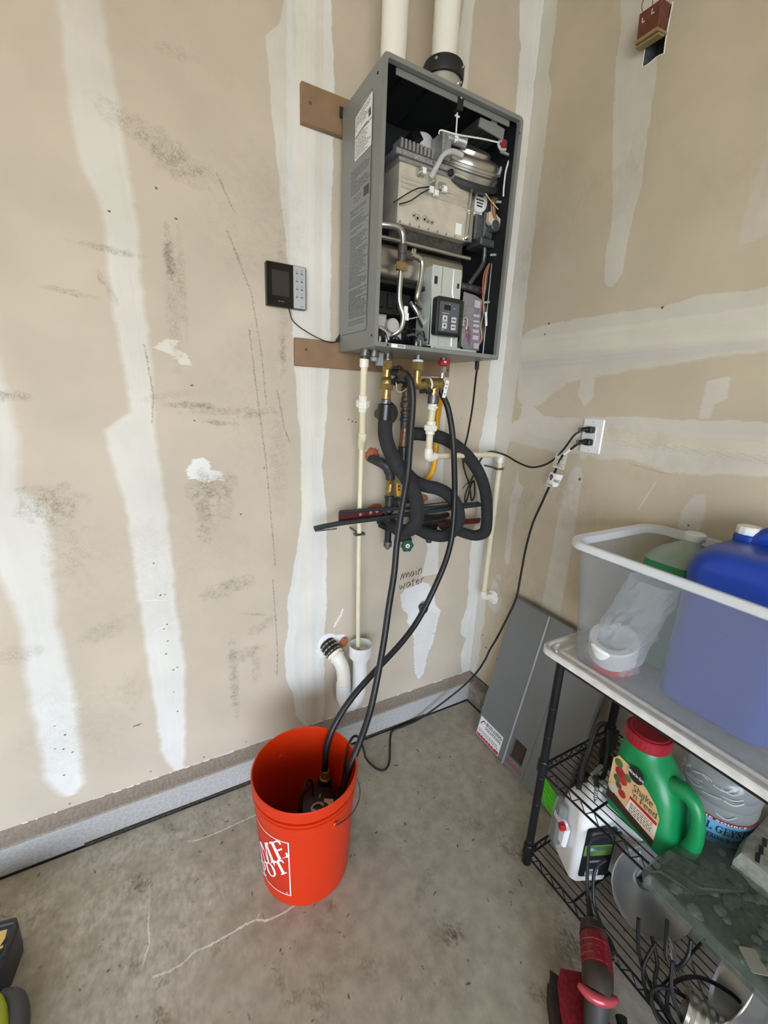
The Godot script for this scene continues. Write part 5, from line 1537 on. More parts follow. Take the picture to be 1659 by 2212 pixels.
	prism(mb, poly([-0.40, 0.945, -0.105, 0.934, -0.1, 0.956, -0.40, 0.972]), Transform3D(Basis(), V(0, 0, 0.06)), 0.012, 0.002)
	each("red_plate", mb, mottled(mat(rgb8(112, 40, 40), 0.45), 0.5, 10.0), t, "worn red plates")
	mb = MB.new()
	for q in [[-0.69, 1.037], [-0.65, 1.04], [-0.625, 1.043]]: cyl(mb, V(q[0], q[1], 0.098), V(q[0], q[1], 0.0988), 0.006, 12)
	each("plate_hole", mb, mat(rgb8(150, 118, 108), 0.6), t)
	mb = MB.new()
	tube(mb, [V(-0.47, 1.0, 0.085), V(-0.40, 0.99, 0.09), V(-0.33, 0.985, 0.08), V(-0.28, 0.99, 0.07)], [0.014, 0.018, 0.014, 0.01], 4, 10)
	tube(mb, [V(-0.46, 0.965, 0.08), V(-0.39, 0.972, 0.085), V(-0.30, 0.965, 0.07)], 0.012, 4, 10)
	tube(mb, [V(-0.60, 0.985, 0.08), V(-0.56, 0.965, 0.085), V(-0.53, 0.97, 0.085)], 0.011, 4, 10)
	each("jaw", mb, M.black, t)
	mb = MB.new()
	tube(mb, [V(-0.42, 1.047, 0.09), V(-0.26, 1.05, 0.09)], 0.003, 1, 6)
	tube(mb, [V(-0.43, 0.982, 0.105), V(-0.36, 0.985, 0.105), V(-0.29, 0.99, 0.09)], 0.002, 3, 6)
	each("rod", mb, M.bronze, t)

func blobby(mb: MB, c: Vector3, r: Vector3, seed_: int) -> void:
	var nz := FastNoiseLite.new()
	nz.seed = seed_
	nz.frequency = 1.0
	var rings := []
	for i in 13:
		var e := -PI / 2 + PI * i / 12
		var g := PackedVector3Array()
		for j in 20:
			var a := TAU * j / 20
			var d := V(cos(e) * cos(a), cos(e) * sin(a), sin(e))
			g.append(c + d * r * (1.0 + 0.4 * nz.get_noise_3dv(d * 1.7) + 0.25 * nz.get_noise_3dv(d * 5.0)))
		rings.append(g)
	mb.loft(rings)

func hoses_and_cords() -> void:
	var mb := MB.new()
	tube(mb, [V(-0.623, 1.372, 0.13), V(-0.628, 1.324, 0.14), V(-0.621, 1.273, 0.16), V(-0.601, 1.222, 0.19), V(-0.572, 1.175, 0.21), V(-0.546, 1.12, 0.22), V(-0.532, 1.067, 0.22), V(-0.532, 1.017, 0.21), V(-0.537, 0.985, 0.18), V(-0.547, 0.974, 0.14), V(-0.553, 0.98, 0.1), V(-0.56, 0.985, 0.02)], 0.0245, 6, 20)
	solo("insulated_hose", mb, M.foam, "foam covered hose curling down from the glossy sleeve, nearest of the three", "hose", "black foam covered hoses")
	mb = MB.new()
	tube(mb, [V(-0.516, 1.21, 0.08), V(-0.511, 1.185, 0.085), V(-0.484, 1.151, 0.11), V(-0.446, 1.132, 0.13), V(-0.401, 1.122, 0.15), V(-0.354, 1.096, 0.16), V(-0.32, 1.053, 0.17), V(-0.305, 1.0, 0.17), V(-0.315, 0.955, 0.16), V(-0.34, 0.929, 0.14), V(-0.375, 0.926, 0.11), V(-0.405, 0.935, 0.06), V(-0.42, 0.94, 0.01)], 0.024, 6, 20)
	solo("insulated_hose", mb, M.foam, "foam covered hose forming the middle loop above the capped stub", "hose", "black foam covered hoses")
	mb = MB.new()
	tube(mb, [V(-0.51, 1.317, 0.08), V(-0.483, 1.318, 0.09), V(-0.441, 1.316, 0.1), V(-0.375, 1.306, 0.11), V(-0.303, 1.272, 0.12), V(-0.236, 1.221, 0.125), V(-0.183, 1.157, 0.13), V(-0.145, 1.083, 0.13), V(-0.127, 1.006, 0.13), V(-0.121, 0.945, 0.13)], 0.0235, 6, 20)
	tube(mb, [V(-0.121, 0.952, 0.13), V(-0.122, 0.925, 0.129), V(-0.132, 0.907, 0.124), V(-0.16, 0.897, 0.105), V(-0.197, 0.905, 0.08), V(-0.24, 0.92, 0.03), V(-0.25, 0.925, 0.0)], [0.0235, 0.025, 0.0225, 0.0215, 0.022], 6, 20)
	solo("insulated_hose", mb, M.foam, "foam covered hose making the widest arc, kinked near the corner pipe", "hose", "black foam covered hoses")
	mb = MB.new()
	var ha := [V(-0.622, 1.519, 0.158), V(-0.613, 1.517, 0.172), V(-0.602, 1.516, 0.192), V(-0.589, 1.501, 0.21), V(-0.581, 1.463, 0.22), V(-0.578, 1.413, 0.222), V(-0.585, 1.312, 0.23), V(-0.594, 1.209, 0.242), V(-0.608, 1.145, 0.252), V(-0.625, 1.065, 0.262), V(-0.643, 0.968, 0.276), V(-0.655, 0.885, 0.29), V(-0.682, 0.78, 0.312), V(-0.708, 0.67, 0.335), V(-0.742, 0.55, 0.36), V(-0.778, 0.465, 0.388), V(-0.825, 0.40, 0.42), V(-0.867, 0.34, 0.44), V(-0.892, 0.268, 0.443), V(-0.91, 0.195, 0.436), V(-0.93, 0.1, 0.43)]
	tube(mb, ha, 0.0108, 5, 12)
	var o := solo("flush_hose", mb, M.hose, "black rubber hose falling almost straight from the valve into the bucket", "hose", "flush hoses into the bucket")
	mb = MB.new()
	cyl(mb, V(-0.608, 1.5165, 0.18), V(-0.594, 1.508, 0.203), 0.0155, 14, 0.002)
	part("hose_nut", mb, M.bronze, o)
	mb = MB.new()
	var hb := [V(-0.445, 1.49, 0.165), V(-0.43, 1.461, 0.17), V(-0.404, 1.416, 0.175), V(-0.392, 1.351, 0.19), V(-0.383, 1.279, 0.2), V(-0.370, 1.192, 0.2), V(-0.359, 1.101, 0.2), V(-0.362, 0.985, 0.21), V(-0.379, 0.903, 0.22), V(-0.420, 0.814, 0.232), V(-0.502, 0.676, 0.245), V(-0.587, 0.598, 0.262), V(-0.709, 0.525, 0.285), V(-0.804, 0.465, 0.305), V(-0.870, 0.400, 0.322), V(-0.903, 0.33, 0.332), V(-0.911, 0.27, 0.338), V(-0.911, 0.24, 0.338)]
	tube(mb, hb, 0.0108, 5, 12)
	solo("flush_hose", mb, M.hose, "black rubber hose sweeping from the lever valve across the writing to the pump", "hose", "flush hoses into the bucket")
	# pump cord
	mb = MB.new()
	var pc := [V(-0.034, 1.323, 0.462), V(-0.05, 1.32, 0.458), V(-0.06, 1.312, 0.447), V(-0.06, 1.298, 0.432), V(-0.06, 1.272, 0.402), V(-0.06, 1.21, 0.379), V(-0.06, 1.153, 0.364), V(-0.06, 1.086, 0.342), V(-0.07, 1.002, 0.322), V(-0.085, 0.898, 0.318), V(-0.10, 0.80, 0.325), V(-0.12, 0.705, 0.335), V(-0.14, 0.607, 0.318), V(-0.153, 0.506, 0.29), V(-0.14, 0.43, 0.25), V(-0.10, 0.33, 0.19), V(-0.105, 0.235, 0.148), V(-0.16, 0.155, 0.12), V(-0.274, 0.066, 0.09), V(-0.36, 0.02, 0.074), V(-0.428, 0.006, 0.062), V(-0.48, 0.006, 0.062), V(-0.508, 0.006, 0.09), V(-0.545, 0.006, 0.15), V(-0.58, 0.006, 0.206), V(-0.612, 0.006, 0.229), V(-0.638, 0.006, 0.215), V(-0.66, 0.02, 0.185),
		V(-0.70, 0.10, 0.22), V(-0.75, 0.22, 0.31), V(-0.795, 0.335, 0.358), V(-0.822, 0.375, 0.373), V(-0.846, 0.372, 0.386), V(-0.862, 0.33, 0.395), V(-0.88, 0.25, 0.41), V(-0.91, 0.15, 0.42), V(-0.95, 0.08, 0.43)]
	tube(mb, pc, 0.0042, 5, 8)
	o = solo("pump_cord", mb, M.black, "long black power cord from the lower socket down the wall to the bucket", "cord")
	mb = MB.new()
	cyl(mb, V(-0.06, 1.296, 0.429), V(-0.06, 1.275, 0.405), 0.0052, 8)
	part("white_sleeve", mb, M.white, o)
	mb = MB.new()
	mb.quad(V(-0.066, 1.226, 0.371), V(-0.062, 1.222, 0.416), V(-0.058, 1.277, 0.418), V(-0.064, 1.277, 0.377))
	for q in mb.p.duplicate(): pass
	thicken(mb, V(0.001, 0, 0))
	part("cord_tag", mb, img_mat(print_picture(120, 160, rgb8(214, 208, 196), rgb8(60, 56, 54), 10, 0.95)), o, "pale printed cord tag")
	mb = MB.new()
	var cols := []
	for i in 7:
		var u := i / 6.0
		cols.append([V(-0.068 - 0.008 * sin(u * PI), 1.155 - 0.006 * u + 0.012 * u * u, 0.352 + 0.053 * u), V(-0.068 - 0.008 * sin(u * PI), 1.208 - 0.004 * u, 0.366 + 0.056 * u)])
	for i in 6: mb.quad(cols[i][0], cols[i + 1][0], cols[i + 1][1], cols[i][1])
	thicken(mb, V(0.0008, 0, 0))
	var tg := part("white_tag", mb, M.paper, o, "curled white tag with a red and black drop mark")
	mb = MB.new()
	var dx := facing(V(-0.0752, 1.19, 0.379), V(-1, 0.05, -0.1))
	prism(mb, poly([0.0, -0.012, 0.006, -0.003, 0.0075, 0.004, 0.004, 0.010, -0.004, 0.010, -0.0075, 0.004, -0.006, -0.003]), dx, 0.0006)
	part("drop_mark", mb, mat(rgb8(60, 24, 36), 0.5), tg)
	mb = MB.new()
	prism(mb, poly([0.0, -0.006, 0.0035, 0.002, 0.0, 0.0065, -0.0035, 0.002]), dx, 0.0009)
	part("drop_center", mb, mat(rgb8(220, 110, 110), 0.5), tg)
	lettering("PASS", M.ink, tg, on(V(-0.0785, 1.176, 0.394), V(0.002, -0.001, 0.022), V(0.0, 0.010, 0.001)), "tag_lettering")
	mb = MB.new()
	for i in 3: tube(mb, [V(-0.0772, 1.164 - i * 0.0035, 0.366 + i * 0.006), V(-0.0785, 1.165 - i * 0.003, 0.392)], 0.0007, 1, 4)
	part("tag_print", mb, M.ink, tg)
	# heater cord, its tied bundle, and the run to the upper socket
	mb = MB.new()
	tube(mb, [V(-0.284, 1.575, 0.167), V(-0.28, 1.553, 0.165), V(-0.27, 1.521, 0.15), V(-0.247, 1.418, 0.12), V(-0.241, 1.314, 0.10), V(-0.234, 1.262, 0.08), V(-0.217, 1.2, 0.06), V(-0.196, 1.146, 0.06), V(-0.180, 1.119, 0.06), V(-0.163, 1.069, 0.06), V(-0.154, 1.037, 0.06), V(-0.140, 1.058, 0.06), V(-0.15, 1.12, 0.06), V(-0.168, 1.10, 0.062), V(-0.178, 1.05, 0.062), V(-0.188, 1.03, 0.062), V(-0.19, 1.07, 0.062), V(-0.165, 1.13, 0.062), V(-0.15, 1.18, 0.07), V(-0.142, 1.215, 0.08), V(-0.125, 1.243, 0.095), V(-0.098, 1.246, 0.108), V(-0.07, 1.235, 0.145), V(-0.06, 1.216, 0.201), V(-0.06, 1.208, 0.268), V(-0.06, 1.225, 0.326), V(-0.06, 1.255, 0.37), V(-0.06, 1.298, 0.405), V(-0.055, 1.345, 0.432), V(-0.036, 1.364, 0.455)], 0.0036, 6, 8)
	o = solo("heater_cord", mb, M.black, "thin black cord dropping from the heater, tied in a bundle, up to the upper socket", "cord")
	mb = MB.new()
	cyl(mb, V(-0.28, 1.548, 0.163), V(-0.286, 1.578, 0.168), 0.0075, 10, 0.002)
	part("strain_relief", mb, M.black, o)
	mb = MB.new()
	tube(mb, [V(-0.19, 1.113, 0.066), V(-0.165, 1.118, 0.07), V(-0.15, 1.112, 0.062)], 0.003, 3, 6)
	tube(mb, [V(-0.19, 1.113, 0.066), V(-0.205, 1.107, 0.07), V(-0.216, 1.094, 0.07)], 0.0016, 3, 6)
	part("twist_tie", mb, M.black, o)

func thicken(mb: MB, d: Vector3) -> void:
	var n := mb.p.size()
	for i in range(0, n, 3):
		for j in [0, 2, 1]:
			mb.p.append(mb.p[i + j] + d)
			mb.uv.append(mb.uv[i + j])

func wall_fittings() -> void:
	var t := thing("wall_outlet", "white double wall outlet plate with two black plugs in it", "outlet", V(0, 1.287, 0.461))
	var mb := MB.new()
	prism(mb, rrect(0.078, 0.116, 0.004), facing(V(0.0, 1.343, 0.461), Vector3.LEFT), 0.007, 0.0035)
	part("cover_plate", mb, M.white, t)
	mb = MB.new()
	prism(mb, rrect(0.033, 0.068, 0.002), facing(V(-0.007, 1.343, 0.461), Vector3.LEFT), 0.002, 0.0006)
	part("receptacle", mb, mat(rgb8(228, 228, 228), 0.35), t)
	mb = MB.new()
	for y in [1.391, 1.295]: cyl(mb, V(-0.0065, y, 0.461), V(-0.0085, y, 0.461), 0.0032, 10, 0.0006)
	each("plate_screw", mb, M.zinc, t)
	for q in [[1.364, 0.003], [1.323, 0.0]]:
		var p := thing("plug", "", "plug", V(-0.03, q[0], 0.455), "black plugs in the outlet")
		p.set_meta("label", "upper black plug in the white outlet" if q[0] > 1.35 else "lower black plug in the white outlet, tagged cord")
		mb = MB.new()
		prism(mb, rrect(0.024, 0.021, 0.005), facing(V(-0.009, q[0], 0.462), Vector3.LEFT), 0.022, 0.003)
		tube(mb, [V(-0.022, q[0], 0.462), V(-0.029, q[0] + q[1] * 0.3, 0.452), V(-0.038, q[0] - 0.001, 0.44)], [0.009, 0.009, 0.0055], 4, 10)
		part("body", mb, M.black, p)
		mb = MB.new()
		for i in 3: lathe(mb, [[0.0065, 0], [0.0065, 0.0022]], V(-0.036 - i * 0.003, q[0] - 0.001, 0.443 - i * 0.0035), V(-0.6, 0, -0.75), 10)
		each("grip_rib", mb, M.black, p)
	# open metal box with a brown chime transformer hanging out of it
	t = thing("junction_box", "open grey metal box recessed in the upper wall with torn edges", "electrical box", V(0.03, 2.375, 0.45))
	mb = MB.new()
	var a := [V(0, 2.375, 0.42), V(0, 2.375, 0.48), V(0, 2.485, 0.48), V(0, 2.485, 0.42)]
	var b := []
	for q in a: b.append(q + V(0.06, 0, 0))
	for i in 4: mb.quad(a[i], b[i], b[(i + 1) % 4], a[(i + 1) % 4])
	mb.quad(b[1], b[0], b[3], b[2])
	part("box", mb, mottled(mat(rgb8(150, 152, 152), 0.5, 0.5), 0.7, 10.0), t)
	mb = MB.new()
	for i in 4: tube(mb, [a[i], a[i].lerp(a[(i + 1) % 4], 0.33) + V(-0.001, rng.randf_range(-0.003, 0.003), rng.randf_range(-0.003, 0.003)), a[i].lerp(a[(i + 1) % 4], 0.7) + V(-0.001, rng.randf_range(-0.003, 0.003), 0), a[(i + 1) % 4]], 0.0017, 3, 6)
	part("torn_edge", mb, M.plaster, t)
	mb = MB.new()
	cyl(mb, V(0.055, 2.40, 0.445), V(0.061, 2.40, 0.445), 0.006, 10)
	part("knockout", mb, M.iron, t)
	t = thing("chime_block", "reddish brown electrical block hanging crooked out of the upper wall box", "transformer", V(-0.03, 2.39, 0.45))
	var brown := mottled(mat(rgb8(122, 62, 46), 0.5), 0.7, 8.0)
	var xf := Transform3D(Basis(V(0.15, 0.1, 0.98).normalized(), 0.12).scaled(Vector3.ONE * 0.84), V(-0.026, 2.447, 0.452))
	mb = MB.new()
	var bx := func(m3: MB, lo: Vector3, hi: Vector3, bev: float):
		var n := m3.p.size()
		box(m3, lo, hi, bev)
		for i in range(n, m3.p.size()): m3.p[i] = xf * m3.p[i]
	bx.call(mb, V(-0.026, -0.030, -0.036), V(-0.012, 0.034, 0.034), 0.002)
	part("front_case", mb, brown, t)
	mb = MB.new()
	for z in [-0.036, -0.012, 0.012]: bx.call(mb, V(-0.011, -0.030, z), V(0.028, 0.040, z + 0.019), 0.002)
	each("core_plate", mb, brown, t)
	mb = MB.new()
	bx.call(mb, V(-0.03, -0.040, -0.04), V(0.024, -0.032, 0.036), 0.002)
	bx.call(mb, V(-0.02, -0.048, -0.042), V(0.01, -0.042, 0.036), 0.002)
	each("base_plate", mb, mat(rgb8(150, 128, 84), 0.5), t, "tan lower edge")
	mb = MB.new()
	for q in [[-0.022, 0.012], [0.008, 0.018]]:
		bx.call(mb, V(-0.0268, q[1] - 0.007, q[0] - 0.002), V(-0.026, q[1] + 0.007, q[0] + 0.001), 0.0)
		bx.call(mb, V(-0.0268, q[1] - 0.007, q[0] - 0.002), V(-0.026, q[1] - 0.004, q[0] + 0.008), 0.0)
	each("mark", mb, mat(rgb8(214, 200, 190), 0.5), t)
	mb = MB.new()
	tube(mb, [V(-0.046, 2.47, 0.432), V(-0.046, 2.495, 0.422), V(-0.04, 2.52, 0.425), V(-0.03, 2.56, 0.428), V(-0.02, 2.9, 0.43)], 0.0011, 4, 6)
	tube(mb, [V(-0.046, 2.475, 0.455), V(-0.042, 2.505, 0.447), V(-0.035, 2.53, 0.432), V(-0.028, 2.56, 0.43), V(-0.018, 2.9, 0.433)], 0.0011, 4, 6)
	each("bell_wire", mb, mat(rgb8(90, 78, 62), 0.5), t)

func bucket() -> void:
	var c := V(-1.0, 0, 0.4057)
	var t := thing("bucket", "bright orange plastic bucket with white lettering and wire handle", "bucket", c)
	var mb := MB.new()
	lathe(mb, [[0.0001, 0.004], [0.128, 0.004], [0.131, 0.0], [0.1335, 0.002], [0.1345, 0.006], [0.1485, 0.288], [0.1495, 0.296], [0.1515, 0.2985], [0.152, 0.312], [0.1485, 0.3135], [0.1485, 0.3205], [0.1545, 0.3215], [0.1548, 0.329], [0.1495, 0.3302], [0.1495, 0.337], [0.1555, 0.338], [0.1562, 0.364], [0.156, 0.3695], [0.154, 0.3715], [0.1515, 0.3705], [0.1505, 0.366], [0.1475, 0.29], [0.131, 0.012], [0.128, 0.009], [0.0001, 0.009]], c, Vector3.UP, 72, false)
	part("tub", mb, mat(rgb8(206, 47, 4), 0.38), t, "", 24.0)
	var face := V(-0.314, 0, 0.949)
	var side := V(0.949, 0, 0.314)
	var wrap := func(s: float, y: float, lift: float):   # s metres round the wall from the facing line
		var r := 0.1345 + 0.014 * (y - 0.006) / 0.282
		var a := s / 0.142
		return c + (face * cos(a) + side * sin(a)) * (r + lift) + V(0, y, 0)
	# the label: a red field in a white frame, lettering climbing across it
	var s1 := -0.0445
	var s0 := -0.2645
	var lo := 0.045
	var hi := 0.26
	mb = MB.new()
	for i in 24: mb.quad(wrap.call(lerpf(s0, s1, i / 24.0), lo, 0.0006), wrap.call(lerpf(s0, s1, (i + 1) / 24.0), lo, 0.0006), wrap.call(lerpf(s0, s1, (i + 1) / 24.0), hi, 0.0006), wrap.call(lerpf(s0, s1, i / 24.0), hi, 0.0006))
	var lab := part("printed_label", mb, mat(rgb8(196, 44, 16), 0.45), t, "printed square label")
	mb = MB.new()
	var wd := 0.0035
	for e in [[s0, s1, lo, lo + wd], [s0, s1, hi - wd, hi]]:
		for i in 24: mb.quad(wrap.call(lerpf(e[0], e[1], i / 24.0), e[2], 0.001), wrap.call(lerpf(e[0], e[1], (i + 1) / 24.0), e[2], 0.001), wrap.call(lerpf(e[0], e[1], (i + 1) / 24.0), e[3], 0.001), wrap.call(lerpf(e[0], e[1], i / 24.0), e[3], 0.001))
	for e in [[s0, s0 + wd], [s1 - wd, s1]]: mb.quad(wrap.call(e[0], lo, 0.001), wrap.call(e[1], lo, 0.001), wrap.call(e[1], hi, 0.001), wrap.call(e[0], hi, 0.001))
	var wm := mat(rgb8(236, 226, 226), 0.5)
	part("frame", mb, wm, lab)
	var rise := 0.75
	for q in [["HOME", -0.232, 0.018, 0.071, 0.078, -0.05, 0.0], ["DEPOT", -0.206, 0.158, 0.0, 0.0, 0.0, 0.0], ["THE", 0, 0, 0, 0, 0, 0]]:
		if q[0] == "HOME":
			lettering("HOME", wm, lab, func(u, v): return wrap.call(-0.243 + u * 0.198 - v * 0.026, 0.207 - (1.0 - u) * 0.195 + v * 0.058, 0.0014), "lettering", "Droid Serif")
		elif q[0] == "DEPOT":
			lettering("DEPOT", wm, lab, func(u, v): return wrap.call(-0.232 + u * 0.186 - v * 0.02, 0.146 - (1.0 - u) * 0.17 + v * 0.042, 0.0014), "lettering", "Droid Serif")
		else:
			lettering("THE", wm, lab, func(u, v): return wrap.call(-0.255 + u * 0.06, 0.15 + v * 0.026 + u * 0.05, 0.0014), "lettering", "Droid Serif")
	mb = MB.new()
	var rg := []
	for i in 13: rg.append(wrap.call(-0.057 + cos(i * TAU / 12) * 0.003, 0.056 + sin(i * TAU / 12) * 0.003, 0.0012))
	tube(mb, rg, 0.0006, 1, 4, 0.4)
	part("round_mark", mb, wm, lab)
	# bail
	var ea := face * cos(0.56) + side * sin(0.56)
	var perp := V(ea.z, 0, -ea.x)
	if perp.x < 0: perp = -perp
	mb = MB.new()
	var arc := []
	for i in 17:
		var a := PI * i / 16
		var rr := 0.158
		var o := perp * sin(a) * 0.172 + V(0, -0.045 * sin(a), 0)
		arc.append(c + V(0, 0.288, 0) + ea * cos(a) * rr + o)
	tube(mb, arc, 0.002, 3, 8)
	part("bail", mb, M.dullsteel, t, "thin wire handle hanging down")
	mb = MB.new()
	for s in [-1, 1]: cyl(mb, c + V(0, 0.288, 0) + ea * s * 0.146, c + V(0, 0.288, 0) + ea * s * 0.156, 0.008, 12, 0.002)
	each("bail_ear", mb, mat(rgb8(206, 47, 4), 0.4), t)
	# the pump inside
	var pc := V(-0.953, 0.010, 0.393)
	t = thing("submersible_pump", "black submersible pump standing inside the orange bucket", "pump", pc)
	mb = MB.new()
	lathe(mb, [[0.06, 0], [0.066, 0.006], [0.066, 0.05], [0.07, 0.055], [0.07, 0.065], [0.066, 0.075], [0.063, 0.17], [0.057, 0.188], [0.03, 0.197], [0.0001, 0.198]], pc, Vector3.UP, 28, false)
	part("housing", mb, mat(rgb8(24, 24, 26), 0.45), t)
	mb = MB.new()
	tube(mb, [V(-0.93, 0.06, 0.37), V(-0.92, 0.12, 0.352), V(-0.912, 0.212, 0.338)], [0.032, 0.032, 0.02], 3, 16)
	part("outlet", mb, M.black, t)
	mb = MB.new()
	cyl(mb, V(-0.912, 0.203, 0.34), V(-0.911, 0.22, 0.339), 0.018, 14, 0.002)
	cyl(mb, V(-0.911, 0.217, 0.339), V(-0.909, 0.248, 0.338), 0.0138, 14, 0.002)
	part("brass_adapter", mb, M.brass, t)
	mb = MB.new()
	tube(mb, [pc + V(-0.012, 0.192, -0.02), pc + V(-0.014, 0.245, -0.022), pc + V(-0.032, 0.272, -0.012), pc + V(-0.058, 0.255, 0.015), pc + V(-0.07, 0.190, 0.04), pc + V(-0.07, 0.080, 0.06)], 0.0042, 6, 8)
	part("lead", mb, M.black, t)
	mb = MB.new()
	prism(mb, rrect(0.03, 0.022, 0.001), facing(pc + V(0.022, 0.196, 0.028), V(-0.3, 0.9, 0.5)), 0.001)
	part("paper_tag", mb, mat(rgb8(206, 172, 150), 0.7), t)
	mb = MB.new()
	var ck := []
	for i in 9: ck.append(pc + V(-0.015 + cos(PI * 0.8 + i * 0.5) * 0.018, 0.2, 0.03 + sin(PI * 0.8 + i * 0.5) * 0.014))
	tube(mb, ck, 0.0034, 2, 8)
	cyl(mb, ck[0] + V(0, -0.004, 0), ck[0] + V(0, 0.006, 0), 0.005, 8)
	tube(mb, [pc + V(0.0, 0.190, 0.0), pc + V(0.008, 0.205, -0.005)], 0.003, 1, 6)
	part("cord_clamp", mb, mat(rgb8(190, 176, 178), 0.5), t)

func cover_panel() -> void:
	var o := V(-0.136, 0.002, 0.236)
	var up := V(0.12, 0.675, 0.026).normalized()
	var wd := V(-0.03, 0.0, 1.0).normalized()
	var t := thing("cover_panel", "grey metal heater cover leaning on the side wall behind the rack", "panel", o)
	var xf := frame(o, -wd, up)    # x towards the corner, so that z comes out of the wall
	xf = Transform3D(Basis(wd, up, wd.cross(up)), o)
	if xf.basis.z.x > 0: xf.basis.z = -xf.basis.z
	var q := func(u: float, v: float, w: float): return o + wd * u + up * v + xf.basis.z * w
	var slab := func(mb2: MB, u0: float, v0: float, u1: float, v1: float, w0: float, w1: float, bev: float):
		# a box in the panel's own axes; its winding follows the mirrored basis
		var n := mb2.p.size()
		box(mb2, V(u0, v0, w0), V(u1, v1, w1), bev)
		for i in range(n, mb2.p.size()):
			var e: Vector3 = mb2.p[i]
			mb2.p[i] = q.call(e.x, e.y, e.z)
		for i in range(n, mb2.p.size(), 3):
			var e := mb2.p[i]
			mb2.p[i] = mb2.p[i + 1]; mb2.p[i + 1] = e
			var f := mb2.uv[i]
			mb2.uv[i] = mb2.uv[i + 1]; mb2.uv[i + 1] = f
	var mb := MB.new()
	slab.call(mb, 0.0, 0.0, 0.182, 0.67, -0.001, 0.024, 0.006)
	slab.call(mb, 0.285, 0.0, 0.46, 0.67, -0.001, 0.024, 0.006)
	slab.call(mb, 0.18, 0.14, 0.287, 0.67, -0.001, 0.021, 0.001)
	slab.call(mb, 0.18, 0.0, 0.287, 0.055, -0.001, 0.021, 0.001)
	slab.call(mb, 0.18, 0.05, 0.198, 0.145, -0.001, 0.021, 0.0)
	slab.call(mb, 0.266, 0.05, 0.287, 0.145, -0.001, 0.021, 0.0)
	part("shell", mb, mat(rgb8(122, 124, 124), 0.45, 0.2), t)
	mb = MB.new()
	slab.call(mb, 0.178, 0.0, 0.186, 0.668, 0.02, 0.0268, 0.002)
	part("ridge", mb, mat(rgb8(168, 170, 170), 0.35, 0.2), t, "pale pressed ridge")
	mb = MB.new()
	slab.call(mb, 0.196, 0.05, 0.268, 0.145, 0.001, 0.006, 0.0)
	part("window_back", mb, mat(rgb8(60, 50, 38), 0.8), t, "dark window opening for the keypad")
	mb = MB.new()
	mb.quad(q.call(0.014, 0.008, 0.0245), q.call(0.154, 0.008, 0.0245), q.call(0.154, 0.1, 0.0245), q.call(0.014, 0.1, 0.0245))
	var st := part("dealer_sticker", mb, M.paper, t, "white sticker with black and red print")
	var blk = M.ink
	lettering("BUILDING", blk, st, on(q.call(0.054, 0.078, 0.0249), wd * 0.094, up * 0.015), "sticker_lettering")
	lettering("SOLUTIONS", blk, st, on(q.call(0.054, 0.060, 0.0249), wd * 0.094, up * 0.013), "sticker_lettering")
	mb = MB.new()
	mb.quad(q.call(0.017, 0.010, 0.0248), q.call(0.151, 0.010, 0.0248), q.call(0.151, 0.024, 0.0248), q.call(0.017, 0.024, 0.0248))
	part("red_band", mb, mat(rgb8(176, 40, 52), 0.5), st)
	mb = MB.new()
	for i in 3:
		var x := 0.02
		while x < 0.138:
			var k := rng.randf_range(0.004, 0.012)
			slab.call(mb, x, 0.031 + i * 0.006, x + k, 0.033 + i * 0.006, 0.0245, 0.0248, 0.0)
			x += k + 0.003
	part("sticker_print", mb, M.ink, st)
	mb = MB.new()
	for i in 7:
		slab.call(mb, 0.02 + i * 0.016, 0.018, 0.03 + i * 0.016, 0.023, 0.0247, 0.025, 0.0)
	part("band_print", mb, mat(rgb8(220, 180, 180), 0.5), st)
	mb = MB.new()
	var lg := []
	for i in 11: lg.append(q.call(0.034 + cos(i * 0.55) * 0.012, 0.078 + sin(i * 0.8) * 0.011, 0.0251))
	tube(mb, lg, 0.0016, 3, 5, 0.4)
	part("sticker_emblem", mb, mat(rgb8(120, 24, 44), 0.5), st)
	lettering("Rinnai", mat(rgb8(170, 60, 66), 0.5), t, on(q.call(0.196, 0.022, 0.0215), wd * 0.078, up * 0.022), "maker_lettering")
	mb = MB.new()
	for v in [0.13, 0.36]: slab.call(mb, -0.006, v, 0.001, v + 0.016, 0.006, 0.014, 0.001)
	each("edge_clip", mb, M.black, t)
	mb = MB.new()
	slab.call(mb, 0.128, 0.093, 0.132, 0.097, 0.024, 0.0246, 0.0)
	part("scratch", mb, M.paper, t)
	# fluorescent note stuck low on the panel
	mb = MB.new()
	mb.quad(q.call(0.352, 0.034, 0.026), q.call(0.44, 0.004, 0.026), q.call(0.442, 0.088, 0.026), q.call(0.354, 0.114, 0.026))
	thicken(mb, xf.basis.z * -0.0006)
	var n := solo("sticky_note", mb, mat(rgb8(96, 216, 52), 0.7), "bright green handwritten note stuck on the grey cover panel beside the rack post", "note")
	mb = MB.new()
	for i in 5:
		var pts := []
		for j in 7: pts.append(q.call(0.360 + j * 0.0115, 0.097 - i * 0.0145 - j * 0.0038 + rng.randf_range(-0.0035, 0.0035), 0.0263))
		tube(mb, pts, 0.0007, 3, 4, 0.4)
	part("scribble", mb, M.ink, n)

const SX0 := -0.37
const SX1 := -0.045
const SZ0 := 0.742
const SZ1 := 1.42

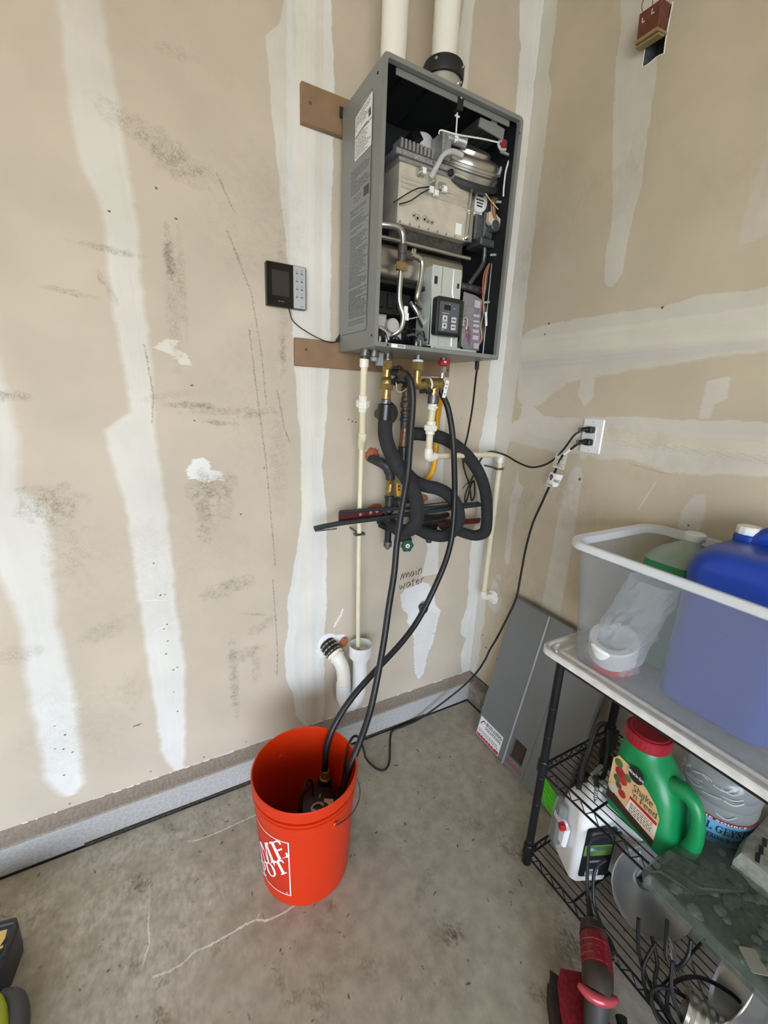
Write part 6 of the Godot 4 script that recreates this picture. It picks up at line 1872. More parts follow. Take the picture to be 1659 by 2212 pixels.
func rack() -> void:
	var t := thing("wire_rack", "black wire rack with three levels standing along the side wall", "rack", V(-0.21, 0, 1.08))
	var mb: MB
	for x in [SX0, SX1]:
		for z in [SZ0, SZ1]:
			mb = MB.new()
			lathe(mb, [[0.010, 0], [0.0135, 0.004], [0.0135, 0.026], [0.0122, 0.028], [0.0122, 0.745]], V(x, 0, z), Vector3.UP, 16)
			for y in [0.1, 0.25, 0.35, 0.5, 0.6, 0.7]: lathe(mb, [[0.0122, -0.001], [0.0128, 0], [0.0122, 0.001]], V(x, y, z), Vector3.UP, 16, false)
			part("post", mb, M.wire, t)
			mb = MB.new()
			for y in [0.065, 0.395]: lathe(mb, [[0.0135, -0.024], [0.0175, -0.02], [0.0165, 0.014], [0.0135, 0.018]], V(x, y, z), Vector3.UP, 16)
			part("post_collar", mb, M.wire, t)
	for y in [0.06, 0.395, 0.738]:
		mb = MB.new()
		var cs := [V(SX0, 0, SZ0), V(SX0, 0, SZ1), V(SX1, 0, SZ1), V(SX1, 0, SZ0)]
		for i in 4:
			var a: Vector3 = cs[i]
			var b: Vector3 = cs[(i + 1) % 4]
			for dy in ([0.0, -0.03] if y < 0.7 else [0.0]): tube(mb, [a + V(0, y + dy, 0), b + V(0, y + dy, 0)], 0.0032, 1, 8)
			var n := int((b - a).length() / 0.042) if y < 0.7 else 0
			for k in n:
				var p0 := a.lerp(b, float(k) / n)
				var p1 := a.lerp(b, (k + 0.5) / n)
				var p2 := a.lerp(b, (k + 1.0) / n)
				tube(mb, [p0 + V(0, y, 0), p1 + V(0, y - 0.03, 0), p2 + V(0, y, 0)], 0.0018, 1, 6)
		part("tier_rim", mb, M.wire, t)
		if y < 0.7:
			for k in 2:
				mb = MB.new()
				var z := lerpf(SZ0, SZ1, (k + 1) / 3.0) - 0.06
				tube(mb, [V(SX0, y - 0.004, z), V(SX1, y - 0.004, z)], 0.0034, 1, 8)
				part("cross_bar", mb, M.wire, t)
			for k in 13:
				mb = MB.new()
				var x := lerpf(SX0, SX1, (k + 1) / 14.0)
				tube(mb, [V(x, y + 0.002, SZ0), V(x, y + 0.002, SZ1)], 0.0017, 1, 6)
				part("shelf_wire", mb, M.wire, t)
	# the white tray on top
	t = thing("white_tray", "white plastic tray with raised rim laid flat on top of the rack", "tray", V(-0.2, 0.745, 1.06))
	mb = MB.new()
	var xf := frame(V(-0.2, 0.742, 1.062), V(1, 0, 0), V(0, 0, -1))
	var rings := []
	for q in [[0.02, 0.0, 0.0], [0.0, 0.0, 0.004], [0.0, 0.0, 0.019], [0.003, 0.0, 0.022], [0.010, 0.0, 0.022], [0.014, 0.0, 0.015], [0.034, 0.0, 0.013], [0.040, 0.0, 0.018], [0.046, 0.0, 0.018], [0.05, 0.0, 0.014]]: rings.append(lay(rrect(0.355 - q[0] * 2, 0.79 - q[0] * 2, 0.034 - q[0] * 0.4, 8), xf, q[2]))
	mb.loft(rings)
	part("tray", mb, mottled(mat(rgb8(232, 228, 222), 0.4), 0.86, 5.0), t)
	mb = MB.new()
	tube(mb, [V(-0.355, 0.7585, 0.712), V(-0.338, 0.7585, 0.692), V(-0.318, 0.7585, 0.688)], 0.004, 4, 8)
	part("moulded_rib", mb, M.white, t)

func bin() -> void:
	var t := thing("clear_bin", "frosted clear plastic storage bin standing on the white lid", "bin", V(-0.2, 0.76, 1.06))
	var ring := func(lo: Vector2, hi: Vector2, r: float, y: float): return lay(rrect(hi.x - lo.x, hi.y - lo.y, r, 6), frame(V((lo.x + hi.x) / 2, y, (lo.y + hi.y) / 2), V(1, 0, 0), V(0, 0, -1)), 0)
	var b0 := Vector2(-0.343, 0.748)
	var b1 := Vector2(-0.065, 1.375)
	var t0 := Vector2(-0.388, 0.728)
	var t1 := Vector2(-0.03, 1.41)
	var mb := MB.new()
	var w := 0.0022
	var dd := Vector2(w, w)
	mb.loft([ring.call(b0 + Vector2(0.01, 0.01), b1 - Vector2(0.01, 0.01), 0.03, 0.7615), ring.call(b0, b1, 0.035, 0.770), ring.call(t0, t1, 0.045, 1.092)], true, false)
	var fr := clear(rgb8(152, 157, 162, 104), 0.5)
	part("shell", mb, fr, t, "frosted see-through walls")
	mb = MB.new()
	mb.loft([ring.call(t0 + dd, t1 - dd, 0.044, 1.088), ring.call(t0 - Vector2(0.014, 0.014), t1 + Vector2(0.014, 0.014), 0.055, 1.09), ring.call(t0 - Vector2(0.018, 0.018), t1 + Vector2(0.018, 0.018), 0.058, 1.094), ring.call(t0 - Vector2(0.018, 0.018), t1 + Vector2(0.018, 0.018), 0.058, 1.108), ring.call(t0 - Vector2(0.015, 0.015), t1 + Vector2(0.015, 0.015), 0.056, 1.111), ring.call(t0 + dd, t1 - dd, 0.044, 1.108), ring.call(t0 + dd, t1 - dd, 0.044, 1.088)], false, false)
	part("rim", mb, clear(rgb8(232, 235, 236, 190), 0.4), t)
	# blue jug
	t = thing("blue_jug", "big blue plastic jug with white cap sticking out of the bin", "jug", V(-0.19, 0.772, 1.05))
	mb = MB.new()
	var c := V(-0.185, 0, 1.055)
	var bl := func(wx: float, wz: float, r: float, y: float, dz := 0.0): return lay(rrect(wx, wz, r, 8), frame(c + V(0, y, dz), V(1, 0, 0), V(0, 0, -1)), 0)
	mb.loft([bl.call(0.20, 0.20, 0.03, 0.772), bl.call(0.225, 0.225, 0.045, 0.785), bl.call(0.228, 0.228, 0.05, 0.9), bl.call(0.228, 0.228, 0.05, 1.10), bl.call(0.220, 0.220, 0.055, 1.128), bl.call(0.195, 0.195, 0.06, 1.147), bl.call(0.15, 0.15, 0.05, 1.156), bl.call(0.08, 0.08, 0.03, 1.157)])
	var blue := mat(rgb8(24, 66, 172), 0.32)
	part("body", mb, blue, t)
	mb = MB.new()
	rings_handle(mb, [V(-0.10, 1.145, 1.13), V(-0.105, 1.186, 1.105), V(-0.115, 1.19, 1.06), V(-0.12, 1.17, 1.02), V(-0.12, 1.14, 1.0)], 0.022)
	part("handle", mb, blue, t)
	mb = MB.new()
	cyl(mb, V(-0.12, 1.14, 0.985), V(-0.12, 1.17, 0.985), 0.026, 20, 0.004)
	part("neck", mb, blue, t)
	mb = MB.new()
	var g := PackedVector2Array()
	for i in 48: g.append(Vector2(cos(TAU * i / 48), sin(TAU * i / 48)) * (0.0235 + (0.0009 if i % 4 < 2 else 0.0)))
	prism(mb, g, facing(V(-0.12, 1.168, 0.985), Vector3.UP), 0.02, 0.003)
	part("cap", mb, M.white, t, "white ribbed cap")
	# antifreeze bottle
	t = thing("coolant_bottle", "translucent bottle half full of green liquid beside the blue jug", "bottle", V(-0.13, 0.772, 0.885))
	mb = MB.new()
	c = V(-0.13, 0, 1.05)
	bl = func(wx: float, wz: float, r: float, y: float, dz := 0.0): return lay(rrect(wx, wz, r, 8), frame(c + V(0, y, dz), V(1, 0, 0), V(0, 0, -1)), 0)
	mb.loft([bl.call(0.128, 0.132, 0.038, 1.058, -0.19), bl.call(0.115, 0.12, 0.04, 1.074, -0.188), bl.call(0.085, 0.09, 0.035, 1.093, -0.183), bl.call(0.05, 0.055, 0.025, 1.108, -0.175), bl.call(0.038, 0.038, 0.018, 1.116, -0.168), bl.call(0.036, 0.036, 0.017, 1.13, -0.165)], false)
	part("body", mb, clear(rgb8(206, 218, 206, 110), 0.35), t, "cloudy empty shoulder")
	mb = MB.new()
	mb.loft([bl.call(0.115, 0.12, 0.03, 0.772, -0.19), bl.call(0.13, 0.135, 0.035, 0.785, -0.19), bl.call(0.13, 0.135, 0.035, 1.035, -0.19), bl.call(0.128, 0.132, 0.038, 1.058, -0.19)])
	part("liquid", mb, mat(rgb8(38, 128, 78), 0.3), t, "green liquid")
	mb = MB.new()
	tube(mb, [V(-0.12, 1.10, 0.925), V(-0.115, 1.085, 0.952), V(-0.12, 1.03, 0.958), V(-0.125, 0.98, 0.945)], 0.014, 4, 10)
	part("handle", mb, clear(rgb8(224, 230, 224, 150), 0.35), t)
	mb = MB.new()
	cyl(mb, V(-0.13, 1.122, 0.885), V(-0.13, 1.142, 0.885), 0.0235, 24, 0.002)
	part("cap", mb, mat(rgb8(206, 208, 200), 0.45), t)
	# bagged roll
	t = thing("bagged_tub", "white round tub with red base band in the bin, inside crumpled clear plastic", "tub", V(-0.27, 0.775, 0.84))
	var ax := V(-0.35, 0.9, 0.1)
	mb = MB.new()
	lathe(mb, [[0.056, 0.026], [0.06, 0.029], [0.06, 0.085], [0.056, 0.09], [0.042, 0.09], [0.04, 0.06], [0.0001, 0.058]], V(-0.272, 0.776, 0.825), ax, 36, false)
	part("body", mb, M.white, t)
	mb = MB.new()
	lathe(mb, [[0.0001, 0.0], [0.054, 0.0], [0.06, 0.004], [0.0605, 0.03], [0.056, 0.032]], V(-0.272, 0.776, 0.825), ax, 36, false)
	part("red_band", mb, mat(rgb8(206, 44, 48), 0.4), t)
	mb = MB.new()
	var nz := FastNoiseLite.new()
	nz.seed = 5
	nz.frequency = 1.0
	var rr := []
	for i in 15:
		var v := i / 14.0
		var ringp := PackedVector3Array()
		for j in 26:
			var a := TAU * j / 26
			var rad := lerpf(0.07, 0.06, v) * (1.0 + 0.28 * nz.get_noise_3d(cos(a) * 2.2, sin(a) * 2.2, v * 5.0))
			ringp.append(V(-0.282 + cos(a) * rad * 0.75 + 0.04 * v, 0.776 + v * 0.25, 0.822 - sin(a) * rad * 0.95 + 0.05 * v))
		rr.append(ringp)
	mb.loft(rr, false, false)
	part("plastic_bag", mb, clear(rgb8(226, 230, 232, 84), 0.28), t, "crumpled clear bag", 20.0)

func rings_handle(mb: MB, pts: Array, r: float) -> void:
	tube(mb, pts, r, 5, 14)

func middle_tier() -> void:
	# granular feed jug: green, red lid, side handle
	var y0 := 0.398
	var rot := Basis(Vector3.UP, -0.12)
	var o := V(-0.28, y0, 1.0)
	var t := thing("feed_jug", "green plastic plant food jug with red lid on the middle shelf", "jug", o)
	var at := func(x: float, y: float, z: float): return o + rot * V(x, y, z)   # x out of the rack is negative, z along it
	var mb := MB.new()
	var rings := []
	for q in [[0.0, 0.092, 0.165, -0.004, 0.02], [0.006, 0.104, 0.184, -0.004, 0.03], [0.04, 0.106, 0.184, -0.005, 0.034], [0.08, 0.106, 0.168, -0.014, 0.034], [0.13, 0.104, 0.160, -0.018, 0.036], [0.17, 0.10, 0.142, -0.028, 0.038], [0.198, 0.098, 0.118, -0.040, 0.045], [0.212, 0.096, 0.104, -0.046, 0.047], [0.222, 0.094, 0.096, -0.048, 0.046]]:
		var g := PackedVector3Array()
		for p in rrect(q[1], q[2], q[4], 7): g.append(at.call(p.x, q[0], q[3] - p.y))
		rings.append(g)
	mb.loft(rings)
	var green := mat(rgb8(14, 132, 74), 0.35)
	part("body", mb, green, t)
	mb = MB.new()
	tube(mb, [at.call(-0.005, 0.168, 0.035), at.call(-0.005, 0.176, 0.062), at.call(-0.004, 0.16, 0.09), at.call(-0.004, 0.11, 0.104), at.call(-0.004, 0.06, 0.103), at.call(-0.004, 0.028, 0.088), at.call(-0.004, 0.022, 0.06)], [0.022, 0.019, 0.016, 0.0155, 0.018, 0.022, 0.022], 6, 14)
	part("handle", mb, green, t)
	mb = MB.new()
	var g2 := PackedVector2Array()
	for i in 96: g2.append(Vector2(cos(TAU * i / 96), sin(TAU * i / 96)) * (0.0525 + (0.0008 if i % 3 < 2 else 0.0)))
	prism(mb, g2, facing(at.call(0.0, 0.222, -0.048), Vector3.UP), 0.034, 0.003)
	var lid := part("lid", mb, mat(rgb8(148, 26, 38), 0.4), t, "red screw lid")
	mb = MB.new()
	lathe(mb, [[0.046, 0.034], [0.046, 0.0375], [0.043, 0.0385], [0.040, 0.036], [0.0001, 0.036]], at.call(0.0, 0.222, -0.048), Vector3.UP, 36, false)
	part("lid_top", mb, mat(rgb8(140, 24, 36), 0.4), lid)
	# label on the open side of the rack
	var lx := -0.0542
	var lab_mb := MB.new()
	prism(lab_mb, poly([-0.086, 0.03, 0.05, 0.014, 0.05, 0.10, 0.036, 0.125, 0.012, 0.142, -0.03, 0.165, -0.074, 0.17, -0.088, 0.15]), Transform3D(Basis(rot * V(0, 0, 1), rot * V(0, 1, 0), rot * V(-1, 0, 0)), at.call(lx + 0.001, 0, 0)), 0.0006)
	var tan := part("label", lab_mb, mat(rgb8(214, 176, 130), 0.5), t, "tan label with plant pictures")
	var lp := func(z: float, y: float, w: float, hh: float): return on(at.call(lx - 0.0009, y, z), rot * V(0, 0, w), V(0, hh, 0))
	mb = MB.new()
	prism(mb, poly([-0.086, 0.03, 0.05, 0.014, 0.05, 0.034, -0.03, 0.046, -0.086, 0.062]), Transform3D(Basis(rot * V(0, 0, 1), rot * V(0, 1, 0), rot * V(-1, 0, 0)), at.call(lx, 0, 0)), 0.0006)
	part("label_ground", mb, mat(rgb8(52, 34, 26), 0.6), tan)
	mb = MB.new()
	prism(mb, poly([-0.03, 0.047, 0.05, 0.036, 0.05, 0.078, -0.022, 0.084]), Transform3D(Basis(rot * V(0, 0, 1), rot * V(0, 1, 0), rot * V(-1, 0, 0)), at.call(lx, 0, 0)), 0.0006)
	part("label_panel", mb, mat(rgb8(232, 218, 196), 0.5), tan)
	lettering("Shake", mat(rgb8(60, 74, 36), 0.6), tan, lp.call(-0.022, 0.112, 0.052, 0.02), "label_lettering", "Droid Sans", false)
	lettering("'n Feed", mat(rgb8(60, 74, 36), 0.6), tan, lp.call(-0.022, 0.093, 0.066, 0.018), "label_lettering", "Droid Sans", false)
	mb = MB.new()
	prism(mb, poly([-0.024, 0.0835, 0.048, 0.078, 0.048, 0.086, -0.024, 0.0905]), Transform3D(Basis(rot * V(0, 0, 1), rot * V(0, 1, 0), rot * V(-1, 0, 0)), at.call(lx - 0.0005, 0, 0)), 0.0006)
	part("red_stripe", mb, M.red, tan)
	mb = MB.new()
	lathe(mb, [[0.021, 0], [0.021, 0.0012], [0.0001, 0.0012]], at.call(lx - 0.0005, 0.158, -0.022), rot * V(-1, 0, 0), 24, false)
	part("brand_disc", mb, M.ink, tan)
	lettering("Miracle-Gro", M.white, tan, on(at.call(lx - 0.0022, 0.154, -0.043), rot * V(0, 0, 0.042), V(0, 0.0095, 0)), "brand_lettering")
	for q in [[-0.062, 0.128, 0.014, 150, 34, 40], [-0.05, 0.112, 0.012, 170, 44, 44], [-0.066, 0.105, 0.01, 60, 96, 40], [-0.07, 0.15, 0.012, 80, 104, 48], [-0.045, 0.075, 0.011, 160, 36, 46], [-0.058, 0.09, 0.009, 90, 60, 40], [-0.072, 0.068, 0.014, 190, 180, 160], [-0.04, 0.13, 0.01, 90, 110, 50]]:
		mb = MB.new()
		lathe(mb, [[q[2], 0], [q[2] * 0.8, 0.0009], [0.0001, 0.0012]], at.call(lx - 0.0008, q[1], q[0]), rot * V(-1, 0, 0), 9, false)
		part("plant_print", mb, mat(rgb8(q[3], q[4], q[5]), 0.6), tan)
	lettering("3", mat(rgb8(50, 44, 36), 0.6), tan, lp.call(-0.075, 0.063, 0.007, 0.011), "label_lettering")
	mb = MB.new()
	for i in 5:
		var x := -0.02
		while x < 0.04:
			var k := rng.randf_range(0.003, 0.009)
			mb.quad(at.call(lx - 0.0009, 0.072 - i * 0.006, x), at.call(lx - 0.0009, 0.072 - i * 0.006, x + k), at.call(lx - 0.0009, 0.0745 - i * 0.006, x + k), at.call(lx - 0.0009, 0.0745 - i * 0.006, x))
			x += k + 0.002
	part("label_print", mb, mat(rgb8(80, 64, 50), 0.6), tan)
	# water jug pack
	t = thing("water_jug", "clear plastic water jug with blue label band behind the green jug", "water jug", V(-0.135, y0, 1.075))
	mb = MB.new()
	var prof := []
	for i in 24:
		var y := 0.002 + i * 0.0098
		prof.append([(0.082 if y < 0.19 else lerpf(0.082, 0.05, (y - 0.19) / 0.045)) - (0.003 if i % 3 == 1 and y > 0.1 else 0.0), y])
	lathe(mb, prof, V(-0.135, y0, 1.075), Vector3.UP, 32)
	part("body", mb, clear(rgb8(176, 182, 184, 120), 0.2), t, "", 30.0)
	mb = MB.new()
	for i in 26:
		var a := rng.randf_range(2.2, 4.4)
		var z := rng.randf_range(0.105, 0.2)
		tube(mb, [V(-0.135 + cos(a) * 0.084, y0 + z, 1.075 + sin(a) * 0.084), V(-0.135 + cos(a + 0.2) * 0.0845, y0 + z + rng.randf_range(-0.014, 0.006), 1.075 + sin(a + 0.2) * 0.0845), V(-0.135 + cos(a + 0.45) * 0.083, y0 + z - 0.01, 1.075 + sin(a + 0.45) * 0.083)], 0.0013, 4, 6)
	each("wrap_crease", mb, clear(rgb8(228, 232, 234, 150), 0.3), t)
	var pw := V(-0.135, y0, 1.075)
	for q in [[0.022, 0.094, 0.0832, 112, 176, 214], [0.094, 0.102, 0.0834, 150, 40, 52], [0.014, 0.022, 0.0834, 140, 36, 46]]:
		mb = MB.new()
		for i in 24:
			var a0 := lerpf(1.3, 4.6, i / 24.0)
			var a1 := lerpf(1.3, 4.6, (i + 1) / 24.0)
			mb.quad(pw + V(cos(a0) * q[2], q[0], sin(a0) * q[2]), pw + V(cos(a0) * q[2], q[1], sin(a0) * q[2]), pw + V(cos(a1) * q[2], q[1], sin(a1) * q[2]), pw + V(cos(a1) * q[2], q[0], sin(a1) * q[2]))
		part("label_band", mb, mat(rgb8(q[3], q[4], q[5]), 0.4), t)
	var wf := func(a0: float, a1: float, ya: float, yb: float): return func(u, v):
		var a := lerpf(a0, a1, u)
		return pw + V(cos(a) * 0.0842, lerpf(ya, yb, v), sin(a) * 0.0842)
	var navy := mat(rgb8(24, 58, 92), 0.5)
	lettering("CRYSTAL GEYSER", navy, t, wf.call(3.9, 1.75, 0.066, 0.086), "label_lettering", "Droid Serif")
	lettering("NATURAL SPRING WATER", navy, t, wf.call(3.6, 1.95, 0.046, 0.058), "label_lettering", "Droid Serif")
	lettering("AT THE SOURCE", M.white, t, wf.call(3.5, 2.0, 0.0955, 0.1005), "label_lettering")
	# bike hook of bent black rods
	t = thing("bent_hook", "bent black metal hooks with a silver threaded end lying on the middle shelf", "hook", V(-0.27, y0, 0.85))
	mb = MB.new()
	tube(mb, [V(-0.19, 0.52, 0.80), V(-0.215, 0.505, 0.79), V(-0.26, 0.44, 0.805), V(-0.30, 0.40, 0.82), V(-0.325, 0.37, 0.835)], 0.0075, 5, 10)
	tube(mb, [V(-0.19, 0.505, 0.815), V(-0.205, 0.49, 0.825), V(-0.22, 0.44, 0.84), V(-0.26, 0.41, 0.86), V(-0.305, 0.43, 0.862), V(-0.335, 0.455, 0.882), V(-0.351, 0.452, 0.896)], 0.0068, 5, 10)
	tube(mb, [V(-0.12, 0.50, 0.83), V(-0.16, 0.49, 0.86), V(-0.18, 0.45, 0.87), V(-0.2, 0.41, 0.88)], 0.009, 5, 10)
	box(mb, V(-0.2, 0.402, 0.80), V(-0.12, 0.47, 0.81), 0.002)
	box(mb, V(-0.21, 0.402, 0.83), V(-0.13, 0.412, 0.9), 0.002)
	each("rod", mb, mat(rgb8(30, 30, 32), 0.4), t)
	mb = MB.new()
	lathe(mb, [[0.0062, 0.0], [0.0062, 0.006], [0.0046, 0.012], [0.0056, 0.014], [0.0046, 0.018], [0.0056, 0.020], [0.0044, 0.024], [0.0054, 0.026], [0.004, 0.03], [0.005, 0.032], [0.001, 0.044]], V(-0.351, 0.455, 0.896), V(-0.15, -1, 0.12), 12)
	cyl(mb, V(-0.30, 0.425, 0.85), V(-0.25, 0.43, 0.845), 0.0065, 10, 0.001)
	each("threaded_end", mb, M.steel, t, "bright threaded steel ends")
	# dusty plastic clamshell hanging over the edge, pale pack behind it
	t = thing("plastic_clamshell", "dusty clear plastic package with dark green contents jutting over the shelf edge", "package", V(-0.3, 0.4, 1.25))
	var nz := FastNoiseLite.new()
	nz.seed = 3
	nz.frequency = 1.0
	rings = []
	for q in [[0.404, 0.02, 0.0], [0.41, 0.004, 0.0], [0.432, 0.0, 0.0], [0.447, 0.008, 0.0], [0.455, 0.03, 1.0], [0.456, 0.09, 1.0]]:
		var g := PackedVector3Array()
		var pl := poly([-0.452, 1.085, -0.445, 1.10, -0.445, 1.5, -0.05, 1.5, -0.06, 1.14, -0.16, 1.10, -0.30, 1.075, -0.37, 1.068, -0.435, 1.072])
		var ip := inset(pl, q[1] * -1.0)
		for p in dense(ip, 6): g.append(V(p.x, q[0] + 0.004 * nz.get_noise_2d(p.x * 14.0, p.y * 14.0) + q[2] * 0.012 * nz.get_noise_2d(p.x * 34.0, p.y * 34.0), p.y))
		g.reverse()
		rings.append(g)
	mb = MB.new()
	mb.loft(rings, false, true)
	part("shell", mb, mottled(clear(rgb8(128, 140, 130, 120), 0.28), 0.55, 5.0, 0.05), t, "dusty see-through shell", 25.0)
	mb = MB.new()
	box(mb, V(-0.425, 0.407, 1.085), V(-0.09, 0.43, 1.45), 0.008)
	for i in 46:
		var p := V(rng.randf_range(-0.40, -0.16), rng.randf_range(0.408, 0.434), rng.randf_range(1.115, 1.36))
		blobby(mb, p, V(0.018, 0.012, 0.018) * rng.randf_range(0.7, 1.6), i)
	var st := part("contents", mb, mat(rgb8(44, 66, 48), 0.6), t, "dark green contents", 50.0)
	st.set_meta("kind", "stuff")
	mb = MB.new()
	for i in 60: blobby(mb, V(rng.randf_range(-0.42, -0.2), 0.437, rng.randf_range(1.09, 1.3)), V(0.008, 0.005, 0.008) * rng.randf_range(0.6, 1.5), i + 60)
	part("pale_flakes", mb, mat(rgb8(112, 126, 112), 0.6), t, "", 50.0).set_meta("kind", "stuff")
	mb = MB.new()
	prism(mb, rrect(0.03, 0.04, 0.004), frame(V(-0.425, 0.4575, 1.27), V(0.8, 0, 0.6), V(0.6, 0, -0.8)), 0.0012)
	part("paper_patch", mb, mat(rgb8(140, 136, 124), 0.8), t)
	mb = MB.new()
	rings = []
	for q in [[0.402, 0.012], [0.41, 0.002], [0.47, 0.0], [0.492, 0.008], [0.498, 0.03]]:
		var g := PackedVector3Array()
		for p in dense(inset(poly([-0.255, 1.165, -0.25, 1.45, -0.06, 1.45, -0.06, 1.15, -0.2, 1.155]), -q[1]), 4): g.append(V(p.x, q[0] + 0.006 * nz.get_noise_2d(p.x * 18.0, p.y * 18.0), p.y))
		g.reverse()
		rings.append(g)
	mb.loft(rings)
	var pk := solo("pale_pack", mb, mottled(mat(rgb8(176, 178, 164), 0.5), 0.7, 7.0), "pale greyish package with black dashes behind the dusty clear package", "package", "", 30.0)
	mb = MB.new()
	for i in 3: prism(mb, rrect(0.008, 0.026, 0.001), frame(V(-0.232 + i * 0.028, 0.497, 1.195 - i * 0.004), V(0.3, 0, 1), V(1, 0, -0.3)), 0.002)
	each("dash_mark", mb, M.ink, pk)

func dense(p: PackedVector2Array, k: int) -> PackedVector2Array:
	var o := PackedVector2Array()
	for i in p.size():
		for j in k: o.append(p[i].lerp(p[(i + 1) % p.size()], float(j) / k))
	return o

func lower_tier() -> void:
	var y0 := 0.063
	# white jug with sprayer in a clear blister
	var rot := Basis(Vector3.UP, -0.42)
	var o := V(-0.262, y0, 0.845)
	var t := thing("spray_jug", "white plastic jug with dark label and a sprayer strapped to its side, lowest shelf", "jug", o)
	var at := func(x: float, y: float, z: float): return o + rot * V(x, y, z)
	var mb := MB.new()
	var rings := []
	for q in [[0.0, 0.10, 0.10, 0.02], [0.008, 0.115, 0.115, 0.022], [0.20, 0.115, 0.115, 0.024], [0.235, 0.108, 0.108, 0.03], [0.262, 0.085, 0.09, 0.035], [0.275, 0.05, 0.06, 0.025], [0.29, 0.036, 0.036, 0.017], [0.30, 0.036, 0.036, 0.017]]:
		var g := PackedVector3Array()
		for p in rrect(q[1], q[2], q[3], 6): g.append(at.call(p.x, q[0], -p.y))
		rings.append(g)
	mb.loft(rings)
	part("body", mb, M.white, t)
	mb = MB.new()
	cyl(mb, at.call(0, 0.295, 0), at.call(0, 0.318, 0), 0.021, 20, 0.002)
	part("cap", mb, M.white, t)
	var lf := Transform3D(Basis(rot * V(1, 0, 0), V(0, 1, 0), rot * V(0, 0, 1)), at.call(0, 0, 0.0578))
	mb = MB.new()
	prism(mb, rrect(0.092, 0.185, 0.01), lf.translated_local(V(0.006, 0.12, 0)), 0.0008)
	var lab := part("label", mb, mat(rgb8(26, 28, 30), 0.5), t, "black label with green band")
	for q in [[0.006, 0.128, 0.085, 0.04, 96, 134, 62], [0.006, 0.135, 0.066, 0.018, 166, 190, 204], [0.006, 0.19, 0.06, 0.014, 80, 70, 72], [0.0, 0.042, 0.04, 0.024, 206, 206, 214], [0.004, 0.085, 0.05, 0.008, 120, 124, 126]]:
		mb = MB.new()
		prism(mb, rrect(q[2], q[3], 0.003), lf.translated_local(V(q[0], q[1], 0.0006)), 0.0006)
		part("label_print", mb, mat(rgb8(q[4], q[5], q[6]), 0.5), lab)
	mb = MB.new()
	for i in 7: prism(mb, rrect(0.0028, 0.016, 0.0002), lf.translated_local(V(-0.012 + i * 0.0042, 0.042, 0.001)), 0.0006)
	part("bar_print", mb, M.ink, lab)
	# sprayer on the flank
	var sf := Transform3D(Basis(rot * V(0, 0, 1), V(0, 1, 0), rot * V(-1, 0, 0)), at.call(-0.0575, 0, 0))
	mb = MB.new()
	prism(mb, rrect(0.04, 0.098, 0.018), sf.translated_local(V(-0.03, 0.10, 0.0)), 0.028, 0.01)
	prism(mb, rrect(0.038, 0.05, 0.016), sf.translated_local(V(-0.024, 0.185, 0.0)), 0.028, 0.01)
	part("sprayer_barrel", mb, mat(rgb8(96, 96, 92), 0.35), t, "grey sprayer barrel")
	mb = MB.new()
	prism(mb, poly([-0.012, 0.09, 0.014, 0.09, 0.018, 0.16, -0.004, 0.165, -0.018, 0.15]), sf.translated_local(V(0.004, 0, 0.004)), 0.018, 0.004)
	prism(mb, rrect(0.052, 0.022, 0.005), sf.translated_local(V(-0.016, 0.158, 0.006)), 0.022, 0.004)
	part("sprayer_trigger", mb, M.white, t)
	mb = MB.new()
	var star := PackedVector2Array()
	for i in 12: star.append(Vector2(cos(TAU * i / 12), sin(TAU * i / 12)) * (0.013 if i % 2 == 0 else 0.009))
	prism(mb, star, sf.translated_local(V(0.014, 0.168, 0.022)), 0.016, 0.002)
	part("nozzle", mb, M.red, t, "small red nozzle")
	mb = MB.new()
	prism(mb, rrect(0.06, 0.17, 0.025), sf.translated_local(V(-0.02, 0.14, 0.001)), 0.035, 0.012)
	part("blister", mb, clear(rgb8(238, 242, 244, 26), 0.08), t)
	mb = MB.new()
	box(mb, V(-0.20, y0, 0.80), V(-0.07, 0.33, 0.97), 0.004)
	solo("white_carton", mb, mottled(mat(rgb8(220, 222, 222), 0.6), 0.9, 5.0), "plain white carton behind the spray jug", "carton")
	# clamp-lamp reflectors
	var dish := func(c: Vector3, n: Vector3, r: float, label: String):
		var d := thing("lamp_reflector", label, "reflector", c, "aluminium lamp reflectors")
		var m2 := MB.new()
		lathe(m2, [[0.019, -0.075], [0.024, -0.07], [0.026, -0.062], [0.05, -0.05], [r * 0.76, -0.03], [r - 0.006, -0.006], [r, 0.0], [r + 0.001, 0.0015], [r, 0.003], [r - 0.004, 0.0005], [r - 0.01, -0.004], [r * 0.76, -0.026], [0.05, -0.046], [0.031, -0.055], [0.029, -0.052], [0.026, -0.054], [0.0225, -0.066], [0.017, -0.073]], c, n, 48, false)
		part("dish", m2, mat(rgb8(172, 172, 172), 0.36, 0.85), d)
		m2 = MB.new()
		var e2 := facing(c, n)
		var lip := []
		for i in 41: lip.append(e2 * V(cos(TAU * i / 40) * (r + 0.001), sin(TAU * i / 40) * (r + 0.001), 0.001))
		tube(m2, lip, 0.0022, 1, 8)
		part("rolled_rim", m2, M.bolt, d)
		m2 = MB.new()
		lathe(m2, [[0.02, -0.14], [0.022, -0.074], [0.017, -0.073], [0.015, -0.1], [0.0001, -0.1]], c, n, 20, false)
		part("socket", m2, mat(rgb8(70, 70, 70), 0.4, 0.5), d)
	dish.call(V(-0.216, 0.163, 1.033), V(-0.548, 0.493, 0.676), 0.110, "aluminium lamp reflector standing on edge beside the spray jug")
	dish.call(V(-0.25, 0.17, 1.23), V(-0.3, 0.3, -0.9), 0.09, "smaller shiny reflector deeper under the dusty package")
	mb = MB.new()
	var prof := []
	for i in 16: prof.append([0.038 + (0.004 if i % 2 == 0 else 0.0), i * 0.008])
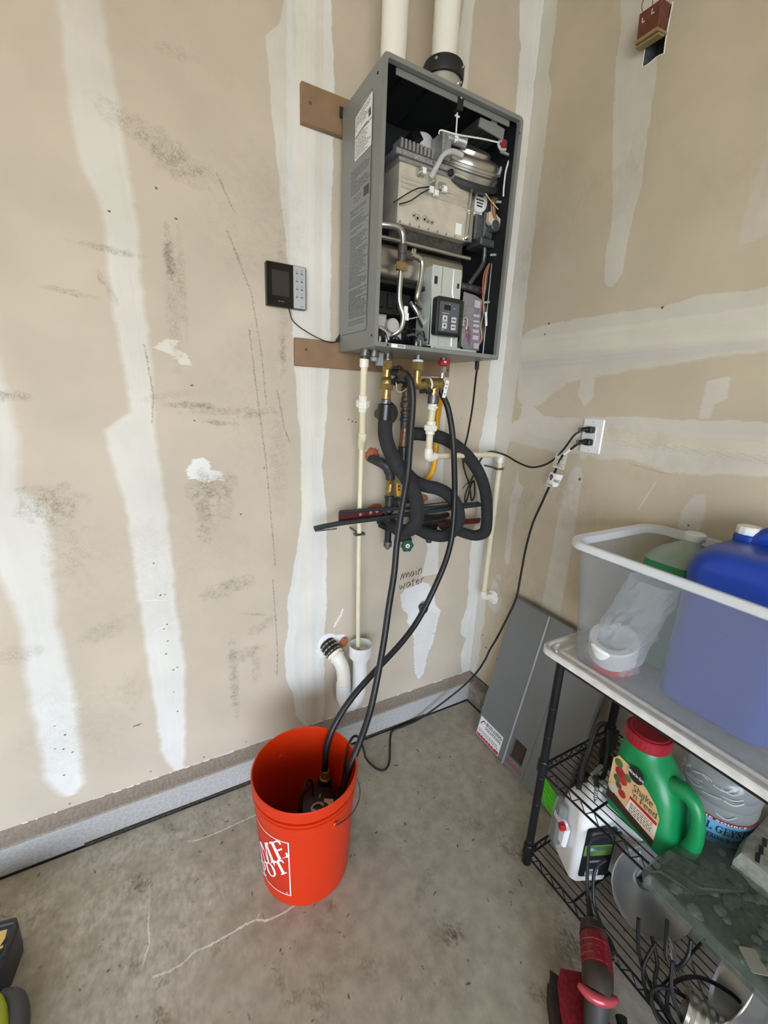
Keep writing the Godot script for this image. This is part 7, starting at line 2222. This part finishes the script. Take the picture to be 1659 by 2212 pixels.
	lathe(mb, prof, V(-0.36, 0.11, 1.19), V(0.35, -0.1, 0.95), 24)
	solo("ribbed_socket", mb, M.steel, "shiny ribbed metal tube among the cords, lowest shelf", "tube")
	mb = MB.new()
	for i in 6: tube(mb, [V(-0.300 - i * 0.006, 0.175 + 0.004 * sin(i * 2.0), 1.112 + i * 0.004), V(-0.292 - i * 0.008, 0.125, 1.143 + i * 0.003), V(-0.296 - i * 0.004, 0.092, 1.189 + 0.003 * i), V(-0.303 - i * 0.002, 0.075, 1.226 + 0.002 * i)], 0.0012, 4, 6)
	tube(mb, [V(-0.285, 0.18, 1.15), V(-0.275, 0.13, 1.165), V(-0.285, 0.09, 1.205), V(-0.31, 0.078, 1.24)], 0.0024, 4, 7)
	solo("wire_clamp", mb, M.bolt, "bundle of bright springy wires beside the ribbed metal tube", "wires")
	# dark cords
	var cords := [[[V(-0.30, 0.21, 0.935), V(-0.325, 0.17, 0.925), V(-0.345, 0.10, 0.95), V(-0.36, 0.08, 0.985), V(-0.37, 0.075, 1.01)], "black cord draped down beside the spray jug to a loose plug"],
		[[V(-0.35, 0.20, 1.06), V(-0.355, 0.12, 1.08), V(-0.36, 0.07, 1.12), V(-0.39, 0.07, 1.2), V(-0.42, 0.08, 1.3), V(-0.36, 0.07, 1.38)], "black cord running straight along the lowest shelf"],
		[[V(-0.33, 0.16, 1.1), V(-0.36, 0.10, 1.10), V(-0.39, 0.075, 1.13), V(-0.40, 0.075, 1.18), V(-0.37, 0.075, 1.26), V(-0.28, 0.075, 1.30)], "black cord curving under the bright wires"],
		[[V(-0.33, 0.075, 1.30), V(-0.40, 0.08, 1.23), V(-0.425, 0.10, 1.17), V(-0.40, 0.12, 1.14), V(-0.35, 0.12, 1.17), V(-0.31, 0.09, 1.24), V(-0.30, 0.075, 1.33)], "black cord in a round loop at the front of the lowest shelf"],
		[[V(-0.39, 0.075, 1.22), V(-0.396, 0.09, 1.19), V(-0.377, 0.10, 1.164), V(-0.345, 0.122, 1.156), V(-0.285, 0.13, 1.179), V(-0.242, 0.12, 1.223), V(-0.225, 0.1, 1.254), V(-0.25, 0.08, 1.275)], "black cord arching high over the ribbed metal tube"],
		[[V(-0.303, 0.22, 1.10), V(-0.333, 0.2, 1.118), V(-0.346, 0.17, 1.132), V(-0.325, 0.15, 1.15), V(-0.291, 0.165, 1.153), V(-0.278, 0.2, 1.146)], "short black cord loop right under the dusty package"],
		[[V(-0.318, 0.15, 1.085), V(-0.338, 0.12, 1.116), V(-0.363, 0.1, 1.128), V(-0.378, 0.09, 1.145), V(-0.381, 0.08, 1.169), V(-0.384, 0.075, 1.2)], "black cord hugging the front edge of the lowest shelf"],
		[[V(-0.37, 0.21, 1.15), V(-0.385, 0.15, 1.17), V(-0.38, 0.09, 1.22), V(-0.36, 0.075, 1.3)], "black cord hanging from under the dusty package"]]
	for q in cords:
		mb = MB.new()
		tube(mb, q[0], 0.0046, 6, 8)
		solo("extension_cord", mb, M.black, q[1], "cord", "dark cords on the lowest shelf")
	t = thing("loose_plug", "loose black plug with brass prongs at the front edge of the lowest shelf", "plug", V(-0.385, 0.066, 1.03))
	mb = MB.new()
	tube(mb, [V(-0.37, 0.076, 1.008), V(-0.376, 0.075, 1.02), V(-0.388, 0.074, 1.042)], [0.006, 0.010, 0.011], 3, 10)
	part("body", mb, M.black, t)
	mb = MB.new()
	for i in 2: box(mb, V(-0.402, 0.071, 1.045 + i * 0.007), V(-0.386, 0.077, 1.047 + i * 0.007))
	each("prong", mb, M.brass, t)

func floor_things() -> void:
	# red corded power tool lying in front of the rack
	var t := thing("power_tool", "worn red corded power tool on the floor in front of the rack", "power tool", V(-0.47, 0, 1.06))
	var red := mottled(mat(rgb8(150, 32, 44), 0.4), 0.6, 9.0, 0.03)
	var mb := MB.new()
	tube(mb, [V(-0.438, 0.14, 1.005), V(-0.452, 0.14, 1.02), V(-0.475, 0.138, 1.042), V(-0.497, 0.135, 1.063), V(-0.508, 0.132, 1.072)], [0.026, 0.0335, 0.035, 0.034, 0.031], 5, 20)
	part("handle", mb, red, t, "red ribbed handle")
	mb = MB.new()
	for i in 4:
		var c := V(-0.462 - i * 0.010, 0.139 - i * 0.0012, 1.029 + i * 0.0095)
		var pts := []
		var xf := facing(c, V(-0.72, -0.05, 0.69))
		for j in 13: pts.append(xf * V(cos(TAU * j / 12) * 0.0345, sin(TAU * j / 12) * 0.0345, 0))
		tube(mb, pts, 0.0014, 1, 6)
	each("grip_ring", mb, mat(rgb8(150, 44, 54), 0.4), t)
	mb = MB.new()
	tube(mb, [V(-0.422, 0.14, 0.988), V(-0.43, 0.14, 0.996), V(-0.444, 0.14, 1.012)], [0.014, 0.027, 0.0335], 4, 18)
	part("end_boot", mb, mat(rgb8(58, 44, 34), 0.6), t, "dark rubber end")
	mb = MB.new()
	tube(mb, [V(-0.388, 0.155, 0.952), V(-0.403, 0.148, 0.969), V(-0.424, 0.141, 0.99)], [0.006, 0.007, 0.010], 4, 10)
	for i in 5: lathe(mb, [[0.0078, 0], [0.0078, 0.0025]], V(-0.393 - i * 0.006, 0.152 - i * 0.0024, 0.957 + i * 0.0068), V(-0.6, -0.3, 0.7), 10)
	tube(mb, [V(-0.388, 0.155, 0.952), V(-0.374, 0.18, 0.935), V(-0.355, 0.23, 0.915), V(-0.33, 0.27, 0.905), V(-0.26, 0.29, 0.94)], 0.0046, 5, 8)
	part("cord_boot", mb, M.black, t)
	mb = MB.new()
	tube(mb, [V(-0.498, 0.139, 1.06), V(-0.512, 0.136, 1.072), V(-0.528, 0.128, 1.083)], [0.033, 0.0345, 0.031], 4, 18)
	part("neck_band", mb, mat(rgb8(52, 44, 38), 0.5), t, "dark band round the neck")
	mb = MB.new()
	tube(mb, [V(-0.556, 0.132, 1.055), V(-0.552, 0.136, 1.075), V(-0.538, 0.136, 1.095), V(-0.515, 0.134, 1.108), V(-0.498, 0.13, 1.112)], [0.006, 0.0115, 0.0125, 0.0115, 0.006], 4, 12)
	part("collar", mb, mat(rgb8(186, 74, 80), 0.22, 0.3), t, "glossy red collar")
	mb = MB.new()
	tube(mb, [V(-0.525, 0.115, 1.085), V(-0.552, 0.085, 1.105), V(-0.59, 0.055, 1.135)], [0.028, 0.025, 0.024], 4, 16)
	part("lower_grip", mb, mat(rgb8(58, 54, 50), 0.6), t, "grey rubber grip")
	mb = MB.new()
	prism(mb, poly([-0.53, -1.002, -0.492, -1.03, -0.52, -1.13, -0.55, -1.2, -0.69, -1.2, -0.645, -1.12, -0.59, -1.05, -0.558, -1.015]), frame(V(0, 0.03, 0), V(1, 0, 0), V(0, 0, -1)), 0.035, 0.006)
	part("gear_case", mb, red, t)
	mb = MB.new()
	prism(mb, poly([-0.542, -1.0, -0.562, -1.02, -0.65, -1.13, -0.69, -1.2, -0.715, -1.2, -0.665, -1.11, -0.58, -1.01, -0.55, -0.985]), frame(V(0, 0.002, 0), V(1, 0, 0), V(0, 0, -1)), 0.05, 0.003)
	part("shoe", mb, mottled(mat(rgb8(60, 44, 36), 0.5), 0.5, 9.0), t)
	mb = MB.new()
	for q in [[-0.455, 1.115], [-0.47, 1.13]]: tube(mb, [V(q[0], 0.03, q[1]), V(q[0] - 0.03, 0.025, q[1] + 0.03)], [0.013, 0.01], 1, 12)
	each("knob", mb, M.black, t)
	mb = MB.new()
	for q in [[-0.598, 1.052], [-0.606, 1.07], [-0.612, 1.075]]: blobby(mb, V(q[0], 0.003, q[1]), V(0.003, 0.003, 0.003), 2)
	solo("metal_shaving", mb, M.bolt, "tiny bright metal bits on the floor near the red power tool", "debris").set_meta("kind", "stuff")
	# battery-like dark box with warning label, at the frame's left edge
	t = thing("dark_toolbox", "dark navy plastic case with black and yellow warning label, cut by the frame edge", "case", V(-1.82, 0, 0.32))
	mb = MB.new()
	var g := poly([-1.95, -0.45, -1.762, -0.405, -1.738, -0.365, -1.728, -0.30, -1.733, -0.275, -1.95, -0.215])
	prism(mb, g, frame(V(0, 0.001, 0), V(1, 0, 0), V(0, 0, -1)), 0.098, 0.008)
	part("case", mb, mat(rgb8(44, 52, 64), 0.4), t)
	mb = MB.new()
	tube(mb, [V(-1.95, 0.1, 0.235), V(-1.735, 0.1, 0.283), V(-1.73, 0.1, 0.303), V(-1.742, 0.097, 0.36)], 0.007, 1, 8)
	part("edge_bead", mb, mat(rgb8(40, 36, 34), 0.5), t)
	mb = MB.new()
	mb.quad(V(-1.90, 0.0995, 0.345), V(-1.748, 0.0995, 0.338), V(-1.748, 0.0995, 0.296), V(-1.90, 0.0995, 0.262))
	var wl := part("warning_label", mb, mat(rgb8(226, 190, 110), 0.5), t, "black and yellow label")
	mb = MB.new()
	for i in 8:
		var x := -1.895 + i * 0.02
		for s in 2:
			var z := 0.30 + s * 0.02 + 0.002 * i
			mb.tri(V(x, 0.0999, z + 0.018), V(x + 0.018, 0.0999, z + 0.018), V(x + 0.009, 0.0999, z))
	each("label_triangle", mb, M.ink, wl)
	# lime tool
	t = thing("lime_tool", "lime green and grey rounded power tool at the frame's bottom corner", "power tool", V(-1.75, 0, 0.535))
	mb = MB.new()
	rings_handle(mb, [V(-1.80, 0.06, 0.435), V(-1.765, 0.062, 0.462), V(-1.748, 0.062, 0.51), V(-1.745, 0.06, 0.58), V(-1.755, 0.055, 0.65)], 0.05)
	part("body", mb, mat(rgb8(178, 194, 40), 0.4), t)
	mb = MB.new()
	tube(mb, [V(-1.735, 0.07, 0.425), V(-1.705, 0.075, 0.452), V(-1.689, 0.076, 0.50), V(-1.688, 0.07, 0.56), V(-1.70, 0.065, 0.63)], [0.012, 0.018, 0.02, 0.02, 0.018], 5, 16)
	part("bumper", mb, mat(rgb8(64, 62, 64), 0.55), t, "grey rubber bumper")
	mb = MB.new()
	prism(mb, rrect(0.012, 0.024, 0.002), frame(V(-1.742, 0.1115, 0.487), V(1, 0, 0.3), V(0.3, 0, -1)), 0.003)
	part("latch", mb, mat(rgb8(60, 66, 30), 0.5), t)
